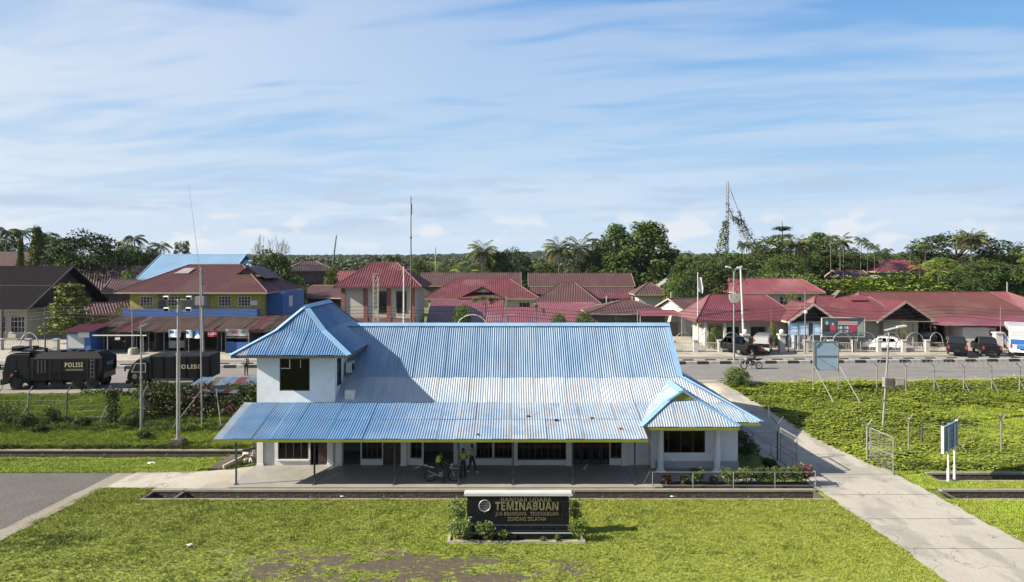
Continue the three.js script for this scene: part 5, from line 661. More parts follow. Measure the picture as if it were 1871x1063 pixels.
// market stalls under one rusty roof
{
  const t = thingW('market_shed', 'row of open stalls under a long rusty sheet roof along the roadside', 'market stall', [Xp(330, 79), TOWN, -79]), r = rng(9), x0 = Xp(168, 77), x1 = Xp(505, 77), n = 26;
  for (let i = 0; i < n; i++) { const a = lerp(x0, x1, i / n), b = lerp(x0, x1, (i + 1) / n) + 0.05, dr = 0.12 * r(); part('roof_sheet', corrug([[a, 5.05 - dr, -76.4 - 0.3 * r()], [b, 5.05 - dr, -76.4 - 0.3 * r()], [b + 0.3, 6.25, -82.2], [a + 0.3, 6.25, -82.2]], 0.22, 0.04, { lift: 0.03 * r() }), r() < 0.12 ? M_patch[1] : r() < 0.2 ? M_rustdark : r() < 0.06 ? M_patch[0] : M_rust, t, { keepUV: true }); }
  for (const px of [190, 197, 245, 250, 272, 300, 345, 372, 405, 452, 500]) { const x = Xp(px, 77.2); part('post', bar([x, TOWN - 0.2, -77.2], [x, 5.0, -77.2], 0.05), px % 2 ? M_galv : W_grey, t); }
  part('back_wall', bx(x0 + 0.3, x1, TOWN - 0.2, 5.9, -82, -82.1), W_dark, t); for (const px of [172, 232, 286, 340, 400, 455]) { const x = Xp(px, 78); part('partition', bx(x, x + 0.08, TOWN - 0.2, 4.95, -77.6, -81.99), W_dark, t); } part('end_wall', bx(x1 - 0.1, x1, TOWN - 0.2, 5.0, -77.3, -82), W_blue, t); part('front_beam', bx(x0, x1, 4.82, 4.92, -77.1, -77.2), W_dark, t);  // cross walls between the stalls are added to keep side sun out
  for (const [px, w] of [[205, 5], [290, 4], [430, 3]]) part('counter', box(w, 0.9, 0.8, Xp(px, 80), TOWN + 0.45, -80), W_dark, t);
  const ban = (px0, px1, py0, py1, m, l, sag) => { const d = 76.6, g = new THREE.PlaneGeometry(Xp(px1, d) - Xp(px0, d), (py1 - py0) * d / FOC, 8, 2), p = g.attributes.position; for (let i = 0; i < p.count; i++) p.setZ(i, 0.05 * Math.sin(p.getX(i) * 5 + px0)); g.computeVertexNormals(); g.translate((Xp(px0, d) + Xp(px1, d)) / 2, Yp((py0 + py1) / 2, d), -d); const o = solo('banner', l, 'banner', g, m, 'stall banners', { keepUV: true }); return o; };
  const print_ = (fn) => { const c = document.createElement('canvas'); c.width = 128; c.height = 64; const k = c.getContext('2d'); fn(k); const t2 = new THREE.CanvasTexture(c); t2.colorSpace = THREE.SRGBColorSpace; return new THREE.MeshStandardMaterial({ map: t2, roughness: 0.7, side: THREE.DoubleSide }); };
  const P1 = print_((k) => { k.fillStyle = '#b9c2c6'; k.fillRect(0, 0, 128, 64); k.fillStyle = '#2c5f9e'; k.fillRect(10, 8, 50, 26); k.fillStyle = '#8fa6b5'; k.fillRect(66, 12, 50, 40); k.fillStyle = '#d9dcd9'; k.fillRect(14, 40, 40, 14); });
  const P2 = print_((k) => { k.fillStyle = '#1f58a3'; k.fillRect(0, 0, 128, 64); k.fillStyle = '#d5dadd'; k.beginPath(); k.moveTo(0, 64); k.lineTo(64, 26); k.lineTo(128, 64); k.fill(); k.fillStyle = '#3d7cc0'; k.fillRect(12, 8, 104, 12); });
  const P3 = print_((k) => { k.fillStyle = '#8d1f2b'; k.fillRect(0, 0, 128, 64); k.fillStyle = '#d7c8c6'; for (let i = 0; i < 5; i++) k.fillRect(14 + i * 21, 20, 13, 24); });
  const P4 = print_((k) => { k.fillStyle = '#94999a'; k.fillRect(0, 0, 128, 64); k.fillStyle = '#a0545a'; k.beginPath(); k.arc(50, 26, 18, 0, 7); k.fill(); k.fillStyle = '#7f8f8a'; k.fillRect(76, 12, 40, 40); k.fillStyle = '#b4b8b6'; k.fillRect(8, 44, 60, 14); });
  ban(308, 330, 602, 616, P1, 'faded white and blue stall banner above the parked grey car'); ban(340, 352, 603, 617, P1, 'narrow pale stall banner between two blue ones'); ban(353, 371, 603, 618, P2, 'blue stall banner with a white peak shape'); ban(378, 398, 603, 615, P3, 'small red stall banner in the market row'); ban(412, 454, 601, 614, P4, 'wide pale stall banner over the blue counter'); 
  // kiosk on the left end
  const kd = 75.5, kx = Xp(140, kd), k = thingW('kiosk', 'blue kiosk with a red sheet roof and posters at the left end of the stalls', 'kiosk', [kx, TOWN, -kd]); part('body', bx(kx - 1.05, kx + 1.5, TOWN - 0.2, 5.1, -kd, -kd - 2.2), W_blue, k); part('roof', corrug([[kx - 1.5, 5.05, -kd + 0.5], [kx + 2.0, 5.15, -kd + 0.5], [kx + 2.4, 5.75, -kd - 2.6], [kx - 1.1, 5.65, -kd - 2.6]], 0.2, 0.04), M_patch[1], k, { keepUV: true }); part('poster', bx(kx - 0.9, kx + 0.85, 3.35, 4.85, -kd + 0.03, -kd + 0.01), P4, k, { label: 'large pale poster' }); part('sign_board', bx(kx + 0.25, kx + 1.4, 4.5, 5.05, -kd + 0.12, -kd + 0.06), P1, k, { label: 'small blue and white sign' });
  const bd = 76.6, bxx = Xp(434, bd), b = thingW('blue_counter', 'bright blue stall counter at the right end of the market row', 'stall counter', [bxx, TOWN, -bd]); part('counter', bx(bxx - 1.3, bxx + 1.3, TOWN - 0.1, 3.85, -bd, -bd - 1.2), W_blue, b); part('shelf', bx(bxx - 1.3, bxx + 1.3, 4.3, 4.36, -bd, -bd - 1.0), W_grey, b); part('post', bar([bxx - 1.25, TOWN, -bd + 0.02], [bxx - 1.25, 5.0, -bd + 0.02], 0.05), W_grey, b); part('post', bar([bxx + 1.25, TOWN, -bd + 0.02], [bxx + 1.25, 5.0, -bd + 0.02], 0.05), W_grey, b);
  const w = thingW('canopy_bar', 'pale pipe awning frame in front of the left stalls', 'awning frame', [Xp(215, 75), TOWN, -75]); part('rail', bar([Xp(170, 75), 4.75, -75], [Xp(268, 75), 4.75, -75], 0.07), W_white, w); for (const px of [197, 262]) part('post', bar([Xp(px, 75), TOWN - 0.1, -75], [Xp(px, 75), 4.75, -75], 0.05), M_galv, w);
  solo('concrete_stump', 'squat concrete stump on the sandy verge before the stalls', 'stump', [cyl(0.55, 0.5, 0.6, Xp(244, 75.5), TOWN - 0.05, -75.5, 10), cyl(0.4, 0.4, 0.12, Xp(244, 75.5), TOWN + 0.55, -75.5, 10)], M_conc);
  solo('sand_heap', 'low heap of pale sand beside the canopy posts', 'heap', [new THREE.ConeGeometry(1.3, 0.5, 12, 3).translate(Xp(192, 76), TOWN + 0.2, -76)], M_sand);
}
house('pale_blue_hall', 'large hall with a pale blue sheet roof behind the yellow house', { cat: 'building', c: [Xp(372, 108), 108], w: 11.8, dp: 13, h: 7.3, rise: 3.5, ov: 0.6, type: 'gable', wall: W_grey, roof: R_blue, trim: M(0.3, 0.42, 0.55), rib: 0.4 });
house('pale_blue_annex', 'lower pale blue roof adjoining the large blue hall at its right end', { cat: 'building', c: [Xp(452, 107), 107], w: 4, dp: 12, h: 6.9, rise: 3.0, ov: 0.4, type: 'gable', wall: W_grey, roof: R_blue, trim: M(0.3, 0.42, 0.55), rib: 0.4 });
{ const g = house('two_tier_house', 'brown two-tier roofed house among the trees right of the blue hall', { c: [Xp(560, 128), 130], ry: 0.35, w: 7, dp: 7, h: 8.2, rise: 1.6, ov: 0.7, type: 'hip', ridge: 1, wall: W_dark, roof: R_brown, rib: 0.4, win: [[-2.6, 3.8, 1.2, 1.4], [0.6, 3.8, 1.2, 1.4]] }); part('lower_roof', corrug([[-5, 4.9, 5.2], [5, 4.9, 5.2], [4, 6.0, 3.4], [-4, 6.0, 3.4]], 0.4, 0.05), R_brown, g, { keepUV: true }); part('lower_front', bx(-4.4, 4.4, -0.3, 4.9, 3.51, 4.6), W_grey, g); part('balcony_rail', bx(1.2, 4.6, 4.9, 5.6, 5.2, 5.24), W_white, g); }
house('pink_roofed_house', 'faded pink roof showing behind the left eave of the cream two-storey building', { c: [Xp(640, 125), 128], w: 7, dp: 8, h: 4.6, rise: 3.4, type: 'gable', wall: W_cream, roof: R_pink, rib: 0.4 });
house('lean_roof_house', 'low dark house with a sloping roof between the road gap and the cream building', { c: [Xp(605, 112), 114], ry: -0.3, w: 6, dp: 6, h: 4.2, rise: 1.7, type: 'gable', wall: W_dark, roof: R_brown, rib: 0.4 });
// cream two-storey building with red hipped roof
{
  const g = house('cream_building', 'cream two-storey building with rose pilasters and a streaked red hipped roof', { cat: 'building', c: [Xp(692, 95), 99.6], w: 9.9, dp: 9, h: 6.45, rise: 3.2, ov: 0.95, ridge: 1.75, type: 'hip', wall: W_cream, roof: R_red, trim: M(0.12, 0.06, 0.05), rib: 0.32, amp: 0.06 }), z = 4.5;
  for (const x of [-4.75, -1.75, 1.35, 4.55]) part('pilaster', bx(x - 0.28, x + 0.28, -0.3, 6.4, z, z + 0.14), W_rose, g); part('string_course', bx(-4.95, 4.95, 1.75, 2.25, z - 0.01, z + 0.09), W_rose, g);
  for (const x of [-0.15, 2.35]) window_(g, z, x, 2.9, 1.35, 2.9, M_darkframe, 2, 2); for (const x of [-3.0, -0.1, 2.6]) { const ac = part('air_conditioner', box(0.85, 0.55, 0.32, x, 1.2, z + 0.2), M_plastic, g); part('fan_grille', new THREE.TorusGeometry(0.18, 0.03, 5, 16).translate(x - 0.1, 1.2, z + 0.37), M_darkframe, ac); }
}
// red roofs behind the terminal ridge
{ const g = house('red_tiled_house', 'wide house with a bright red tiled hip roof and front gablet behind the terminal ridge', { c: [Xp(880, 126), 131.5], w: 19, dp: 9.5, h: 3.2, rise: 3.3, ov: 0.9, ridge: 5.0, type: 'hip', wall: W_cream, roof: R_red, rib: 0.35 }); part('gablet_roof', [slab([[-4.2, 3.2, 6.0], [0, 5.3, 6.0], [0, 5.3, 2], [-4.2, 3.2, 5]], 0.08), slab([[0, 5.3, 6.0], [4.2, 3.2, 6.0], [4.2, 3.2, 5], [0, 5.3, 2]], 0.08)], R_red, g); part('gablet', poly([[-1.6, 4.3, 5.9], [1.6, 4.3, 5.9], [0, 5.1, 5.9]]), W_dark, g); part('gablet_front', corrug([[-4, 3.2, 6.15], [4, 3.2, 6.15], [1.9, 4.2, 5.3], [-1.9, 4.2, 5.3]], 0.35, 0.05), R_red, g, { keepUV: true }); window_(g, 4.75, 6.6, 0.6, 2.0, 1.9, F_white, 3, 1); }
for (const [px0, px1, pyt, pyb, dt, db, l] of [[788, 920, 548, 592, 110, 96, 'large faded red canopy roof below the tiled gablet house'], [925, 990, 561, 592, 106, 96, 'faded red canopy roof left of the two round bushes'], [985, 1086, 552, 592, 112, 95, 'steep pinkish red canopy roof behind the two round bushes']]) { const a = P(px0, pyt, dt), b = P(px1, pyt, dt), c = P(px1 + 8, pyb, db), e = P(px0 - 10, pyb, db); a[1] = b[1]; c[1] = e[1]; const t = thingW('sheet_canopy', l, 'canopy', [(a[0] + b[0]) / 2, TOWN, (a[2] + c[2]) / 2], 'red canopies'); part('roof_slope', corrug([e, c, b, a], 0.3, 0.05), R_pink, t, { keepUV: true }); for (const p of [e, c, b, a]) part('post', bar([p[0], TOWN - 0.3, p[2]], [p[0], p[1], p[2]], 0.08), M_galv, t); part('edge_beam', beam([e[0], e[1] - 0.1, e[2]], [c[0], c[1] - 0.1, c[2]], 0.08, 0.18), R_maroon, t); }
house('brown_roofed_block', 'long low brown roofed block beyond the red tiled gablet house', { cat: 'building', c: [Xp(860, 152), 155], w: 20, dp: 9, h: 4.6, rise: 2.6, type: 'gable', wall: W_dark, roof: R_brown, rib: 0.45 });
{ const g = house('school_block', 'long brown roofed block with white gable left of the tall trees', { cat: 'building', c: [Xp(1062, 152), 156], w: 21, dp: 9, h: 4.5, rise: 2.6, type: 'gable', wall: W_dark, gable: W_white, roof: R_brown, rib: 0.45 }); part('veranda_roof', corrug([[-11, 2.9, 7.5], [11, 2.9, 7.5], [11, 4.2, 5.3], [-11, 4.2, 5.3]], 0.45, 0.05), R_brown, g, { keepUV: true }); }
house('brown_pavilion', 'pavilion with a broad brown-red hip roof in front of the long school block', { cat: 'building', c: [Xp(1040, 118), 121], ry: -0.12, w: 9.5, dp: 8, h: 2.9, rise: 3.3, ov: 0.9, ridge: 1.2, type: 'hip', wall: W_cream, roof: R_brown, rib: 0.4 });
house('low_red_house', 'low house with a shallow dull red hip roof right of the steep canopy', { c: [Xp(1150, 98), 100], w: 10.5, dp: 7, h: 2.8, rise: 1.6, ov: 0.8, ridge: 0.6, type: 'hip', wall: W_dark, roof: R_brown, rib: 0.4 });
{ const a = P(1165, 566, 95), b = P(1232, 566, 95), c = P(1246, 577, 92), e = P(1170, 577, 92), t = thingW('sheet_canopy', 'bright pink-red flat awning over the dark yard left of the flagpole', 'canopy', [(a[0] + c[0]) / 2, TOWN, -93.5], 'red canopies'); part('roof_slope', corrug([e, c, b, a], 0.3, 0.04), R_pink, t, { keepUV: true }); for (const p of [e, c, a, b]) part('post', bar([p[0], TOWN - 0.2, p[2]], p, 0.07), M_galv, t); part('screen_wall', bx(e[0], c[0] - 0.3, TOWN - 0.2, 4.6, -93, -93.1), W_dark, t); }
{ const t = thingW('walkway_canopy', 'narrow red walkway roof on thin posts leading to the small red kiosk', 'walkway', [Xp(1130, 125), TOWN, -125]); const x0 = Xp(1072, 125), x1 = Xp(1180, 125); part('roof_slope', corrug([[x0, 6.0, -124], [x1, 6.0, -124], [x1, 6.8, -126.5], [x0, 6.8, -126.5]], 0.4, 0.05), R_red, t, { keepUV: true }); for (let i = 0; i < 6; i++) part('post', bar([lerp(x0, x1, i / 5), TOWN - 0.3, -124.2], [lerp(x0, x1, i / 5), 6.0, -124.2], 0.09), M_galv, t); part('low_wall', bx(x0, x1 + 4, TOWN - 0.2, 4.2, -123, -123.1), W_grey, t); }
house('small_red_pavilion', 'small white-walled pavilion with a brown-red pyramid roof right of the walkway', { cat: 'building', c: [Xp(1193, 120), 123], w: 4.6, dp: 4.4, h: 4.2, rise: 1.9, ov: 0.8, ridge: 0.2, type: 'hip', wall: W_white, roof: R_brown, rib: 0.4 });
house('white_house', 'pale house with a gable standing in the shade under the big tree', { c: [Xp(1226, 152), 154], y: 3.6, w: 4.2, dp: 5, h: 3.6, rise: 1.5, ov: 0.5, type: 'gableZ', wall: W_white, roof: W_grey, gable: W_grey, rib: 0.45, win: [[-1.6, 1.2, 1.0, 1.4, F_trim], [0.5, 1.2, 1.0, 1.4, F_trim]] });
house('white_gable_house', 'small brown roofed house with a bright white gable wall behind the flagpole', { c: [Xp(1262, 95), 97], ry: 0.5, w: 6, dp: 6, h: 3.2, rise: 1.6, ov: 0.4, type: 'gable', wall: W_white, roof: R_brown, rib: 0.35 });
// police office, centre right
{
  const g = house('police_office', 'cream office with a red hip roof and front porch gable opposite the driveway', { cat: 'building', c: [Xp(1368, 82), 86], w: 9.3, dp: 6.3, h: 3.05, rise: 2.75, ov: 1.6, ridge: 3.4, type: 'hip', wall: W_cream, roof: R_crim, trim: M(0.14, 0.05, 0.05), rib: 0.26 }), z = 3.15;
  window_(g, z, -2.4, 0.6, 1.6, 1.7, F_white, 2, 1); window_(g, z, 0.5, 1.1, 1.7, 1.1, M_darkframe, 2, 1); door_(g, z, -4.4, 0, 1.5, 2.3); for (const x of [-5.1, -2.9, 2.6]) part('column', bx(x - 0.12, x + 0.12, 0, 3.0, z + 1.15, z + 1.4), W_white, g); part('plinth', bx(-4.65, 4.65, -0.3, 0.9, z, z + 0.06), W_dark, g);
  part('gablet', poly([[-3.6, 4.6, 0.5], [-2.2, 5.85, 0.1], [-2.2, 5.85, -0.6]]), R_pink, g);
  const p = house('porch_gable', 'porch with a dark timber gable at the right of the police office', { cat: 'porch', c: [Xp(1479, 80), 82], w: 3.2, dp: 4.2, h: 3.15, rise: 1.9, ov: 1.1, type: 'gableZ', wall: M(0.30, 0.36, 0.42, 0.9), gable: M(0.03, 0.022, 0.018, 0.9), roof: R_red, trim: M(0.5, 0.45, 0.38), rib: 0.26 });
}
house('upper_red_block', 'two-storey block with a pinkish red roof behind the police office', { cat: 'building', c: [Xp(1420, 102), 104.5], w: 11.3, dp: 6.5, h: 5.4, rise: 1.85, ov: 0.7, ridge: 5.3, shift: -0.9, type: 'hip', wall: W_cream, roof: R_pink, trim: F_trim, rib: 0.3, win: [[-3, 3.6, 1.2, 1.2], [0, 3.6, 1.2, 1.2], [2, 3.6, 1.2, 1.2]] });
// long red-roofed offices at the right
{
  const g = house('long_red_office', 'long office block with a deep red roof at the right', { cat: 'building', c: [Xp(1715, 88), 91], w: 17.6, dp: 8.6, h: 3.0, rise: 2.9, ov: 1.7, ridge: 8.4, type: 'hip', wall: W_dark, roof: R_maroon, trim: F_trim, rib: 0.26 }), z = 4.3;
  for (let i = 0; i < 6; i++) { part('column', bx(-7 + i * 2.4, -6.75 + i * 2.4, 0, 2.95, z + 1.2, z + 1.45), W_grey, g); window_(g, z, -6.6 + i * 2.4, 0.9, 1.6, 1.5, F_trim, 2, 1); }
  const c = house('cross_gable_office', 'red-roofed office wing with a gable ridge behind the photo billboard', { cat: 'building', c: [Xp(1560, 83), 86], w: 7.6, dp: 5.3, h: 3.15, rise: 2.5, ov: 1.6, ridge: 3.2, type: 'hip', wall: W_cream, roof: R_red, trim: F_trim, rib: 0.26 }); part('gablet', slab([[0.5, 5.2, 1.2], [2.6, 5.2, 1.2], [2.4, 5.75, 0.2], [0.8, 5.75, 0.2]], 0.05), R_pink, c, { label: 'faded square patch of roof' }); part('gable_peak', poly([[-1.6, 5.0, 0.6], [-0.2, 6.35, 0.2], [-0.2, 6.35, -0.8], [-1.8, 5.0, -0.8]]), W_dark, c);
  house('front_gable_wing', 'wing with a dark front gable and red roof beside the tall columns', { cat: 'building', c: [Xp(1650, 82), 85.5], w: 4.0, dp: 6, h: 3.0, rise: 2.2, ov: 1.2, type: 'gableZ', wall: W_cream, gable: M(0.03, 0.022, 0.018, 0.9), roof: R_crim, trim: F_trim, rib: 0.26 });
  house('right_red_wing', 'wing with a bright pinkish red roof at the right picture edge', { cat: 'building', c: [Xp(1868, 88), 93], ry: -0.1, w: 11, dp: 10, h: 3.2, rise: 2.6, ov: 0.9, ridge: 1.4, type: 'hip', wall: W_cream, roof: R_pink, trim: F_trim, rib: 0.26 });
  const a = P(1655, 579, 84), b = P(1795, 566, 88), e = P(1800, 596, 80), f = P(1730, 586, 80), t = thingW('sheet_canopy', 'light red parking canopy sloping toward the white gatehouse', 'canopy', [(a[0] + e[0]) / 2, TOWN, -83], 'red canopies'); part('roof_slope', slab([[a[0], 5.6, a[2]], [f[0], 5.35, f[2]], [Xp(1871, 80), 5.3, -80], [Xp(1871, 88), 6.4, -88], [b[0], 6.4, b[2]]], 0.06), R_pink, t); for (const px of [1668, 1700, 1730, 1790]) part('post', bar([Xp(px, 82), TOWN - 0.2, -82], [Xp(px, 82), 5.35, -82], 0.07), M_galv, t);
  const gx = Xp(1783, 80.5), gh = thingW('gatehouse', 'small white-walled gatehouse under the light red canopy', 'gatehouse', [gx, TOWN, -82]); part('wall', bx(gx - 1.5, gx + 1.5, TOWN - 0.3, 5.1, -80.5, -84), W_white, gh); part('side_block', bx(gx + 1.51, gx + 2.6, TOWN - 0.3, 5.0, -81, -84), W_cream, gh); part('notice', bx(gx + 1.8, gx + 2.3, 4.1, 4.7, -80.96, -80.999), M_patch[1], gh);
}
// roofs in the trees at the right and left
[['hill_house', 'brown-red roof among palms above the pinkish two-storey block', 1508, 140, 12, 6, 4.0, 1.7, 487, 0], ['hill_house', 'red hip roof among the trees above the long red office', 1640, 134, 9.5, 7, 3.8, 2.1, 475, 1], ['hill_house', 'red roof half hidden behind the large coconut palm at the right', 1757, 134, 6.5, 7, 3.6, 2.4, 475, 0], ['hill_shed', 'small brown-red shed roof beside the palms, left of the hip roof', 1553, 130, 4.0, 5, 2.6, 1.2, 494, 0]].forEach(([n, l, px, d, w, dp, h, rise, py, hip]) => { const yt = Yp(py, d); house(n, l, { c: [Xp(px, d), d + 1], y: yt - rise - h, w, dp, h, rise, type: hip ? 'hip' : 'gable', ridge: hip ? 1.6 : undefined, wall: W_grey, roof: hip ? R_red : R_brown, rib: 0.45 }); });
house('far_left_house', 'dark house with a brown roof under the tall trees at the left picture edge', { c: [Xp(12, 125), 128], y: 6.7, w: 9, dp: 7, h: 5, rise: 2.4, type: 'gable', wall: W_dark, roof: R_brown, rib: 0.45 });
house('shaded_house', 'grey house with a low red-brown roof behind the mango tree', { c: [Xp(255, 122), 125], y: 4.5, ry: -0.2, w: 10, dp: 7, h: 5.0, rise: 1.9, type: 'hip', wall: W_grey, roof: R_brown, rib: 0.45 });
house('low_red_shack', 'narrow red roofed shack between the brown house and the layered tree', { c: [Xp(190, 92), 94], ry: 0.7, w: 5, dp: 3, h: 3.1, rise: 1.3, type: 'gable', wall: W_dark, roof: R_maroon, rib: 0.35 });
// street-side fence: white pillars, bars and hoops
{
  const D = 77.4, pil = [1228, 1270, 1315, 1472, 1516, 1560, 1605, 1650, 1693];
  const lab = ['hidden partly by the blue roof', 'next to the blue roof end', 'left of the gate', 'just right of the gate', 'below the photo billboard', 'left of the white hatchback', 'directly before the white hatchback', 'right of the white hatchback', 'beside the dark pickups'];
  pil.forEach((p, i) => { const x = Xp(p, D), t = thingW('fence_pillar', `white street fence pillar ${lab[i]}`, 'pillar', [x, TOWN, -D], 'white street fence pillars'); part('shaft', bx(x - 0.22, x + 0.22, TOWN - 0.1, TOWN + 1.2, -D + 0.22, -D - 0.22), W_white, t); part('cap', bx(x - 0.29, x + 0.29, TOWN + 1.2, TOWN + 1.32, -D + 0.29, -D - 0.29), W_white, t); });
  [[1361, 'left'], [1428, 'right']].forEach(([p, s]) => { const x = Xp(p, D), t = thingW('gate_pillar', `tall white gate pillar with a globe, ${s} of the police van`, 'pillar', [x, TOWN, -D], 'white gate pillars'); part('shaft', bx(x - 0.3, x + 0.3, TOWN - 0.1, TOWN + 1.8, -D + 0.3, -D - 0.3), W_white, t); part('cap', bx(x - 0.42, x + 0.42, TOWN + 1.8, TOWN + 1.95, -D + 0.42, -D - 0.42), W_white, t); part('globe', new THREE.SphereGeometry(0.27, 16, 12).translate(x, TOWN + 2.2, -D), M(0.7, 0.7, 0.68, 0.35), t); });
  { const x = Xp(1823, 78), t = thingW('gate_pillar', 'broad white pillar between the dark pickup and the bus', 'pillar', [x, TOWN, -78], 'white gate pillars'); part('shaft', bx(x - 0.4, x + 0.4, TOWN - 0.1, TOWN + 1.95, -77.7, -78.3), W_white, t); part('cap', bx(x - 0.5, x + 0.5, TOWN + 1.95, TOWN + 2.1, -77.6, -78.4), W_white, t); }
  const spans = [[1228, 1270, 'beside the blue roof end'], [1270, 1315, 'second from the blue roof end'], [1315, 1358, 'left of the gate behind the pickup'], [1431, 1472, 'right of the gate'], [1472, 1516, 'under the blue banner panels'], [1516, 1560, 'under the photo billboard'], [1560, 1605, 'across the front of the white hatchback'], [1605, 1650, 'across the rear of the white hatchback'], [1650, 1693, 'before the parked dark car'], [1693, 1728, 'ending at the dark pickup']];
  spans.forEach(([a, b, l]) => { const x0 = Xp(a, D) + 0.22, x1 = Xp(b, D) - 0.22, t = thingW('bar_fence', `low white bar fence panel ${l}`, 'fence', [(x0 + x1) / 2, TOWN, -D], 'white street fence panels'); part('rail', bx(x0, x1, TOWN + 0.95, TOWN + 1.02, -D + 0.03, -D - 0.03), W_white, t); part('rail', bx(x0, x1, TOWN + 0.08, TOWN + 0.15, -D + 0.03, -D - 0.03), W_white, t); const bs = []; for (let x = x0 + 0.1; x < x1; x += 0.17) bs.push(bar([x, TOWN + 0.1, -D], [x, TOWN + 1.0, -D], 0.014, 0.014, 4)); part('bar', bs, W_white, t, { kind: 'stuff' });
    const r = (x1 - x0) / 2 - 0.12, cx = (x0 + x1) / 2, ar = []; for (let k = 0; k <= 14; k++) { const q = Math.PI * k / 14; ar.push([cx - Math.cos(q) * r, TOWN + 1.05 + Math.sin(q) * 1.05, -D]); } part('hoop', tube(ar, 0.045, 28, 6), M_galv, t); });
  const t = thingW('street_arch', 'large pale hoop arch showing above the terminal ridge', 'arch', [Xp(863, 80), TOWN, -80]), ar = []; for (let k = 0; k <= 16; k++) { const q = Math.PI * k / 16; ar.push([Xp(863, 80) - Math.cos(q) * 1.75, 5.0 + Math.sin(q) * 1.55, -80]); } part('hoop', tube(ar, 0.06, 30, 6), W_white, t); for (const s of [-1.75, 1.75]) part('post', bar([Xp(863, 80) + s, TOWN - 0.2, -80], [Xp(863, 80) + s, 5.0, -80], 0.06), W_white, t);
  // left fence before the dark hall
  const D2 = 79; [[1, 'at the left picture edge'], [52, 'behind the white hoop above the big truck'], [103, 'at the end of the dark hall fence']].forEach(([p, l]) => { const x = Xp(p, D2), q = thingW('fence_pillar', `white fence pillar ${l}`, 'pillar', [x, TOWN, -D2], 'white street fence pillars'); part('shaft', bx(x - 0.25, x + 0.25, TOWN - 0.1, TOWN + 1.15, -D2 + 0.25, -D2 - 0.25), W_white, q); part('cap', bx(x - 0.3, x + 0.3, TOWN + 1.15, TOWN + 1.25, -D2 + 0.3, -D2 - 0.3), W_white, q); });
  [[1, 52, 'near the left picture edge'], [52, 103, 'right of the white hoop']].forEach(([a, b, l]) => { const x0 = Xp(a, D2) + 0.25, x1 = Xp(b, D2) - 0.25, q = thingW('bar_fence', `white bar fence panel ${l}, before the dark hall`, 'fence', [(x0 + x1) / 2, TOWN, -D2], 'white street fence panels'); for (const h of [0.12, 1.0]) part('rail', bx(x0, x1, TOWN + h, TOWN + h + 0.07, -D2 + 0.03, -D2 - 0.03), W_white, q); const bs = []; for (let x = x0 + 0.1; x < x1; x += 0.2) bs.push(bar([x, TOWN + 0.12, -D2], [x, TOWN + 1.0, -D2], 0.02, 0.02, 4)); part('bar', bs, W_white, q, { kind: 'stuff' }); });
  const hp = []; for (let k = 0; k <= 14; k++) { const q = Math.PI * k / 14; hp.push([Xp(54, 78.5) - Math.cos(q) * 1.0, TOWN + 0.6 + Math.sin(q) * 1.35, -78.5]); } solo('white_hoop', 'white pipe hoop standing above the cab of the big truck', 'hoop', tube(hp, 0.055, 28, 6), W_white);
}
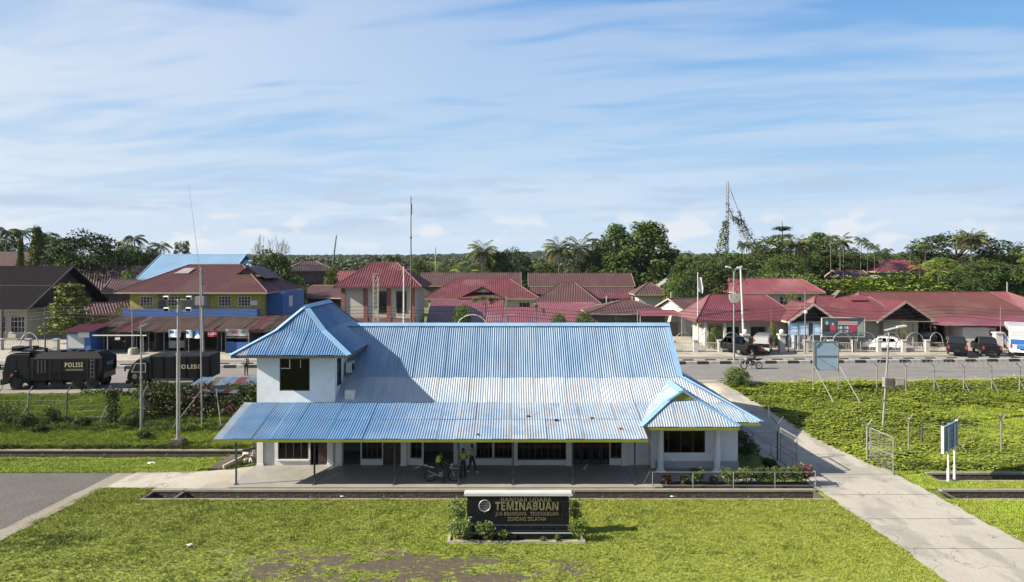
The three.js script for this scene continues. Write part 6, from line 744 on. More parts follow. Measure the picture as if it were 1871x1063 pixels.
// billboards by the police office
{
  const cv = (w, h, fn) => { const c = document.createElement('canvas'); c.width = w; c.height = h; fn(c.getContext('2d'), w, h); const t = new THREE.CanvasTexture(c); t.colorSpace = THREE.SRGBColorSpace; return new THREE.MeshStandardMaterial({ map: t, roughness: 0.6 }); };
  const r = rng(17), pm = cv(256, 128, (k, w, h) => { k.fillStyle = '#39454f'; k.fillRect(0, 0, w, h); k.fillStyle = '#9aa1a3'; k.beginPath(); k.ellipse(28, 34, 9, 13, 0, 0, 7); k.fill(); k.fillStyle = '#202a31'; k.fillRect(12, 48, 34, 46); k.fillStyle = '#a59a98'; k.beginPath(); k.ellipse(64, 42, 8, 11, 0, 0, 7); k.fill(); k.fillStyle = '#a8364a'; k.fillRect(48, 54, 34, 44); k.fillStyle = '#7b2b33'; k.fillRect(100, 4, 70, 16); k.fillStyle = '#b3aea7'; for (const y of [24, 38]) k.fillRect(96, y, 122, 8); for (let i = 0; i < 7; i++) { k.fillStyle = ['#8e8f8c', '#b9c3ca', '#5b6368'][i % 3]; k.fillRect(94 + i * 14, 58, 12, 18); k.fillRect(96 + i * 13, 86, 11, 16); } k.fillStyle = '#9d3045'; k.beginPath(); k.moveTo(150, 50); k.lineTo(220, 44); k.lineTo(196, 112); k.lineTo(170, 84); k.fill(); k.fillStyle = '#7d8a7f'; k.beginPath(); k.moveTo(215, 60); k.lineTo(252, 16); k.lineTo(252, 118); k.lineTo(214, 118); k.fill(); });
  const d = 78.6, x0 = Xp(1502, d), x1 = Xp(1578, d), y0 = Yp(614, d), y1 = Yp(581, d), t = thingW('photo_billboard', 'wide dark photo billboard with two figures and rows of pictures', 'billboard', [(x0 + x1) / 2, TOWN, -d]); const g = new THREE.PlaneGeometry(x1 - x0, y1 - y0).translate((x0 + x1) / 2, (y0 + y1) / 2, -d + 0.06); part('print', g, pm, t, { keepUV: true }); part('backing', bx(x0, x1, y0, y1, -d + 0.05, -d - 0.03), W_grey, t); part('frame', [bx(x0 - 0.1, x0, y0 - 0.1, y1 + 0.1, -d + 0.09, -d - 0.05), bx(x1, x1 + 0.1, y0 - 0.1, y1 + 0.1, -d + 0.09, -d - 0.05), bx(x0, x1, y1, y1 + 0.1, -d + 0.09, -d - 0.05), bx(x0, x1, y0 - 0.1, y0, -d + 0.09, -d - 0.05)], W_white, t); for (const x of [x0 + 0.3, x1 - 0.3]) part('leg', bar([x, TOWN - 0.2, -d - 0.1], [x, y0, -d - 0.1], 0.07), M_galv, t);
  const bm = cv(128, 128, (k, w, h) => { k.fillStyle = '#7fa6cc'; k.fillRect(0, 0, w, h); k.fillStyle = '#b4cbe0'; k.fillRect(20, 30, 90, 90); k.fillStyle = '#5f8dbb'; for (let i = 0; i < 4; i++) { k.beginPath(); k.moveTo(0, 30 + i * 20); k.lineTo(60, 20 + i * 24); k.lineTo(0, 40 + i * 22); k.fill(); } });
  [[1440, 1458, 590, 612, 'narrow sky-blue banner panel left of the dark street post'], [1459, 1477, 590, 612, 'sky-blue banner panel right behind the dark street post'], [1485, 1500, 590, 612, 'small sky-blue banner panel left of the photo billboard']].forEach(([a, b, p0, p1, l]) => { const dd = 79.0, X0 = Xp(a, dd), X1 = Xp(b, dd), Y0 = Yp(p1, dd), Y1 = Yp(p0, dd), q = thingW('hanging_banner', l, 'banner', [(X0 + X1) / 2, TOWN, -dd], 'blue banner panels'); part('print', new THREE.PlaneGeometry(X1 - X0, Y1 - Y0).translate((X0 + X1) / 2, (Y0 + Y1) / 2, -dd + 0.05), bm, q, { keepUV: true }); part('backing', bx(X0, X1, Y0, Y1, -dd + 0.04, -dd), W_grey, q); for (const x of [X0 + 0.04, X1 - 0.04]) part('leg', bar([x, TOWN - 0.2, -dd + 0.02], [x, Y1 + 0.1, -dd + 0.02], 0.04), W_white, q); });
}
// poles, masts, wires
function mast(name, label, cat, px, d, pyTop, yb, r0, r1, m, o = {}) { const x = Xp(px, d), xt = Xp(o.pxTop ?? px, d), yt = Yp(pyTop, d), t = thingW(name, label, cat, [x, yb, -d], o.group); part('pole', bar([x, yb - 0.3, -d], [xt, yt, -d], r0, r1, 9), m, t); return [t, x, xt, yt, d]; }
{
  let [t, x, xt, yt, d] = mast('tall_mast', 'tall thin radio mast beside the cream building', 'mast', 751, 92, 358, TOWN, 0.13, 0.05, M(0.12, 0.09, 0.08, 0.7)); part('aerial', [bar([x + 0.06, yt - 1.0, -d], [x + 0.06, yt - 2.4, -d], 0.09), bar([x - 0.1, yt - 0.4, -d], [x + 0.25, yt - 0.4, -d], 0.02)], M_post, t); for (const h of [0.45, 0.7]) part('collar', cyl(0.14, 0.14, 0.2, x, lerp(TOWN, yt, h), -d), M_post, t);
  [t, x, xt, yt, d] = mast('concrete_pole', 'pale concrete pole left of the tall radio mast', 'utility pole', 738, 88, 487, TOWN, 0.14, 0.09, W_white); part('crossarm', bx(x - 0.8, x + 0.8, yt - 0.4, yt - 0.3, -d + 0.05, -d - 0.05), W_grey, t); part('insulator', [cyl(0.05, 0.05, 0.18, x - 0.7, yt - 0.3, -d), cyl(0.05, 0.05, 0.18, x + 0.7, yt - 0.3, -d)], W_dark, t);
  { const d2 = 86, cx = Xp(687, d2), y1 = Yp(500, d2), l = thingW('lattice_tower', 'short pale lattice tower in front of the cream building', 'lattice tower', [cx, TOWN, -d2]), w = 0.28, c = [[-w, -w], [w, -w], [w, w], [-w, w]], m = M(0.4, 0.36, 0.3, 0.6); c.forEach(([a, b]) => part('upright', bar([cx + a, TOWN - 0.2, -d2 + b], [cx + a, y1, -d2 + b], 0.035), m, l)); const br = []; for (let y = TOWN; y < y1 - 0.3; y += 0.6) for (let k = 0; k < 4; k++) { const p = c[k], q = c[(k + 1) % 4]; br.push(bar([cx + p[0], y, -d2 + p[1]], [cx + q[0], y + 0.6, -d2 + q[1]], 0.018, 0.018, 4)); } part('bracing', br, m, l, { kind: 'stuff' }); part('platform', box(0.8, 0.08, 0.8, cx, y1, -d2), W_grey, l); }
  mast('thin_pole', 'thin grey pole rising before the red tiled roof', 'pole', 925, 90, 540, TOWN, 0.06, 0.05, M_galv); mast('dark_pole', 'slim dark pole right of the red tiled gablet house', 'pole', 980, 92, 553, TOWN, 0.07, 0.06, M_post); mast('short_pole', 'slim pole left of the cream building beyond the tower roof', 'pole', 478, 84, 548, TOWN, 0.09, 0.07, W_dark);
  [t, x, xt, yt, d] = mast('flagpole', 'white flagpole with a limp white flag', 'flagpole', 1275, 82, 497, TOWN, 0.09, 0.05, W_white); { const g = new THREE.PlaneGeometry(0.55, 1.75, 6, 10), p = g.attributes.position; for (let i = 0; i < p.count; i++) { const k = (p.getX(i) + 0.275) / 0.55, v = (p.getY(i) + 0.875) / 1.75; p.setXYZ(i, p.getX(i) * (0.55 + 0.45 * (1 - Math.abs(v - 0.4))), p.getY(i) - 0.25 * k, 0.12 * Math.sin(k * 7 + v * 3)); } g.computeVertexNormals(); g.translate(x + 0.3, yt - 1.35, -d); part('flag', g, M(0.7, 0.7, 0.68, 0.8), t); }
  { const dd = 70.2, X = Xp(1341, dd), Y0 = 2.85, Y1 = Yp(497, dd), q = thingW('twin_street_light', 'twin-headed street light on the median carrying a white shield sign', 'street light', [X, Y0, -dd]); part('pole', [bar([X, Y0 - 0.2, -dd], [X, Y1, -dd], 0.09, 0.06, 10)], M_galv, q); for (const s of [-1, 1]) { part('arm', tube([[X, Y1 - 0.3, -dd], [X + s * 0.12, Y1 + 0.15, -dd], [X + s * 0.4, Y1 + 0.45, -dd]], 0.04, 12, 6), M_galv, q); part('lamp_head', box(0.5, 0.13, 0.24, X + s * 0.55, Y1 + 0.5, -dd, 0, 0, s * 0.2), M_plastic, q); }
    const y = Yp(545, dd), sh = [[-0.55, 0.42], [0.55, 0.42], [0.52, -0.1], [0.3, -0.42], [-0.3, -0.42], [-0.52, -0.1]]; part('shield_sign', extr(sh, 0.12, 0.02).translate(X, y, -dd + 0.16), M(0.55, 0.53, 0.48, 0.7, { map: T.hard }), q, { label: 'weathered white shield-shaped sign' }); part('base_pipe', tube([[X - 0.1, Y0 + 0.3, -dd + 0.1], [X - 0.05, Y0 + 0.02, -dd + 0.3], [X + 0.7, Y0 - 0.02, -dd + 0.3]], 0.05, 12, 6), M_galv, q); }
  [t, x, xt, yt, d] = mast('utility_pole', 'leaning white utility pole at the left gate pillar', 'utility pole', 1360, 78.5, 488, TOWN, 0.15, 0.1, W_white, { pxTop: 1353 }); part('crossarm', bx(xt - 0.7, xt + 0.7, yt - 0.25, yt - 0.13, -d + 0.05, -d - 0.05), W_grey, t); part('lamp_arm', bar([xt, yt - 2.2, -d], [xt - 0.95, yt - 1.8, -d], 0.035), M_galv, t);
  [t, x, xt, yt, d] = mast('street_post', 'dark-footed street post with a globe before the blue banner panels', 'post', 1471, 76, 530, TOWN, 0.08, 0.05, M(0.2, 0.15, 0.13, 0.7)); part('globe', new THREE.SphereGeometry(0.2, 12, 8).translate(xt + 0.02, Yp(570, d), -d + 0.1), M_plastic, t);
  mast('slim_pole', 'slim brown pole in front of the police office windows', 'pole', 1409, 79, 560, TOWN, 0.05, 0.04, M(0.2, 0.12, 0.1, 0.7)); mast('slim_pole', 'slim brown pole before the white gatehouse', 'pole', 1828, 79.5, 560, TOWN, 0.06, 0.05, M(0.2, 0.12, 0.1, 0.7)); mast('fence_pole', 'thin black pole in the street fence left of the white hatchback', 'pole', 1559, 77.1, 612, TOWN, 0.05, 0.05, M_black); for (const [px, l] of [[1440, 'thin black pole in the fence just right of the gate'], [1452, 'thin black pole second right of the gate']]) mast('fence_pole', l, 'pole', px, 77.1, 612, TOWN, 0.05, 0.05, M_black);
  [t, x, xt, yt, d] = mast('utility_pole', 'grey utility pole with a transformer box before the yellow house', 'utility pole', 372, 76, 488, TOWN, 0.13, 0.09, M_galv, { pxTop: 368 }); part('transformer', box(0.95, 0.9, 0.6, xt, Yp(549, d), -d + 0.2), W_grey, t); part('crossarm', bx(xt - 0.6, xt + 0.6, yt - 0.5, yt - 0.4, -d + 0.05, -d - 0.05), W_dark, t); part('solar_panel', box(0.6, 0.04, 0.6, xt + 0.35, Yp(518, d), -d, 0.3, 0, 0.6), M(0.04, 0.06, 0.09, 0.3), t);
  mast('utility_pole', 'slim utility pole in front of the left stalls', 'utility pole', 242, 76.5, 560, TOWN, 0.07, 0.06, M_galv); mast('utility_pole', 'bent grey pole before the long dark hall', 'utility pole', 83, 79, 560, TOWN, 0.08, 0.06, M_post);
  for (const [px, d3, l] of [[1155, 118, 'pale lamp post left of the small red pavilion'], [1226, 112, 'pale lamp post right of the small red pavilion'], [1108, 120, 'thin pale post under the walkway roof']]) mast('lamp_post', l, 'lamp post', px, d3, px === 1226 ? 533 : 540, TOWN, 0.08, 0.06, W_white);
  { const dd = 300, q = thingW('far_crane', 'slender leaning crane jib far off above the forest', 'crane', [Xp(603, dd), 3, -dd]); part('jib', bar([Xp(604, dd), 3, -dd], [Xp(615, dd), Yp(430, dd), -dd], 0.45, 0.25, 5), M_post, q); mast('far_antenna', 'thin distant antenna above the forest left of the first coconut palm', 'antenna', 796, 320, 452, 3, 0.3, 0.2, M_galv); mast('far_pole', 'grey utility pole behind the long red office at the right', 'utility pole', 1840, 108, 515, 6, 0.12, 0.1, W_grey); }
  const wires = thingW('power_lines', 'thin power lines strung along the far side of the street', 'power line', [0, TOWN, -78.5]); for (const [h, dd] of [[7.6, 78.2], [7.2, 78.4], [6.5, 78.0], [6.9, 77.6]]) part('wire', tube([...Array(17)].map((_, i) => [lerp(-64, 64, i / 16), h - (i & 1 ? 0.55 : 0), -dd]), 0.022, 96, 4), M_black, wires);
  const w2 = thingW('service_lines', 'service wires fanning down from the leaning utility pole', 'power line', [Xp(1400, 80), TOWN, -80]); for (const [px, py, d3] of [[1270, 552, 90], [1480, 555, 78], [1300, 575, 84], [1560, 545, 88]]) part('wire', tube([P(1353, 492, 78.5), [(P(1353, 492, 78.5)[0] + P(px, py, d3)[0]) / 2, (P(1353, 492, 78.5)[1] + P(px, py, d3)[1]) / 2 - 0.5, -(78.5 + d3) / 2], P(px, py, d3)], 0.014, 20, 4), M_black, w2);
  const w3 = thingW('stall_lines', 'service wires running from the transformer pole across the stalls', 'power line', [Xp(320, 77), TOWN, -77]); for (const [px, py, d3] of [[160, 590, 76], [215, 575, 80], [120, 570, 84]]) part('wire', tube([P(368, 500, 76), [(P(368, 500, 76)[0] + P(px, py, d3)[0]) / 2, (P(368, 500, 76)[1] + P(px, py, d3)[1]) / 2 - 0.7, -(76 + d3) / 2], P(px, py, d3)], 0.016, 20, 4), M_black, w3);
}
// ---------- vehicles ----------
const C_black = new THREE.MeshPhysicalMaterial({ color: lin(0.005, 0.006, 0.008), roughness: 0.5, specularIntensity: 0.3, clearcoat: 0.12, clearcoatRoughness: 0.2, side: THREE.DoubleSide }), C_matte = new THREE.MeshPhysicalMaterial({ color: lin(0.006, 0.0065, 0.008), map: T.wear, roughness: 0.6, specularIntensity: 0.25, side: THREE.DoubleSide }), C_tyre = M(0.012, 0.012, 0.012, 0.9), C_rim = M(0.3, 0.3, 0.3, 0.4, { metalness: 0.6 }), C_gold = M(0.55, 0.5, 0.30, 0.6), C_red = M(0.4, 0.03, 0.03, 0.35), C_lamp = M(0.65, 0.63, 0.55, 0.3), C_white = new THREE.MeshPhysicalMaterial({ color: lin(0.66, 0.67, 0.68), roughness: 0.35, clearcoat: 0.7, side: THREE.DoubleSide }), C_grey = new THREE.MeshPhysicalMaterial({ color: lin(0.16, 0.18, 0.19), roughness: 0.35, clearcoat: 0.6, side: THREE.DoubleSide }), C_steel = M(0.22, 0.22, 0.22, 0.5, { metalness: 0.5 }), C_amber = M(0.5, 0.2, 0.02, 0.4);
function wheel(g, x, y, z, R, w = 0.22, rm = C_rim) { const t = part('wheel', [new THREE.TorusGeometry(R - w * 0.35, w * 0.42, 8, 22).translate(x, y, z), cyl(R - 0.02, R - 0.02, w * 0.8, 0, -w * 0.4, 0, 22).rotateX(Math.PI / 2).translate(x, y, z)], C_tyre, g); part('rim', [cyl(R * 0.6, R * 0.6, w * 0.95, 0, -w * 0.475, 0, 18).rotateX(Math.PI / 2).translate(x, y, z)], rm, t); }
const profX = (pts, x0, x1) => { const g = extr(pts, x1 - x0, 0.03); g.rotateY(-Math.PI / 2); g.translate((x0 + x1) / 2, 0, 0); return g; }; // section (z, y) drawn out along x
// big armoured truck, nose towards -x
{
  const g = thing('police_water_truck', 'big black armoured police truck with a long angular body parked at the roadside', 'truck', [Xp(109, 56.6), 2.5, -56.9], 0.07); g.scale.set(0.88, 1.05, 0.95);
  const sec = [[-1.2, 0.75], [1.2, 0.75], [1.25, 1.4], [1.22, 2.35], [0.75, 2.78], [-0.75, 2.78], [-1.22, 2.35], [-1.25, 1.4]], body = profX(sec, -2.0, 4.2), p = body.attributes.position; for (let i = 0; i < p.count; i++) { const x = p.getX(i), y = p.getY(i); if (x > 4) p.setX(i, y < 1.0 ? 3.75 : y > 2.6 ? 3.55 : x); } body.computeVertexNormals(); part('armoured_body', body, C_matte, g);
  const cab = extr([[-4.35, 0.55], [-2.05, 0.55], [-2.05, 2.72], [-3.75, 2.72], [-4.05, 2.55], [-4.32, 1.55], [-4.4, 1.4]], 2.4, 0.06); part('cab', cab, C_black, g);
  for (const s of [-1, 1]) { part('side_window', extr([[-4.0, 1.65], [-3.15, 1.65], [-3.15, 2.3], [-3.85, 2.3]], 0.02).translate(0, 0, s * 1.205), M_glass, g); part('rear_window', extr([[-2.95, 1.75], [-2.25, 1.75], [-2.25, 2.3], [-2.95, 2.3]], 0.02).translate(0, 0, s * 1.205), M_glass, g); const dl = part('door', extr([[-3.95, 0.9], [-3.05, 0.9], [-3.05, 1.6], [-4.1, 1.6]], 0.02).translate(0, 0, s * 1.21), C_matte, g); part('handle', box(0.2, 0.05, 0.04, -3.2, 1.45, s * 1.23), C_steel, dl); part('mirror', [bar([-4.2, 1.9, s * 1.2], [-4.4, 1.9, s * 1.42], 0.02), box(0.08, 0.4, 0.18, -4.42, 1.8, s * 1.45)], C_black, g); part('roof_rail', bar([-4.0, 2.82, s * 1.05], [-2.1, 2.82, s * 1.05], 0.03), C_steel, g); for (let k = 0; k < 3; k++) part('vent_panel', box(0.16, 0.95, 0.03, -1.3 + k * 0.3, 1.75, s * 1.245), M(0.025, 0.027, 0.032, 0.5), g); for (const x of [-3.25, 2.0, 3.25]) wheel(g, x, 0.52, s * 1.05, 0.52, 0.32, C_matte); part('wheel_arch', [new THREE.TorusGeometry(0.64, 0.06, 6, 16, Math.PI).translate(-3.25, 0.52, s * 1.19)], C_black, g); }
  for (const x of [-1.75, -0.3, 0.55, 2.9, 3.6]) part('panel_seam', box(0.025, 1.5, 0.012, x, 1.6, 1.252), M(0.03, 0.03, 0.033, 0.5), g); part('side_ladder', [bar([3.2, 0.8, 1.28], [3.2, 2.4, 1.26], 0.018), bar([3.5, 0.8, 1.28], [3.5, 2.4, 1.26], 0.018), ...[1.0, 1.3, 1.6, 1.9, 2.2].map((y) => bar([3.2, y, 1.28], [3.5, y, 1.28], 0.014))], C_steel, g); part('windscreen', slab([[-4.36, 1.6, -1.0], [-4.36, 1.6, 1.0], [-4.1, 2.5, 1.0], [-4.1, 2.5, -1.0]], 0.02), M_glass, g); part('bumper', box(0.35, 0.35, 2.3, -4.4, 0.62, 0), C_black, g); for (const z of [-0.95, 0.95]) part('headlight', box(0.12, 0.5, 0.3, -4.6, 0.62, z), M(0.6, 0.58, 0.3, 0.4), g); part('chassis', [box(7.6, 0.3, 1.2, 0, 0.62, 0), box(0.9, 0.45, 0.5, -1.2, 0.55, 0.9), box(1.1, 0.45, 0.5, 0.2, 0.55, 0.9)], C_matte, g);
  part('roof_rack', [box(1.7, 0.05, 2.0, -3.0, 2.9, 0), box(0.6, 0.34, 0.8, -3.6, 3.05, 0.3), box(0.35, 0.25, 0.35, -2.5, 3.05, -0.4), bar([-3.8, 3.1, 0.9], [-2.3, 3.25, 0.9], 0.06), beam([-3.3, 3.0, 0.5], [-2.2, 3.2, 0.2], 0.12, 0.08)], C_black, g); for (const [x, z] of [[0.2, 0.2], [0.9, -0.3], [1.7, 0.1], [2.5, 0.0]]) part('roof_hatch', cyl(0.32, 0.3, 0.13, x, 2.76, z, 14), C_black, g); part('roof_monitor', [cyl(0.16, 0.14, 0.3, -1.2, 2.78, 0.3), bar([-1.2, 3.02, 0.3], [-1.75, 3.12, 0.35], 0.06, 0.05)], C_black, g);
  part('lettering', text('POLISI', 0.34, 0.012, 1.55).translate(1.75, 1.72, 1.247), C_gold, g, { label: 'gold POLISI lettering on the truck side' }); part('caption_bar', box(1.5, 0.12, 0.01, 1.8, 1.52, 1.248), M(0.2, 0.16, 0.05, 0.7), g); part('rear_lettering', text('POLISI', 0.26, 0.012, 1.0).rotateY(Math.PI / 2).translate(4.215, 1.75, 0), M(0.3, 0.28, 0.2), g, { label: 'dull POLISI lettering on the truck tail' }); part('rear_stripe', box(0.012, 0.42, 2.0, 4.21, 1.05, 0), M(0.16, 0.11, 0.05, 0.6, { map: T.hard }), g); for (const z of [-0.85, 0.85]) part('tail_light', box(0.02, 0.16, 0.24, 4.225, 1.05, z), C_red, g); part('emblem', cyl(0.13, 0.13, 0.012, 0, 0, 0, 16).rotateX(Math.PI / 2).translate(-3.55, 1.15, 1.222), M(0.3, 0.09, 0.03), g, { label: 'small red and gold door emblem' });
}
// black canvas-sided truck behind it
{
  const g = thing('police_box_truck', 'black police truck with a tall canvas box parked behind the vine-grown shed', 'truck', [Xp(316, 57.4), 2.5, -57.7], 0.07), sec = [[-1.1, 0.8], [1.1, 0.8], [1.1, 2.5], [1.0, 2.62], [-1.0, 2.62], [-1.1, 2.5]];
  part('canvas_box', profX(sec, -1.55, 3.25), C_matte, g); const st = []; for (let k = 0; k < 6; k++) part('box_rib', [box(0.05, 1.75, 0.03, -1.4 + k * 0.9, 1.7, 1.11), box(0.05, 1.75, 0.03, -1.4 + k * 0.9, 1.7, -1.11)], C_black, g, { kind: 'stuff' });
  part('cab', extr([[-3.2, 0.5], [-1.65, 0.5], [-1.65, 2.05], [-2.0, 2.3], [-2.5, 2.3], [-2.9, 1.95], [-3.25, 1.2], [-3.3, 0.9]], 2.0, 0.08), C_black, g); for (const s of [-1, 1]) { part('side_window', extr([[-2.85, 1.35], [-1.9, 1.35], [-1.9, 1.95], [-2.6, 1.95]], 0.02).translate(0, 0, s * 1.005), M_glass, g); part('window_trim', extr([[-2.95, 1.28], [-1.82, 1.28], [-1.82, 2.02], [-2.65, 2.02]], 0.012, 0, [[[-2.85, 1.35], [-2.6, 1.95], [-1.9, 1.95], [-1.9, 1.35]]]).translate(0, 0, s * 1.004), M(0.4, 0.38, 0.33, 0.6), g); part('mirror', [bar([-3.0, 1.6, s * 1.0], [-3.25, 1.7, s * 1.3], 0.02), box(0.06, 0.35, 0.16, -3.27, 1.6, s * 1.33)], C_black, g); for (const x of [-2.45, 2.2]) wheel(g, x, 0.42, s * 0.9, 0.42, 0.26, C_matte); part('door_emblem', cyl(0.2, 0.2, 0.012, 0, 0, 0, 16).rotateX(Math.PI / 2).translate(-2.7, 0.95, s * 1.006), M(0.3, 0.25, 0.16), g); }
  part('windscreen', slab([[-3.27, 1.28, -0.85], [-3.27, 1.28, 0.85], [-2.95, 1.92, 0.85], [-2.95, 1.92, -0.85]], 0.02), M_glass, g); part('chassis', box(5.8, 0.25, 0.9, 0, 0.6, 0), C_steel, g); part('headlight', box(0.1, 0.2, 0.3, -3.3, 0.75, 0.7), C_lamp, g); part('bumper', box(0.2, 0.25, 1.9, -3.3, 0.5, 0), C_black, g); part('lettering', text('POLISI', 0.32, 0.012, 1.75).translate(1.5, 1.55, 1.102), C_gold, g, { label: 'gold POLISI lettering on the canvas box' });
}
// cars: one builder, nose towards +x
function car(name, label, at, ry, o) {
  const g = thing(name, label, o.cat ?? 'car', at, ry, o.group), W = o.W ?? 1.75, belt = o.belt ?? 0.95, top = o.H, tap = (geo) => { const p = geo.attributes.position; for (let i = 0; i < p.count; i++) { const y = p.getY(i); if (y > belt) p.setZ(i, p.getZ(i) * (1 - (o.tumble ?? 0.16) * (y - belt) / (top - belt))); else if (y < 0.5) p.setZ(i, p.getZ(i) * (0.95 + 0.1 * y)); } geo.computeVertexNormals(); return geo; };
  part('body', tap(extr(o.body, W, 0.09)), o.paint, g); if (o.bed) { part('load_bed', [box(o.bed[1] - o.bed[0], 0.04, W - 0.3, (o.bed[0] + o.bed[1]) / 2, belt - 0.3, 0)], C_tyre, g); }
  for (const s of [-1, 1]) { for (const w of o.windows) { const q = extr(w, 0.014); q.translate(0, 0, W / 2 + 0.002); tap(q); if (s < 0) q.scale(1, 1, -1); part('side_window', q, M_glass, g); } for (const x of o.axles) wheel(g, x, o.R ?? 0.32, s * (W / 2 - 0.12), o.R ?? 0.32, 0.2); for (const x of o.doors ?? []) part('door_handle', box(0.16, 0.03, 0.03, x, belt - 0.1, s * (W / 2 + 0.005)), o.trim ?? C_steel, g); part('mirror', box(0.14, 0.13, 0.2, o.mirror, belt + 0.08, s * (W / 2 + 0.06)), o.trim ?? o.paint, g); part('headlight', box(0.1, 0.15, 0.32, o.front - 0.02, o.lampY ?? 0.68, s * (W / 2 - 0.28)), C_lamp, g); part('tail_light', box(0.06, o.tailH ?? 0.26, 0.16, o.rear + 0.02, o.tailY ?? 0.85, s * (W / 2 - 0.14)), C_red, g); }
  const pane = (n, [x0, y0], [x1, y1], k) => { const z0 = W / 2 - 0.1, z1 = W / 2 - 0.1 - (o.tumble ?? 0.16) * W / 2, dx = k * 0.02; part(n, slab(k > 0 ? [[x0 + dx, y0, z0], [x0 + dx, y0, -z0], [x1 + dx, y1 + 0.01, -z1], [x1 + dx, y1 + 0.01, z1]] : [[x0 + dx, y0, -z0], [x0 + dx, y0, z0], [x1 + dx, y1 + 0.01, z1], [x1 + dx, y1 + 0.01, -z1]], 0.015), o.rearGlass && k < 0 ? o.rearGlass : M_glass, g); };
  pane('windscreen', ...o.screen, 1); pane('rear_window', ...o.back, -1); part('front_bumper', box(0.12, 0.2, W - 0.1, o.front, 0.42, 0), o.trim ?? o.paint, g); part('rear_bumper', box(0.12, 0.2, W - 0.1, o.rear, 0.45, 0), o.trim ?? o.paint, g); part('number_plate', box(0.02, 0.12, 0.4, o.rear - 0.062, o.plateY ?? 0.62, 0), C_tyre, g); return g;
}
const PICK = { cat: 'pickup', W: 1.82, H: 1.78, belt: 1.1, R: 0.37, axles: [1.55, -1.5], front: 2.55, rear: -2.6, mirror: 0.9, lampY: 0.85, tailY: 0.9, tailH: 0.34, plateY: 0.55, body: [[-2.6, 0.5], [-2.6, 1.1], [-0.75, 1.1], [-0.6, 1.72], [-0.3, 1.78], [0.55, 1.76], [1.15, 1.15], [2.45, 1.02], [2.55, 0.8], [2.55, 0.45], [-2.6, 0.42]], windows: [[[-0.55, 1.16], [0.15, 1.16], [0.15, 1.64], [-0.42, 1.64]], [[0.22, 1.16], [0.95, 1.16], [0.52, 1.64], [0.22, 1.64]]], screen: [[1.12, 1.16], [0.6, 1.72]], back: [[-0.76, 1.14], [-0.62, 1.66]], doors: [-0.1, 0.6], bed: [-2.5, -0.8] };
const VAN = { cat: 'van', W: 1.7, H: 1.95, belt: 1.0, R: 0.32, tumble: 0.1, axles: [1.2, -1.2], front: 2.05, rear: -2.05, mirror: 1.4, tailY: 1.35, tailH: 0.4, plateY: 0.85, body: [[-2.05, 0.4], [-2.08, 1.0], [-1.98, 1.85], [-1.8, 1.95], [0.9, 1.95], [1.35, 1.75], [1.9, 1.05], [2.05, 0.9], [2.05, 0.4]], windows: [[[-1.85, 1.08], [-0.9, 1.08], [-0.9, 1.7], [-1.8, 1.7]], [[-0.8, 1.08], [0.2, 1.08], [0.2, 1.7], [-0.8, 1.7]], [[0.3, 1.08], [1.5, 1.08], [1.1, 1.7], [0.3, 1.7]]], screen: [[1.86, 1.12], [1.38, 1.75]], back: [[-2.06, 1.1], [-1.99, 1.78]], doors: [0.5, -0.7] };
const HATCH = { W: 1.68, H: 1.5, belt: 0.92, R: 0.31, axles: [1.25, -1.2], front: 1.95, rear: -1.9, mirror: 0.75, tailY: 0.9, body: [[-1.85, 0.35], [-1.92, 0.8], [-1.75, 1.0], [-1.5, 1.35], [-1.15, 1.47], [0.0, 1.5], [0.4, 1.42], [1.05, 0.98], [1.75, 0.82], [1.95, 0.65], [1.95, 0.3]], windows: [[[-1.35, 1.0], [-0.45, 0.97], [-0.45, 1.36], [-1.1, 1.34]], [[-0.38, 0.97], [0.75, 0.96], [0.3, 1.36], [-0.38, 1.38]]], screen: [[1.0, 1.0], [0.42, 1.42]], back: [[-1.76, 1.02], [-1.5, 1.36]], doors: [-0.2, 0.1] };
const SUV = { W: 1.8, H: 1.8, belt: 1.08, R: 0.36, tumble: 0.12, axles: [1.4, -1.35], front: 2.25, rear: -2.2, mirror: 0.9, lampY: 0.85, tailY: 1.1, body: [[-2.2, 0.42], [-2.22, 1.1], [-2.05, 1.7], [-1.85, 1.8], [0.35, 1.8], [1.05, 1.15], [2.15, 1.02], [2.25, 0.8], [2.25, 0.42]], windows: [[[-1.95, 1.14], [-1.05, 1.14], [-1.05, 1.65], [-1.85, 1.65]], [[-0.97, 1.14], [-0.15, 1.14], [-0.15, 1.65], [-0.97, 1.65]], [[-0.07, 1.14], [0.85, 1.14], [0.35, 1.65], [-0.07, 1.65]]], screen: [[1.02, 1.16], [0.42, 1.74]], back: [[-2.22, 1.14], [-2.08, 1.66]], doors: [-0.3, 0.4] };
const base = (px, py) => { const d = 10 * FOC / (py - HORIZON); return [Xp(px, d), TOWN + 0.04, -d]; };
car('pickup', 'dark pickup with a sports bar parked at the gate, left of the van', base(1342, 645), 2.02, { ...PICK, paint: C_black, group: 'parked pickups' });
{ const g = car('police_van', 'white and dark van with a red plate parked tail-on at the gate', base(1394, 644), 1.15, { ...VAN, paint: C_grey, rearGlass: M(0.42, 0.43, 0.42, 0.3), group: 'parked vans' }); part('tailgate', box(0.03, 0.42, 1.5, -2.1, 0.92, 0), C_black, g); part('rear_skirt', box(0.05, 0.26, 1.6, -2.1, 0.58, 0), M(0.5, 0.5, 0.44, 0.5), g, { label: 'pale rear skirt' }); part('plate_panel', box(0.04, 0.24, 0.55, -2.13, 0.56, 0), C_red, g, { label: 'red plate panel' }); part('roof_light_bar', box(0.3, 0.14, 1.1, 0.4, 2.02, 0), M(0.1, 0.1, 0.11, 0.4), g); }
car('hatchback', 'white hatchback parked behind the street fence', base(1611, 639.5), 2.72, { ...HATCH, H: 1.5, paint: C_white, trim: C_white });
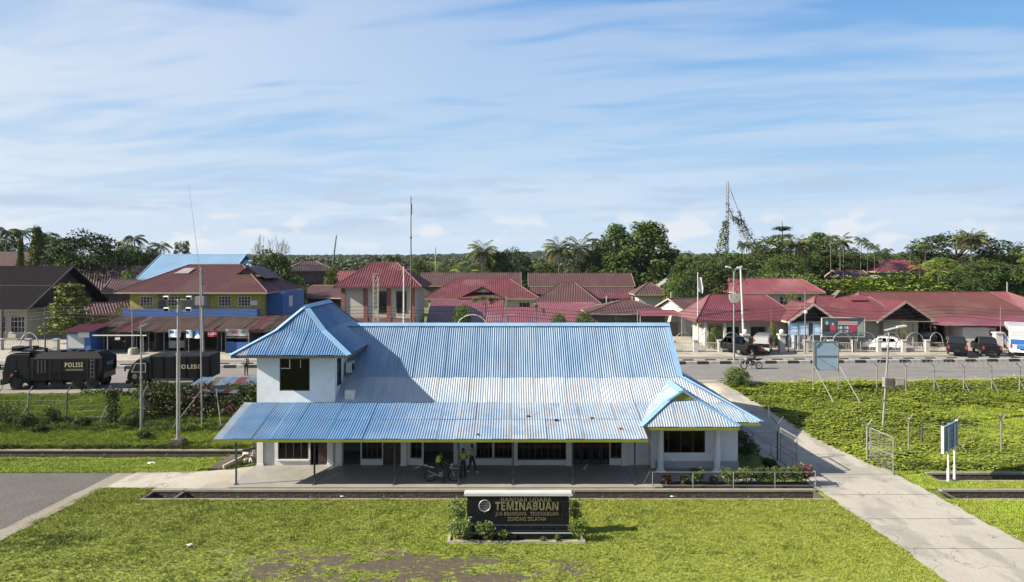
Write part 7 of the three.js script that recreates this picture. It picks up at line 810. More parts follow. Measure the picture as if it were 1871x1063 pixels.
car('pickup', 'black pickup with a covered bed, left of the two near the bus', base(1747, 646), 1.05, { ...PICK, paint: C_black, group: 'parked pickups' });
car('pickup', 'black pickup with an open bed beside the broad white pillar', base(1801, 647), 1.2, { ...PICK, paint: C_black, group: 'parked pickups' });
car('suv', 'dark car parked under the hoops before the red canopy posts', base(1686, 630), 1.3, { ...SUV, cat: 'car', paint: C_black });
car('suv', 'black car in the shade of the police office wing', base(1608, 618), 0.4, { ...SUV, cat: 'car', paint: C_black });
car('suv', 'grey car parked under the market roof', base(329, 637.5), 1.9, { ...SUV, cat: 'car', paint: C_grey });
{ // bus, tail towards us
  const p = base(1862, 643), g = thing('white_bus', 'white and blue bus seen from the rear at the right picture edge', 'bus', p, 1.02); part('body', extr([[-4, 0.4], [-4.1, 1.2], [-3.95, 2.75], [-3.7, 2.95], [3.8, 2.95], [4.1, 2.5], [4.2, 0.4]], 2.3, 0.12), C_white, g); part('rear_window', box(0.04, 0.95, 1.9, -4.03, 2.15, 0, 0, 0, 0.09), M(0.5, 0.52, 0.52, 0.25), g); part('blue_band', box(0.04, 0.55, 2.1, -4.1, 1.42, 0), M(0.03, 0.12, 0.4, 0.4), g, { label: 'blue rear band' }); part('blue_panel', box(0.04, 0.5, 1.0, -4.11, 0.85, 0), M(0.04, 0.16, 0.45, 0.4), g); for (const s of [-1, 1]) { part('tail_light', box(0.05, 0.35, 0.18, -4.1, 0.95, s * 0.98), C_red, g); for (const x of [-2.4, 2.6]) wheel(g, x, 0.45, s * 1.0, 0.45, 0.26); part('side_window', box(6.6, 0.75, 0.03, 0, 2.1, s * 1.155), M_glass, g); part('side_band', box(7.2, 0.3, 0.02, 0, 1.35, s * 1.155), M(0.03, 0.12, 0.4, 0.4), g); } part('rear_bumper', box(0.2, 0.3, 2.2, -4.05, 0.5, 0), C_white, g); part('number_plate', box(0.02, 0.14, 0.45, -4.16, 0.62, 0), C_tyre, g);
}
// trail motorcycles, nose towards +x
function motorbike(label, at, ry, o = {}) {
  const g = thing('motorcycle', label, 'motorcycle', at, ry, o.group), fr = M(0.02, 0.02, 0.022, 0.5), alu = M(0.35, 0.35, 0.35, 0.4, { metalness: 0.5 });
  for (const x of [-0.68, 0.7]) { const w = part('wheel', new THREE.TorusGeometry(x > 0 ? 0.3 : 0.28, 0.045, 8, 28).translate(x, 0.33, 0), C_tyre, g); const sp = []; for (let k = 0; k < 9; k++) { const a = k * Math.PI * 2 / 9; sp.push(bar([x, 0.33, 0.02], [x + Math.cos(a) * 0.27, 0.33 + Math.sin(a) * 0.27, 0], 0.006, 0.006, 4)); } part('spoke', sp, alu, w, { kind: 'stuff' }); part('rim', [new THREE.TorusGeometry(0.25, 0.018, 6, 26).translate(x, 0.33, 0), cyl(0.05, 0.05, 0.12, 0, -0.06, 0).rotateX(Math.PI / 2).translate(x, 0.33, 0)], alu, w); }
  part('fork', [bar([0.7, 0.33, 0.08], [0.46, 1.0, 0.07], 0.025), bar([0.7, 0.33, -0.08], [0.46, 1.0, -0.07], 0.025)], alu, g); part('handlebar', [bar([0.4, 1.06, -0.36], [0.44, 1.02, -0.12], 0.016), bar([0.44, 1.02, -0.12], [0.44, 1.02, 0.12], 0.016), bar([0.44, 1.02, 0.12], [0.4, 1.06, 0.36], 0.016)], fr, g);
  part('frame', [bar([0.42, 0.92, 0], [-0.3, 0.72, 0], 0.03), bar([0.42, 0.88, 0], [0.22, 0.32, 0], 0.028), bar([0.22, 0.32, 0], [-0.22, 0.36, 0], 0.028), bar([-0.22, 0.36, 0], [-0.35, 0.74, 0], 0.028), bar([-0.3, 0.72, 0], [-0.85, 0.86, 0], 0.022)], fr, g); part('engine', [box(0.34, 0.26, 0.24, 0.02, 0.44, 0), cyl(0.1, 0.09, 0.24, 0.1, 0.54, 0, 12), cyl(0.1, 0.1, 0.28, 0, -0.14, 0, 14).rotateX(Math.PI / 2).translate(-0.06, 0.42, 0)], alu, g); part('fuel_tank', (() => { const q = new THREE.SphereGeometry(0.2, 14, 10); q.scale(1.35, 0.75, 0.75); q.translate(0.18, 0.9, 0); return q; })(), o.paint ?? fr, g); part('seat', extr([[-0.82, 0.9], [-0.1, 0.84], [0.0, 0.9], [-0.1, 0.93], [-0.8, 0.98]], 0.2, 0.03), C_tyre, g); part('rear_fender', extr([[-1.05, 0.94], [-0.5, 0.78], [-0.4, 0.84], [-1.0, 1.0]], 0.16, 0.02), o.panel ?? C_white, g); part('front_fender', extr([[0.4, 0.78], [0.98, 0.68], [0.98, 0.71], [0.42, 0.83]], 0.13, 0.01), o.panel ?? C_white, g); part('swingarm', [bar([-0.2, 0.4, 0.09], [-0.68, 0.33, 0.09], 0.025), bar([-0.2, 0.4, -0.09], [-0.68, 0.33, -0.09], 0.025)], alu, g); part('exhaust', tube([[0.15, 0.4, 0.12], [0.0, 0.32, 0.16], [-0.3, 0.45, 0.16], [-0.8, 0.68, 0.16]], 0.035, 16, 7), alu, g); part('headlight', cyl(0.09, 0.1, 0.08, 0, 0, 0, 14).rotateZ(-Math.PI / 2).translate(0.52, 0.95, 0), C_lamp, g); part('side_stand', bar([-0.02, 0.34, 0.12], [-0.1, 0.0, 0.3], 0.014), fr, g); return g;
}
const bikeA = [(807 - CX) * 40.4 / FOC, 0.09, -40.55], bikeB = [Xp(1373, 66.0), 2.6, -66.0], bikeC = [-15.95, 0.1, -44.8];
motorbike('trail motorcycle with a pale tail standing on the shaded terrace', bikeA, 0.05, { panel: M(0.5, 0.5, 0.48, 0.5) }); motorbike('black motorcycle being ridden along the near side of the road', bikeB, Math.PI - 0.05, { panel: C_black }); motorbike('motorcycle parked against the left corner wall of the terrace', [-16.25, 0.05, -44.6], 1.2, { panel: C_black });

// ---------- people ----------
function nets(sdf, lo, hi, cell) { // naive surface nets over a box
  const n = [0, 1, 2].map((k) => Math.ceil((hi[k] - lo[k]) / cell) + 1), [nx, ny, nz] = n, f = new Float32Array(nx * ny * nz), id = new Int32Array(nx * ny * nz).fill(-1), pos = [], idx = [], at = (i, j, k) => (k * ny + j) * nx + i;
  for (let k = 0; k < nz; k++) for (let j = 0; j < ny; j++) for (let i = 0; i < nx; i++) f[at(i, j, k)] = sdf(lo[0] + i * cell, lo[1] + j * cell, lo[2] + k * cell);
  const E = [[0, 1], [2, 3], [4, 5], [6, 7], [0, 2], [1, 3], [4, 6], [5, 7], [0, 4], [1, 5], [2, 6], [3, 7]];
  for (let k = 0; k < nz - 1; k++) for (let j = 0; j < ny - 1; j++) for (let i = 0; i < nx - 1; i++) { const v = []; let m = 0; for (let c = 0; c < 8; c++) { v[c] = f[at(i + (c & 1), j + ((c >> 1) & 1), k + (c >> 2))]; if (v[c] < 0) m |= 1 << c; } if (!m || m === 255) continue; let x = 0, y = 0, z = 0, q = 0; for (const [a, b] of E) { if ((v[a] < 0) === (v[b] < 0)) continue; const t = v[a] / (v[a] - v[b]); x += (a & 1) + t * ((b & 1) - (a & 1)); y += ((a >> 1) & 1) + t * (((b >> 1) & 1) - ((a >> 1) & 1)); z += (a >> 2) + t * ((b >> 2) - (a >> 2)); q++; } id[at(i, j, k)] = pos.length / 3; pos.push(lo[0] + (i + x / q) * cell, lo[1] + (j + y / q) * cell, lo[2] + (k + z / q) * cell); }
  const quad = (a, b, c, d, flip) => { if (a < 0 || b < 0 || c < 0 || d < 0) return; flip ? idx.push(a, c, b, a, d, c) : idx.push(a, b, c, a, c, d); };
  for (let k = 1; k < nz - 1; k++) for (let j = 1; j < ny - 1; j++) for (let i = 1; i < nx - 1; i++) { const s = f[at(i, j, k)] < 0; if (s !== f[at(i + 1, j, k)] < 0) quad(id[at(i, j - 1, k - 1)], id[at(i, j, k - 1)], id[at(i, j, k)], id[at(i, j - 1, k)], !s); if (s !== f[at(i, j + 1, k)] < 0) quad(id[at(i - 1, j, k - 1)], id[at(i - 1, j, k)], id[at(i, j, k)], id[at(i, j, k - 1)], !s); if (s !== f[at(i, j, k + 1)] < 0) quad(id[at(i - 1, j - 1, k)], id[at(i, j - 1, k)], id[at(i, j, k)], id[at(i - 1, j, k)], !s); }
  const g = new THREE.BufferGeometry(); g.setAttribute('position', new THREE.Float32BufferAttribute(pos, 3)); g.setIndex(idx); g.computeVertexNormals(); return g;
}
const cap_ = (p, a, b, ra, rb) => { const bx_ = b[0] - a[0], by = b[1] - a[1], bz = b[2] - a[2], t = clamp(((p[0] - a[0]) * bx_ + (p[1] - a[1]) * by + (p[2] - a[2]) * bz) / (bx_ * bx_ + by * by + bz * bz + 1e-9)); return Math.hypot(p[0] - a[0] - bx_ * t, p[1] - a[1] - by * t, p[2] - a[2] - bz * t) - lerp(ra, rb, t); };
const smin = (a, b, k) => { const h = clamp(0.5 + 0.5 * (b - a) / k); return lerp(b, a, h) - k * h * (1 - h); };
const M_body = new THREE.MeshStandardMaterial({ vertexColors: true, roughness: 0.8, side: THREE.DoubleSide });
function person(label, at, ry, J, C, o = {}) { // J: joints, faces +x; C: colours skin, hair, shirt, trousers, shoe, vest
  const g = thing('person', label, 'person', at, ry), bones = [], B = (a, b, ra, rb, c) => bones.push([J[a], J[b], ra, rb, c]);
  B('pelvis', 'waist', 0.135, 0.125, 'trousers'); B('waist', 'chest', 0.125, 0.15, 'shirt'); bones.push([J.shL, J.shR, 0.075, 0.075, 'shirt']); B('chest', 'neck', 0.12, 0.055, 'shirt'); B('neck', 'head', 0.052, 0.05, 'skin');
  for (const s of ['L', 'R']) { B('sh' + s, 'el' + s, 0.058, 0.045, 'shirt'); B('el' + s, 'wr' + s, 0.044, 0.031, o.sleeve ?? 'skin'); B('hip' + s, 'kn' + s, 0.088, 0.062, 'trousers'); B('kn' + s, 'an' + s, 0.062, 0.042, 'trousers'); B('an' + s, 'to' + s, 0.045, 0.036, 'shoe'); }
  const all = Object.values(J), lo = [0, 1, 2].map((k) => Math.min(...all.map((p) => p[k])) - 0.22), hi = [0, 1, 2].map((k) => Math.max(...all.map((p) => p[k])) + 0.22);
  const sdf = (x, y, z) => { let d = 9; for (const [a, b, ra, rb] of bones) d = smin(d, cap_([x, y, z], a, b, ra, rb), 0.035); return d; };
  const body = clean(nets(sdf, lo, hi, 0.022)), hd = J.head, hf = J.face ?? [1, 0, 0];
  const head = clean(nets((x, y, z) => { const dx = x - hd[0], dy = y - hd[1] - 0.03, dz = z - hd[2]; let d = (Math.hypot(dx / 0.098, dy / 0.122, dz / 0.08) - 1) * 0.08; d = smin(d, cap_([x, y, z], [hd[0] + hf[0] * 0.03, hd[1] - 0.055, hd[2] + hf[2] * 0.03], [hd[0] + hf[0] * 0.06, hd[1] - 0.06, hd[2] + hf[2] * 0.06], 0.045, 0.035), 0.03); d = smin(d, cap_([x, y, z], [hd[0] + hf[0] * 0.088, hd[1] + 0.03, hd[2] + hf[2] * 0.088], [hd[0] + hf[0] * 0.112, hd[1] - 0.005, hd[2] + hf[2] * 0.112], 0.01, 0.015), 0.012); for (const s of [-1, 1]) d = smin(d, Math.hypot(dx + hf[0] * 0.01 - hf[2] * s * 0.085, (y - hd[1]) / 1.6, dz + hf[2] * 0.01 + hf[0] * s * 0.085) - 0.017, 0.01); return d; }, [hd[0] - 0.16, hd[1] - 0.16, hd[2] - 0.16], [hd[0] + 0.16, hd[1] + 0.2, hd[2] + 0.16], 0.011));
  const paint = (geo, fn) => { const p = geo.attributes.position, c = new Float32Array(p.count * 3); for (let i = 0; i < p.count; i++) { const q = fn(p.getX(i), p.getY(i), p.getZ(i)); c.set(q, i * 3); } geo.setAttribute('color', new THREE.BufferAttribute(c, 3)); return geo; };
  paint(body, (x, y, z) => { let m = 9, k = 'shirt'; for (const [a, b, ra, rb, c] of bones) { const d = cap_([x, y, z], a, b, ra, rb); if (d < m) { m = d; k = c; } } return k === 'shirt' && C.stripe && Math.floor(y * 14) % 2 ? C.stripe : C[k]; });
  paint(head, (x, y, z) => { const f = (x - hd[0]) * hf[0] + (z - hd[2]) * hf[2], s = Math.abs((x - hd[0]) * hf[2] - (z - hd[2]) * hf[0]), h = y - hd[1]; if (f > 0.07 && h > 0.018 && h < 0.038 && s > 0.02 && s < 0.048) return [0.02, 0.015, 0.012]; if (f > 0.06 && h > -0.058 && h < -0.045 && s < 0.028) return [C.skin[0] * 0.7, C.skin[1] * 0.45, C.skin[2] * 0.45]; return C.skin; });
  const hands = []; for (const s of ['L', 'R']) { const w = J['wr' + s], e = J['el' + s], d = V(...w).sub(V(...e)).normalize(), up = V(0, 1, 0), sd = d.clone().cross(up).normalize(), nn = sd.clone().cross(d); const q = (f, l, h) => { const v = V(...w).addScaledVector(d, f).addScaledVector(sd, l).addScaledVector(nn, h); return [v.x, v.y, v.z]; }; hands.push(beam(q(0, 0, 0), q(0.09, 0, 0), 0.075, 0.03)); [[-0.028, 0.055], [-0.01, 0.068], [0.01, 0.062], [0.028, 0.046]].forEach(([l, len]) => { hands.push(bar(q(0.085, l, 0), q(0.085 + len * 0.6, l, -0.008), 0.009, 0.0085, 6), bar(q(0.085 + len * 0.6, l, -0.008), q(0.085 + len, l, -0.03), 0.0085, 0.007, 6)); }); hands.push(bar(q(0.02, -0.035, 0), q(0.05, -0.062, -0.01), 0.011, 0.01, 6), bar(q(0.05, -0.062, -0.01), q(0.085, -0.06, -0.02), 0.01, 0.008, 6)); }
  const hg = paint(fuse(hands), () => C.skin); part('body', [body, head, hg], M_body, g, { keepUV: true });
  const hair = clean(nets((x, y, z) => { const dx = x - hd[0], dy = y - hd[1] - 0.042, dz = z - hd[2]; let d = (Math.hypot(dx / 0.108, dy / 0.128, dz / 0.092) - 1) * 0.09; const f = dx * hf[0] + dz * hf[2]; return Math.max(d, f - 0.045 - Math.max(0, dy) * 0.6, -(dy + 0.055)); }, [hd[0] - 0.16, hd[1] - 0.16, hd[2] - 0.16], [hd[0] + 0.16, hd[1] + 0.22, hd[2] + 0.16], 0.012)); part(o.helmet ? 'helmet' : 'hair', hair, o.helmet ? M(...C.hair, 0.3) : M(...C.hair, 0.8), g);
  if (C.vest) { const vb = [[J.waist, J.chest, 0.142, 0.17], [J.chest, J.neck, 0.14, 0.075], [J.shL, J.shR, 0.088, 0.088]]; const vest = clean(nets((x, y, z) => { let d = 9; for (const [a, b, ra, rb] of vb) d = smin(d, cap_([x, y, z], a, b, ra, rb), 0.04); return Math.max(d, J.waist[1] - 0.1 - y, y - J.neck[1] + 0.015); }, lo, hi, 0.022)); part('safety_vest', vest, M(...C.vest, 0.7), g); const y = J.waist[1] + 0.08; part('reflective_band', new THREE.TorusGeometry(0.155, 0.02, 6, 20).rotateX(Math.PI / 2).scale(1, 1.2, 1).translate((J.waist[0] + J.chest[0]) / 2, y, (J.waist[2] + J.chest[2]) / 2), M(0.55, 0.55, 0.52, 0.5), g); }
  return g;
}
const STAND = { pelvis: [0, 0.93, 0], waist: [0, 1.06, 0], chest: [0.01, 1.27, 0], neck: [0.02, 1.46, 0], head: [0.035, 1.56, 0], shL: [0, 1.38, -0.155], shR: [0, 1.38, 0.155], elL: [-0.02, 1.12, -0.23], elR: [-0.02, 1.12, 0.23], wrL: [0.12, 0.93, -0.2], wrR: [0.12, 0.93, 0.2], hipL: [0, 0.88, -0.085], hipR: [0, 0.88, 0.085], knL: [0.02, 0.48, -0.1], knR: [0.02, 0.48, 0.1], anL: [-0.02, 0.08, -0.11], anR: [-0.02, 0.08, 0.11], toL: [0.14, 0.05, -0.12], toR: [0.14, 0.05, 0.12] };
const SIT = { ...STAND, pelvis: [-0.25, 1.04, 0], waist: [-0.22, 1.16, 0], chest: [-0.14, 1.36, 0], neck: [-0.08, 1.54, 0], head: [-0.05, 1.64, 0], shL: [-0.12, 1.46, -0.16], shR: [-0.12, 1.46, 0.16], elL: [0.1, 1.22, -0.28], elR: [0.1, 1.22, 0.28], wrL: [0.33, 1.1, -0.31], wrR: [0.33, 1.1, 0.31], hipL: [-0.22, 1.0, -0.1], hipR: [-0.22, 1.0, 0.1], knL: [0.16, 0.82, -0.2], knR: [0.16, 0.82, 0.2], anL: [-0.02, 0.42, -0.2], anR: [-0.02, 0.42, 0.2], toL: [0.14, 0.38, -0.2], toR: [0.14, 0.38, 0.2] };
const DARK = { skin: [0.09, 0.05, 0.03], hair: [0.01, 0.01, 0.01], shirt: [0.015, 0.016, 0.02], trousers: [0.012, 0.012, 0.016], shoe: [0.012, 0.012, 0.012] };
const ptx = (px, py, d) => [Xp(px, d), py, -d];
person('person in a yellow safety vest sitting on the motorcycle on the terrace', bikeA, 0.05, { ...SIT, knR: [0.14, 0.7, 0.24], anR: [0.06, 0.12, 0.3], toR: [0.22, 0.06, 0.3] }, { ...DARK, vest: [0.42, 0.5, 0.02] });
person('person in a yellow safety vest standing on the terrace facing the lawn with hands together', ptx(846, 0.09, 41.3), -1.4, { ...STAND, wrL: [0.2, 1.08, -0.05], wrR: [0.2, 1.06, 0.06] }, { ...DARK, vest: [0.42, 0.5, 0.02] });
person('person in a white and yellow vest walking on the terrace beside the standing one', ptx(862, 0.09, 42.2), -0.6, { ...STAND, knL: [0.16, 0.5, -0.09], anL: [0.26, 0.1, -0.1], toL: [0.42, 0.07, -0.1], knR: [-0.05, 0.5, 0.09], anR: [-0.26, 0.13, 0.1], toR: [-0.13, 0.05, 0.1] }, { ...DARK, shoe: [0.5, 0.5, 0.5], shirt: [0.5, 0.5, 0.48], vest: [0.36, 0.4, 0.12] });
person('rider in dark clothes and a helmet on the black road motorcycle', bikeB, Math.PI - 0.05, SIT, { ...DARK, hair: [0.02, 0.02, 0.02], shirt: [0.05, 0.045, 0.035] }, { helmet: true, sleeve: 'shirt' });
person('person in a striped shirt walking on the road beyond the blue eave', [Xp(450, 62.5), 2.56, -62.5], -1.2, { ...STAND, knL: [0.14, 0.5, -0.09], anL: [0.2, 0.1, -0.1], toL: [0.36, 0.07, -0.1] }, { ...DARK, shirt: [0.4, 0.4, 0.4], stripe: [0.02, 0.02, 0.025] });
// ---------- trees that can be told apart ----------
const G_dark = [0.032, 0.05, 0.013], G_mid = [0.05, 0.077, 0.016], G_lite = [0.125, 0.17, 0.026], G_olive = [0.10, 0.12, 0.032];
const TREE = {
  mango: broadleafGeo(1, { w: 0.62, lo: 0.12, lobes: 66, lobe: 0.13, size: 0.032, leaves: 170, base: G_dark }), round: broadleafGeo(2, { w: 0.5, lo: 0.15, lobes: 46, lobe: 0.13, size: 0.034, base: G_mid }),
  tall: broadleafGeo(3, { w: 0.3, lo: 0.12, lobes: 64, lobe: 0.085, size: 0.022, leaves: 190, base: [0.058, 0.09, 0.017], prof: (t) => 0.55 + 0.75 * Math.sin(Math.PI * Math.min(1, 0.25 + t * 0.8)) - 0.35 * t }), slim: broadleafGeo(4, { w: 0.17, lo: 0.15, lobes: 40, lobe: 0.07, size: 0.022, leaves: 150, base: G_mid, prof: (t) => 0.5 + 0.8 * Math.sin(Math.PI * (0.15 + 0.75 * t)) }),
  cone: broadleafGeo(5, { w: 0.26, lo: 0.02, lobes: 80, lobe: 0.06, size: 0.022, leaves: 150, base: [0.08, 0.105, 0.022], prof: (t) => 1.15 * (1 - t) + 0.06 }), open: broadleafGeo(6, { w: 0.5, lo: 0.35, lobes: 30, lobe: 0.085, size: 0.034, leaves: 70, base: G_olive }),
  flat: broadleafGeo(7, { w: 0.55, lo: 0.55, lobes: 26, lobe: 0.1, size: 0.04, leaves: 80, flat: 0.35, base: G_mid, prof: (t) => 0.95 - 0.5 * t }), lite: broadleafGeo(8, { w: 0.52, lo: 0.08, lobes: 44, lobe: 0.13, size: 0.04, leaves: 150, base: G_lite }), bush: broadleafGeo(9, { w: 0.55, lo: 0.05, lobes: 26, lobe: 0.2, size: 0.055, leaves: 180, base: [0.066, 0.095, 0.018] }),
};
const PALM = { coco: palmGeo(11, { n: 34, len: 0.36, tr: 0.016, droop: 0.8, hang: 0.6, nuts: true, base: [0.10, 0.12, 0.035] }), coco2: palmGeo(12, { n: 30, len: 0.34, tr: 0.015, bend: 0.1, droop: 0.9, hang: 0.6, base: [0.09, 0.11, 0.035] }), areca: palmGeo(13, { n: 14, len: 0.21, tr: 0.009, bend: 0.02, droop: 1.3, up: 1.2, leaflet: 0.42, base: [0.06, 0.08, 0.022] }), areca2: palmGeo(14, { n: 15, len: 0.24, tr: 0.010, bend: 0.04, droop: 1.2, up: 1.2, leaflet: 0.4, base: [0.075, 0.10, 0.025] }), banana: palmGeo(15, { n: 13, len: 0.75, tr: 0.04, bend: 0.05, droop: 0.8, up: 1.35, leaflet: 0.34, hang: 0.35, base: [0.14, 0.18, 0.035] }) };
{ // tiers on a straight stem (layered almond tree) and a bare tree
  const tier = (seed, base, tiers, W, size) => { const r = rng(seed), L = new Leaves(), tr = [bar([0, -0.02, 0], [0, 1, 0], 0.02, 0.004, 6)]; for (let k = 0; k < tiers; k++) { const t = k / tiers, y = 0.18 + 0.8 * t, R = W * (1 - t * 0.75), nb = 6; for (let b = 0; b < nb; b++) { const a = b / nb * 6.283 + k * 0.9 + r() * 0.4, R2 = R * (0.75 + 0.35 * r()); tr.push(bar([0, y - 0.03, 0], [Math.cos(a) * R2, y + 0.04, Math.sin(a) * R2], 0.007, 0.002, 4)); for (let q = 0; q < 3; q++) { const f = 0.45 + 0.27 * q; clumpLeaves(L, r, Math.cos(a) * R2 * f, y + 0.03 * f, Math.sin(a) * R2 * f, 0.075, 34, size, toneOf(r, base, 0.2), { flat: 0.3 }); } } } return { crown: L.geo(), trunk: boxUV(fuse(tr)) }; };
  TREE.layered = tier(21, [0.13, 0.15, 0.035], 8, 0.42, 0.055); TREE.pine = tier(22, [0.04, 0.05, 0.03], 6, 0.22, 0.03);
  const r = rng(33), lim = [bar([0, -0.02, 0], [0, 0.4, 0], 0.025, 0.018, 6)], grow = (p, a, e, l, w, n) => { const q = [p[0] + Math.cos(a) * Math.cos(e) * l, p[1] + Math.sin(e) * l, p[2] + Math.sin(a) * Math.cos(e) * l]; lim.push(bar(p, q, w, w * 0.6, 4)); if (n) for (let k = 0; k < 3; k++) grow(q, a + (r() - 0.5) * 2.2 + (k - 1) * 0.7, e + (r() - 0.5) * 0.9, l * (0.6 + 0.2 * r()), w * 0.6, n - 1); }; for (let k = 0; k < 4; k++) grow([0, 0.36 + 0.02 * k, 0], k * 1.57 + 0.3, 0.9, 0.24, 0.014, 4); TREE.bare = { trunk: boxUV(fuse(lim)), crown: null };
}
let treeNo = 0;
function T_(kind, px, pyTop, d, label, o = {}) { // top of the tree at a pixel of the photograph, d metres away
  const pal = PALM[kind], x = Xp(px, d), y = o.y ?? th(x, d), top = Yp(pyTop, d), pr = pal ?? TREE[kind], h = (top - y) / (pal ? (kind === 'banana' ? 1.5 : kind.startsWith('coco') ? 1.24 : 1.14) : 1.02);
  const wide = d > 110 && (px > 1080 || px < 330) ? (kind === 'tall' ? 1.3 : 1.2) : 1, sx = o.w ? wide * (o.w * d / FOC) / (2 * h * ({ mango: 0.5, round: 0.45, tall: 0.27, slim: 0.17, cone: 0.26, open: 0.46, flat: 0.52, lite: 0.48, bush: 0.54, layered: 0.44, pine: 0.24, bare: 0.36 }[kind] ?? 0.33)) : o.sx ?? 1;
  return plantTree(pr, pal ? (kind === 'banana' ? 'banana_plant' : 'palm_tree') : kind === 'bush' ? 'bush' : kind === 'bare' ? 'bare_tree' : 'tree', label, pal ? 'palm' : kind === 'bush' ? 'bush' : 'tree', [x, y - 0.1, -d], h, { sx, ry: (treeNo++ * 1.7) % 6.28, bark: pal ? M_palmbark : kind === 'bare' ? M(0.3, 0.27, 0.24, 0.9) : M_bark, ...o });
}
T_('cone', 68, 403, 118, 'tall pointed vine-clad tree behind the dark hall', { w: 44 }); T_('cone', 38, 424, 120, 'narrow pointed vine-clad column left of the tall pointed tree', { w: 20 });
T_('areca2', 8, 407, 135, 'dark palm at the very left picture edge'); T_('areca', 24, 408, 138, 'dark palm left of the narrow vine-clad column'); T_('areca2', 46, 410, 140, 'dark palm between the two pointed vine-clad trees'); T_('areca', 88, 412, 132, 'dark palm just right of the tall pointed tree'); T_('areca2', 104, 425, 128, 'drooping dark palm farther right of the tall pointed tree'); T_('round', 84, 428, 136, 'dark leafy tree behind the tall pointed tree', { w: 60 }); T_('round', 14, 432, 150, 'dark leafy tree mass at the left picture edge', { w: 70 });
T_('mango', 160, 422, 112, 'large dark dense tree behind the brown roofs', { w: 116 }); T_('coco2', 126, 428, 118, 'palm fronds rising left of the large dense tree', { sx: 0.8 }); T_('lite', 128, 452, 108, 'tree with leaves coloured lighter as the sunlit left part of the large dense tree', { w: 50 });  // lighter leaf colour here paints the sun on the dense tree's left side
T_('open', 222, 434, 128, 'airy branched tree right of the large dense tree', { w: 60 }); T_('round', 232, 447, 122, 'mid green tree below the tall thin palm', { w: 62 }); T_('round', 268, 450, 126, 'dark tree right of the tall thin palm', { w: 56 }); T_('areca', 248, 417, 124, 'tall thin palm standing clear above the left trees'); T_('areca2', 293, 434, 128, 'ragged palm left of the pale blue hall'); T_('flat', 334, 437, 165, 'flat-topped dark tree behind the pale blue hall', { w: 44 }); T_('round', 300, 462, 150, 'low tree left of the pale blue hall roof', { w: 40 });
T_('layered', 128, 508, 86, 'layered light green tree in front of the dark hall', { w: 92 }); T_('bush', 238, 492, 104, 'green bush between the brown roofs and the yellow house', { w: 44 }); T_('open', 224, 552, 84, 'straggly small tree left of the yellow house', { w: 36 });
T_('round', 496, 455, 100, 'round-crowned tree right of the yellow house', { w: 92 }); T_('bare', 494, 428, 125, 'leafless pale tree above the round-crowned tree', { w: 66 }); T_('bush', 540, 505, 110, 'dark bushy tree between the round-crowned tree and the two-tier house', { w: 40 }); T_('bush', 606, 484, 122, 'small green tree beside the two-tier house', { w: 28 });
T_('areca', 718, 454, 135, 'small dark palm behind the cream building roof'); T_('round', 765, 472, 170, 'dark tree right of the tall radio mast', { w: 50 }); T_('banana', 792, 473, 173, 'sunlit banana-like palm right of the radio mast'); T_('banana', 822, 470, 172, 'sunlit banana-like palm left of the first coconut palm'); T_('banana', 850, 478, 174, 'sunlit banana-like palm under the first coconut palm');
T_('coco', 880, 435, 169, 'coconut palm standing left of the round dark trees'); T_('round', 905, 456, 171, 'mid green tree behind the first coconut palm', { w: 46 }); T_('mango', 936, 452, 170, 'round dark tree right of the first coconut palm', { w: 62 }); T_('bush', 985, 482, 177, 'low tree left of the pair of coconut palms', { w: 50 }); T_('round', 1000, 476, 179, 'low tree behind the pair of coconut palms', { w: 44 });
T_('coco', 1021, 429, 170, 'left coconut palm of the pair with a pale trunk'); T_('coco2', 1060, 426, 170, 'right coconut palm of the pair, drooping fronds'); T_('slim', 1096, 430, 170, 'slim vine-clad tree left of the tall trees'); T_('tall', 1128, 402, 169, 'tall dark tree left of the tallest tree', { w: 58 }); T_('tall', 1183, 398, 167, 'tallest and broadest tree, behind the brown pavilion', { w: 100 }); T_('round', 1086, 455, 172, 'leafy tree at the foot of the slim vine-clad tree', { w: 54 }); T_('bush', 1130, 470, 167, 'bushy undergrowth tree below the tall dark tree', { w: 60 });
T_('round', 1252, 462, 140, 'leafy tree right of the tallest tree', { w: 50 }); T_('areca2', 1268, 458, 138, 'small palm in the trees left of the ruined mast'); T_('round', 1290, 466, 136, 'rounded tree left of the ruined mast', { w: 56 }); T_('mango', 1300, 478, 108, 'large dark spreading tree behind the flagpole', { w: 110 }); T_('round', 1340, 458, 138, 'tree at the foot of the ruined mast', { w: 60 }); T_('bush', 1232, 512, 118, 'bright green shrub left of the dark spreading tree', { w: 36 }); T_('round', 1262, 490, 115, 'green tree between the white house and the dark spreading tree', { w: 54 });
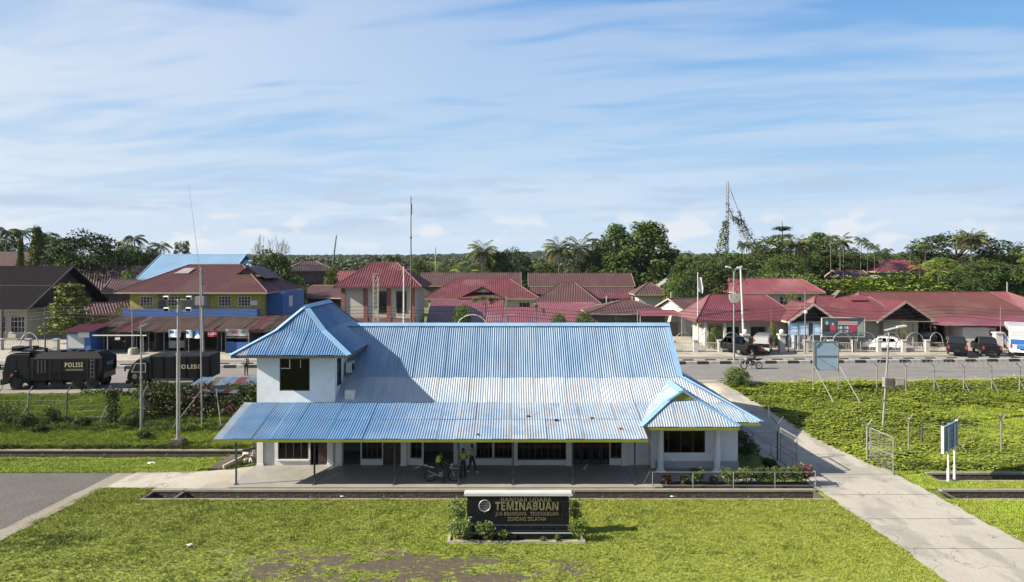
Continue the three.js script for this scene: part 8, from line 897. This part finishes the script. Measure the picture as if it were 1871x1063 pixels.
T_('areca', 1358, 432, 150, 'left of two small palms under the leaning vine cable'); T_('areca2', 1366, 436, 152, 'right of two small palms under the leaning vine cable'); T_('slim', 1407, 424, 128, 'vine-smothered tree at the foot of the leaning cable', { w: 46 }); T_('pine', 1429, 400, 150, 'tiered pine with a ball-like tip', { w: 46 }); T_('coco', 1452, 424, 126, 'large coconut palm right of the vine-smothered tree'); T_('coco2', 1475, 430, 128, 'coconut palm beside the tiered pine'); T_('round', 1430, 462, 120, 'leafy tree below the tiered pine', { w: 60 }); T_('tall', 1497, 420, 140, 'dark broad-leaved tree among the palms', { w: 52 }); T_('areca2', 1518, 422, 132, 'palm right of the dark broad-leaved tree'); T_('coco2', 1535, 425, 134, 'leaning palm above the brown-red roof'); T_('areca', 1541, 430, 126, 'tall palm with a pale trunk above the hip roof'); T_('areca2', 1572, 427, 128, 'tallest thin palm above the red hip roof'); T_('areca', 1585, 436, 130, 'dark palm right of the tallest thin palm'); T_('areca2', 1598, 442, 132, 'dark palm third right of the tallest thin palm'); T_('areca', 1622, 447, 130, 'palm above the right half of the red hip roof'); T_('areca2', 1646, 458, 145, 'tiny distant palm in the gap of the tree line'); T_('areca', 1663, 442, 132, 'palm left of the large domed tree'); T_('areca2', 1690, 440, 130, 'palm against the left side of the large domed tree');
for (const [px, py, w, l] of [[1475, 462, 50, 'leafy tree behind the brown-red hill roof'], [1515, 458, 54, 'leafy tree between the hill palms'], [1555, 462, 50, 'leafy tree under the tall pale-trunked palm'], [1595, 468, 50, 'leafy tree left of the red hip roof'], [1380, 478, 60, 'leafy tree right of the ruined mast foot'], [1700, 465, 60, 'leafy tree at the left foot of the large domed tree']]) T_('round', px, py, 138, l, { w }); for (const [px, py, w, l] of [[1415, 500, 60, 'dense bush above the left of the pink two-storey roof'], [1470, 500, 60, 'dense bush above the right of the pink two-storey roof'], [1370, 505, 50, 'dense bush behind the twin street light heads']]) T_('bush', px, py, 115, l, { w });
for (const [px, py, w, l] of [[1395, 448, 54, 'dark leafy tree at the right foot of the leaning vine cable'], [1490, 446, 56, 'dark leafy tree behind the coconut palms above the pink block'], [1548, 450, 50, 'dark leafy tree behind the tall pale-trunked palm'], [1610, 456, 52, 'dark leafy tree behind the dark hill palms'], [1158, 432, 50, 'dark leafy tree between the tall dark tree and the tallest tree'], [1218, 448, 46, 'dark leafy tree at the right shoulder of the tallest tree']]) T_('mango', px, py, 168, l, { w });
T_('mango', 1748, 424, 136, 'large domed tree at the upper right', { w: 130 }); T_('coco', 1775, 415, 126, 'large coconut palm in front of the domed tree', { sx: 1.25 }); T_('lite', 1720, 468, 128, 'yellow-green tree left of the large right coconut palm', { w: 50 }); T_('banana', 1680, 470, 122, 'banana plants beside the red hip roof'); T_('banana', 1715, 478, 120, 'banana plants right of the red hip roof'); T_('coco2', 1862, 443, 132, 'palm at the right picture edge'); T_('round', 1800, 474, 116, 'dark green tree right of the half hidden red roof', { w: 80 }); T_('lite', 1850, 460, 128, 'broad bright tree at the right picture edge', { w: 90 }); T_('round', 1835, 480, 118, 'tree between the dark green tree and the picture edge', { w: 60 });
T_('bush', 1021, 572, 93, 'left of two round clipped bushes above the terminal ridge', { w: 30 }); T_('bush', 1068, 568, 93, 'right of two round clipped bushes above the terminal ridge', { w: 34 }); T_('bush', 845, 556, 92, 'dark conical bush left of the small garden palm', { w: 34 }); T_('areca', 886, 532, 93, 'small garden palm before the red tiled house', { sx: 2.4 }); T_('pine', 1130, 568, 93, 'thin tiered sapling right of the two clipped bushes', { w: 22 }); T_('bush', 1305, 597, 80, 'light green shrub behind the street fence hoops', { w: 20 }); T_('banana', 1290, 565, 84, 'dark spiky plant by the white gable house', { sx: 0.8 }); T_('bush', 1412, 590, 81, 'olive column shrub before the police office', { w: 12 }); T_('open', 1447, 528, 98, 'bright sapling before the pink two-storey block', { w: 26 }); T_('open', 1651, 586, 80, 'small green tree before the dark front gable', { w: 18 }); T_('bush', 1628, 592, 80, 'small potted shrub left of the small green tree', { w: 12 }); T_('bush', 1347, 670, 58.5, 'tangled bush at the driveway end beside the road', { w: 46 }); 
// ruined mast hung with vines
{
  const d = 165, x = Xp(1330, d), y0 = th(x, d), y1 = Yp(330, d), t = thingW('ruined_mast', 'rusty lattice mast with a leaning cable smothered in vines', 'mast', [x, y0, -d]), m = M(0.22, 0.19, 0.17, 0.8), w = 0.28; for (const [a, b] of [[-w, -w], [w, -w], [0, w]]) part('upright', bar([x + a - 0.3, y0, -d + b], [x + a, y1 - (a > 0 ? 0.5 : 0), -d + b], 0.06, 0.05, 4), m, t); const br = []; for (let y = y0; y < y1 - 0.8; y += 0.8) { br.push(bar([x - w, y, -d - w], [x + w, y + 0.8, -d - w], 0.03, 0.03, 3), bar([x + w, y, -d - w], [x, y + 0.8, -d + w], 0.03, 0.03, 3)); } part('bracing', br, m, t, { kind: 'stuff' });
  const cable = [P(1333, 343, d), P(1349, 385, d), P(1362, 415, d), P(1385, 452, d), P(1392, 470, d)]; part('leaning_cable', tube(cable, 0.08, 20, 5), m, t); part('hanging_cable', tube([P(1331, 378, d), P(1340, 398, d), P(1352, 405, d), P(1358, 425, d), P(1365, 440, d)], 0.06, 20, 5), m, t);
  const r = rng(71), L = new Leaves(), along = (pts, n, R, size) => { const c = new THREE.CatmullRomCurve3(pts.map((p) => V(...p))); for (let i = 0; i < n; i++) { const u = Math.pow(r(), 0.75), p = c.getPoint(u), k = R * (0.4 + u) * (0.5 + fbm(u * 9, 3, 3)), s = size * (0.6 + 0.8 * r()); L.rand(r, p.x + (r() - 0.5) * k, p.y + (r() - 0.6) * k * 1.4, p.z + (r() - 0.5) * k, s, s * 0.6, toneOf(r, [0.07, 0.07, 0.035], 0.4)); } }; along(cable.slice(1), 700, 1.5, 0.42); along([P(1331, 372, d), P(1340, 398, d), P(1352, 405, d), P(1360, 432, d)], 380, 1.3, 0.45); along([P(1330, 350, d), P(1329, 400, d), P(1328, 440, d)], 160, 0.7, 0.4); for (let i = 0; i < 700; i++) { const h = Math.pow(r(), 1.6), s = 0.5; L.rand(r, x - 1.6 + (r() - 0.5) * (2.6 * (1 - h) + 0.5) + 0.9 * h, y0 + 8 + h * 8, -d + (r() - 0.5), s, s * 0.6, toneOf(r, [0.09, 0.11, 0.03], 0.35)); } part('vines', L.geo(), M_leaf, t, { keepUV: true, kind: 'stuff' });
}
// ---------- what nobody could count: grass, undergrowth, far woods ----------
const tuft = (seed, n, lean, w) => { const r = rng(seed), L = new Leaves(); for (let i = 0; i < n; i++) { const a = r() * 6.283, x = (r() - 0.5) * 0.7, z = (r() - 0.5) * 0.7, k = 0.6 + 0.5 * r(), lx = Math.cos(a) * lean * (0.4 + r()), lz = Math.sin(a) * lean * (0.4 + r()), sx = -Math.sin(a) * w, sz = Math.cos(a) * w; L.tri([x - sx, 0, z - sz], [x + sx, 0, z + sz], [x + lx, k, z + lz], [1, 1, 1]); } return L.geo(); };
const M_blade = new THREE.MeshStandardMaterial({ color: 0xffffff, vertexColors: true, roughness: 0.9, side: THREE.DoubleSide });
{
  const r = rng(101), lawn = [], rough = [], A = tuft(1, 9, 0.6, 0.09), B = tuft(2, 12, 0.75, 0.10);
  const tone = (x, d) => { const k = fbm(x * 0.7, d * 0.9, 4), q = fbm(x * 2.6 + 8, d * 3, 3), dry = sstep(0.5, 0.72, fbm(x * 0.35 + 4, d * 0.5 + 9, 4)); let c = mix3([0.15, 0.182, 0.019], [0.215, 0.248, 0.027], clamp(k * 0.7 + q * 0.7 - 0.2)); return mix3(c, [0.24, 0.25, 0.05], dry * 0.3); };
  for (let i = 0; i < 230000; i++) { const d = 22 + 15.75 * Math.sqrt(r()), x = lerp(-28, 24.5, r()); if (x > 17.05 + 0.35 * r() * r() && x < 23.0 - 0.35 * r() * r()) continue; if (x < -23.2) continue; if (x > -2.95 && x < 3.35 && d > 31.9 && d < 33.4) continue; const s = soilAt(x, d); if (r() < s * 0.97) continue; const clump = sstep(0.58, 0.72, fbm(x * 1.9 + 3, d * 2.3, 4)), sedge = Math.exp(-Math.pow((x + 20.8) / 1.5, 2) - Math.pow((d - 32.3) / 0.7, 2)) * sstep(0.35, 0.55, fbm(x * 2.5, d * 2.5, 3)), c = mix3(tone(x, d), [0.075, 0.11, 0.02], Math.min(0.75, 0.2 * clump + 1.2 * sedge)), v = 0.86 + 0.28 * r(); lawn.push([x, -0.015, -d, 0.10, (0.035 + 0.05 * r()) * (1 - 0.4 * s) * (1 + 0.5 * clump + sedge), r() * 6.3, [c[0] * v, c[1] * v, c[2] * v]]); }
  for (let i = 0; i < 3500; i++) { const d = lerp(37.3, 39.6, r()), x = lerp(-23.0, -19.85, r()), c = tone(x, d), v = 0.8 + 0.4 * r(); lawn.push([x, -0.03, -d, 0.14, 0.07 + 0.06 * r(), r() * 6.3, [c[0] * v, c[1] * v, c[2] * v]]); }
  scatter('lawn_grass', 'short olive green grass of the front lawn', A, M_blade, lawn, 'grass');
  for (let i = 0; i < 120000; i++) { const left = r() < 0.62; let x, d; if (left) { x = lerp(-44, -16.8, r()); d = lerp(42.4, 56.5, r()); if (d > roadNear(x) - 0.8 || (d > 45.6 && d < 46.15) || (d < 43.2 && x > -19)) continue; } else { x = lerp(22.9, 46, r()); d = lerp(33, 43.3, r()); if ((d > 37.6 && d < 39.4) || (x > 24.5 && d > 40.8 && d < 42.3)) continue; } const c = tone(x, d), v = 0.75 + 0.5 * r(), tall = left && d > 46 ? 1.0 + 0.9 * fbm(x * 0.8, d, 3) : 0.9; rough.push([x, th(x, d, false) - 0.04, -d, 0.17, (0.07 + 0.09 * r()) * tall, r() * 6.3, [c[0] * v * 1.1, c[1] * v * 1.2, c[2] * v]]); }
  scatter('rough_grass', 'longer grass on the banks left of the terminal and beyond the driveway', B, M_blade, rough, 'grass');
  // lush leafy undergrowth on the plot between driveway and road
  const mk = (seed, n, size) => { const q = rng(seed), L = new Leaves(); for (let i = 0; i < n; i++) { const a = q() * 6.283, k = Math.sqrt(q()), y = (1 - k * k * 0.7) * (0.35 + 0.65 * q()), e = 0.2 + 0.5 * q(), dx = Math.cos(a) * Math.cos(e), dz = Math.sin(a) * Math.cos(e), s = size * (0.6 + 0.8 * q()), v = 0.75 + 0.5 * q(); L.leaf(Math.cos(a) * k * 0.8, y, Math.sin(a) * k * 0.8, dx, Math.sin(e) * 0.5, dz, -Math.sin(a), 0.25 * (q() - 0.5), Math.cos(a), s, s * 0.6, [v, v, v]); } return L.geo(); };
  const U = [mk(7, 52, 0.6), mk(8, 64, 0.45)], items = [[], []];
  for (let i = 0; i < 15000; i++) { const d = lerp(43.2, 60.5, r()), x = lerp(14, 47, r()), rightEdge = d < 42.7 ? 22.8 : lerp(22.7, 17.2, (d - 42.7) / 17.4); if (x < rightEdge + 0.25 || d > roadNear(x) - 0.6) continue; const meadow = sstep(27, 34, x) * sstep(46.0, 49, d) * (1 - sstep(54, 56.5, d)); if (r() < 0.25) continue; if (r() < meadow * 0.97) continue; const k = fbm(x * 0.5, d * 0.6, 4), R = 0.24 + 0.34 * r() * (0.5 + k), H = (0.18 + 0.5 * k * r()) * (d > roadNear(x) - 3 ? 1.2 : 1), c = mix3([0.185, 0.235, 0.022], [0.30, 0.36, 0.038], clamp(1.5 * fbm(x * 1.1 + 3, d * 1.3, 4) - 0.3 + 0.3 * (r() - 0.5))); items[i & 1].push([x, th(x, d, false) - 0.05, -d, R, H, r() * 6.3, c]); }
  scatter('undergrowth', 'lush knee-high leafy undergrowth on the plot right of the driveway', U[0], M_leaf, items[0], 'undergrowth'); scatter('undergrowth', 'finer leafy undergrowth on the plot right of the driveway', U[1], M_leaf, items[1], 'undergrowth');
  const mead = []; for (let i = 0; i < 60000; i++) { const d = lerp(45.5, 57.5, r()), x = lerp(23, 48, r()); if (sstep(25, 33, x) * sstep(46, 49, d) * (1 - sstep(54, 57, d)) < r() - 0.3) continue; const v = 0.8 + 0.4 * r(), q = fbm(x * 1.3, d * 1.3, 3) + 0.5; mead.push([x, th(x, d, false) - 0.04, -d, 0.2, 0.08 + 0.14 * r(), r() * 6.3, [0.24 * v * q, 0.30 * v * q, 0.03 * v]]); } scatter('meadow_grass', 'smooth bright grass patch in the plot at the right', B, M_blade, mead, 'grass');
  // weeds along trench, fence foot and wall
  const wd = []; for (let i = 0; i < 1500; i++) { const k = r(); let x, d, y; if (k < 0.5) { x = lerp(-44, -17, r()); d = 49.6 + 0.9 * (r() - 0.5) * 2; y = th(x, d); } else if (k < 0.75) { x = lerp(-44, -17.5, r()); d = 46.25 + 0.2 * r(); y = 0.42; } else { x = lerp(23.3, 46, r()); d = 43.2 + 0.5 * r(); y = th(x, d); } wd.push([x, y - 0.05, -d, 0.14 + 0.2 * r(), 0.2 + 0.35 * r(), r() * 6.3, mix3([0.05, 0.07, 0.016], [0.11, 0.15, 0.022], r())]); } scatter('verge_weeds', 'weeds along the foot of the fences and walls', U[1], M_leaf, wd, 'weeds');
  // shrub-covered bank behind the long red office
  const bank = []; for (let i = 0; i < 2600; i++) { const d = lerp(99, 124, r()), x = lerp(Xp(1395, 110), Xp(1990, 110), r()), k = fbm(x * 0.12, d * 0.15, 3); if (k < 0.3) continue; bank.push([x, th(x, d) - 0.2, -d, 0.9 + 1.3 * r() * k, 0.9 + 2.6 * r() * k, r() * 6.3, mix3([0.08, 0.12, 0.016], [0.20, 0.255, 0.03], clamp(fbm(x * 0.35, d * 0.4 + 6, 4) * 1.6 - 0.35))]); } scatter('bank_shrubbery', 'bright shrub-covered bank behind the long red office', U[0], M_leaf, bank, 'shrubbery');
  // woods beyond the town
  const near = [[], [], []], kinds = [TREE.round.crown, TREE.tall.crown, PALM.coco.crown]; for (let i = 0; i < 900; i++) { const d = 165 + 260 * Math.pow(r(), 1.3), x = (r() - 0.5) * 1.7 * d, k = r() < 0.6 ? 0 : r() < 0.5 ? 1 : 2; const q_ = x / d, gap = q_ > -0.5 && q_ < 0.22; if (gap && d < 330) continue; const h = gap ? 4 + 3 * r() : 5 + 3 * r() + (k === 2 ? 1.5 : 0); if (k === 2 && r() < 0.6) continue; near[k].push([x, th(x, d) - 0.5, -d, h * (k === 0 ? 1.1 : 0.9), h, r() * 6.3, (() => { const v = 0.75 + 0.5 * r(); return [v, v, v]; })()]); } near.forEach((q, k) => scatter('wood', ['rounded trees of the wood beyond the town', 'taller trees of the wood beyond the town', 'palms of the wood beyond the town'][k], kinds[k], M_leafS, q, 'wood'));
  const hillY = (x, d) => th(x, d) - 3 + 9 * sstep(650, 1500, d) * (0.4 + 1.0 * fbm(x * 0.0016 + 4, d * 0.0012, 4)) + 8 * sstep(900, 1600, d) * Math.exp(-Math.pow((x - 90) / 200, 2));
  struct('hills', sheet(axis([[-2600, 2600, 65]]), axis([[420, 2600, 60]]), hillY), M(0.03, 0.04, 0.02, 1), { keepUV: true, keepIndex: true });
  const far = [], c0 = broadleafGeo(60, { w: 0.6, lo: 0.1, lobes: 16, lobe: 0.2, size: 0.16, leaves: 26, base: [0.042, 0.062, 0.016] }).crown; for (let i = 0; i < 15000; i++) { const d = 400 + 1500 * Math.pow(r(), 0.8), x = (r() - 0.5) * 1.65 * d, h = 6 + 6 * r() * r(), v = 0.7 + 0.6 * r(); far.push([x, (d > 440 ? Math.max(hillY(x, d), th(x, d)) : th(x, d)) - 1, -d, h * 1.15, h, r() * 6.3, [v, v, v]]); } scatter('forest', 'forest covering the distant hills', c0, M_leafS, far, 'forest');
}
scene.fog = new THREE.FogExp2(new THREE.Color(0.62, 0.74, 0.9), 0.00005);
scene.traverse((o) => { if (o.isMesh) { o.castShadow = true; o.receiveShadow = true; } });
renderer.render(scene, camera);
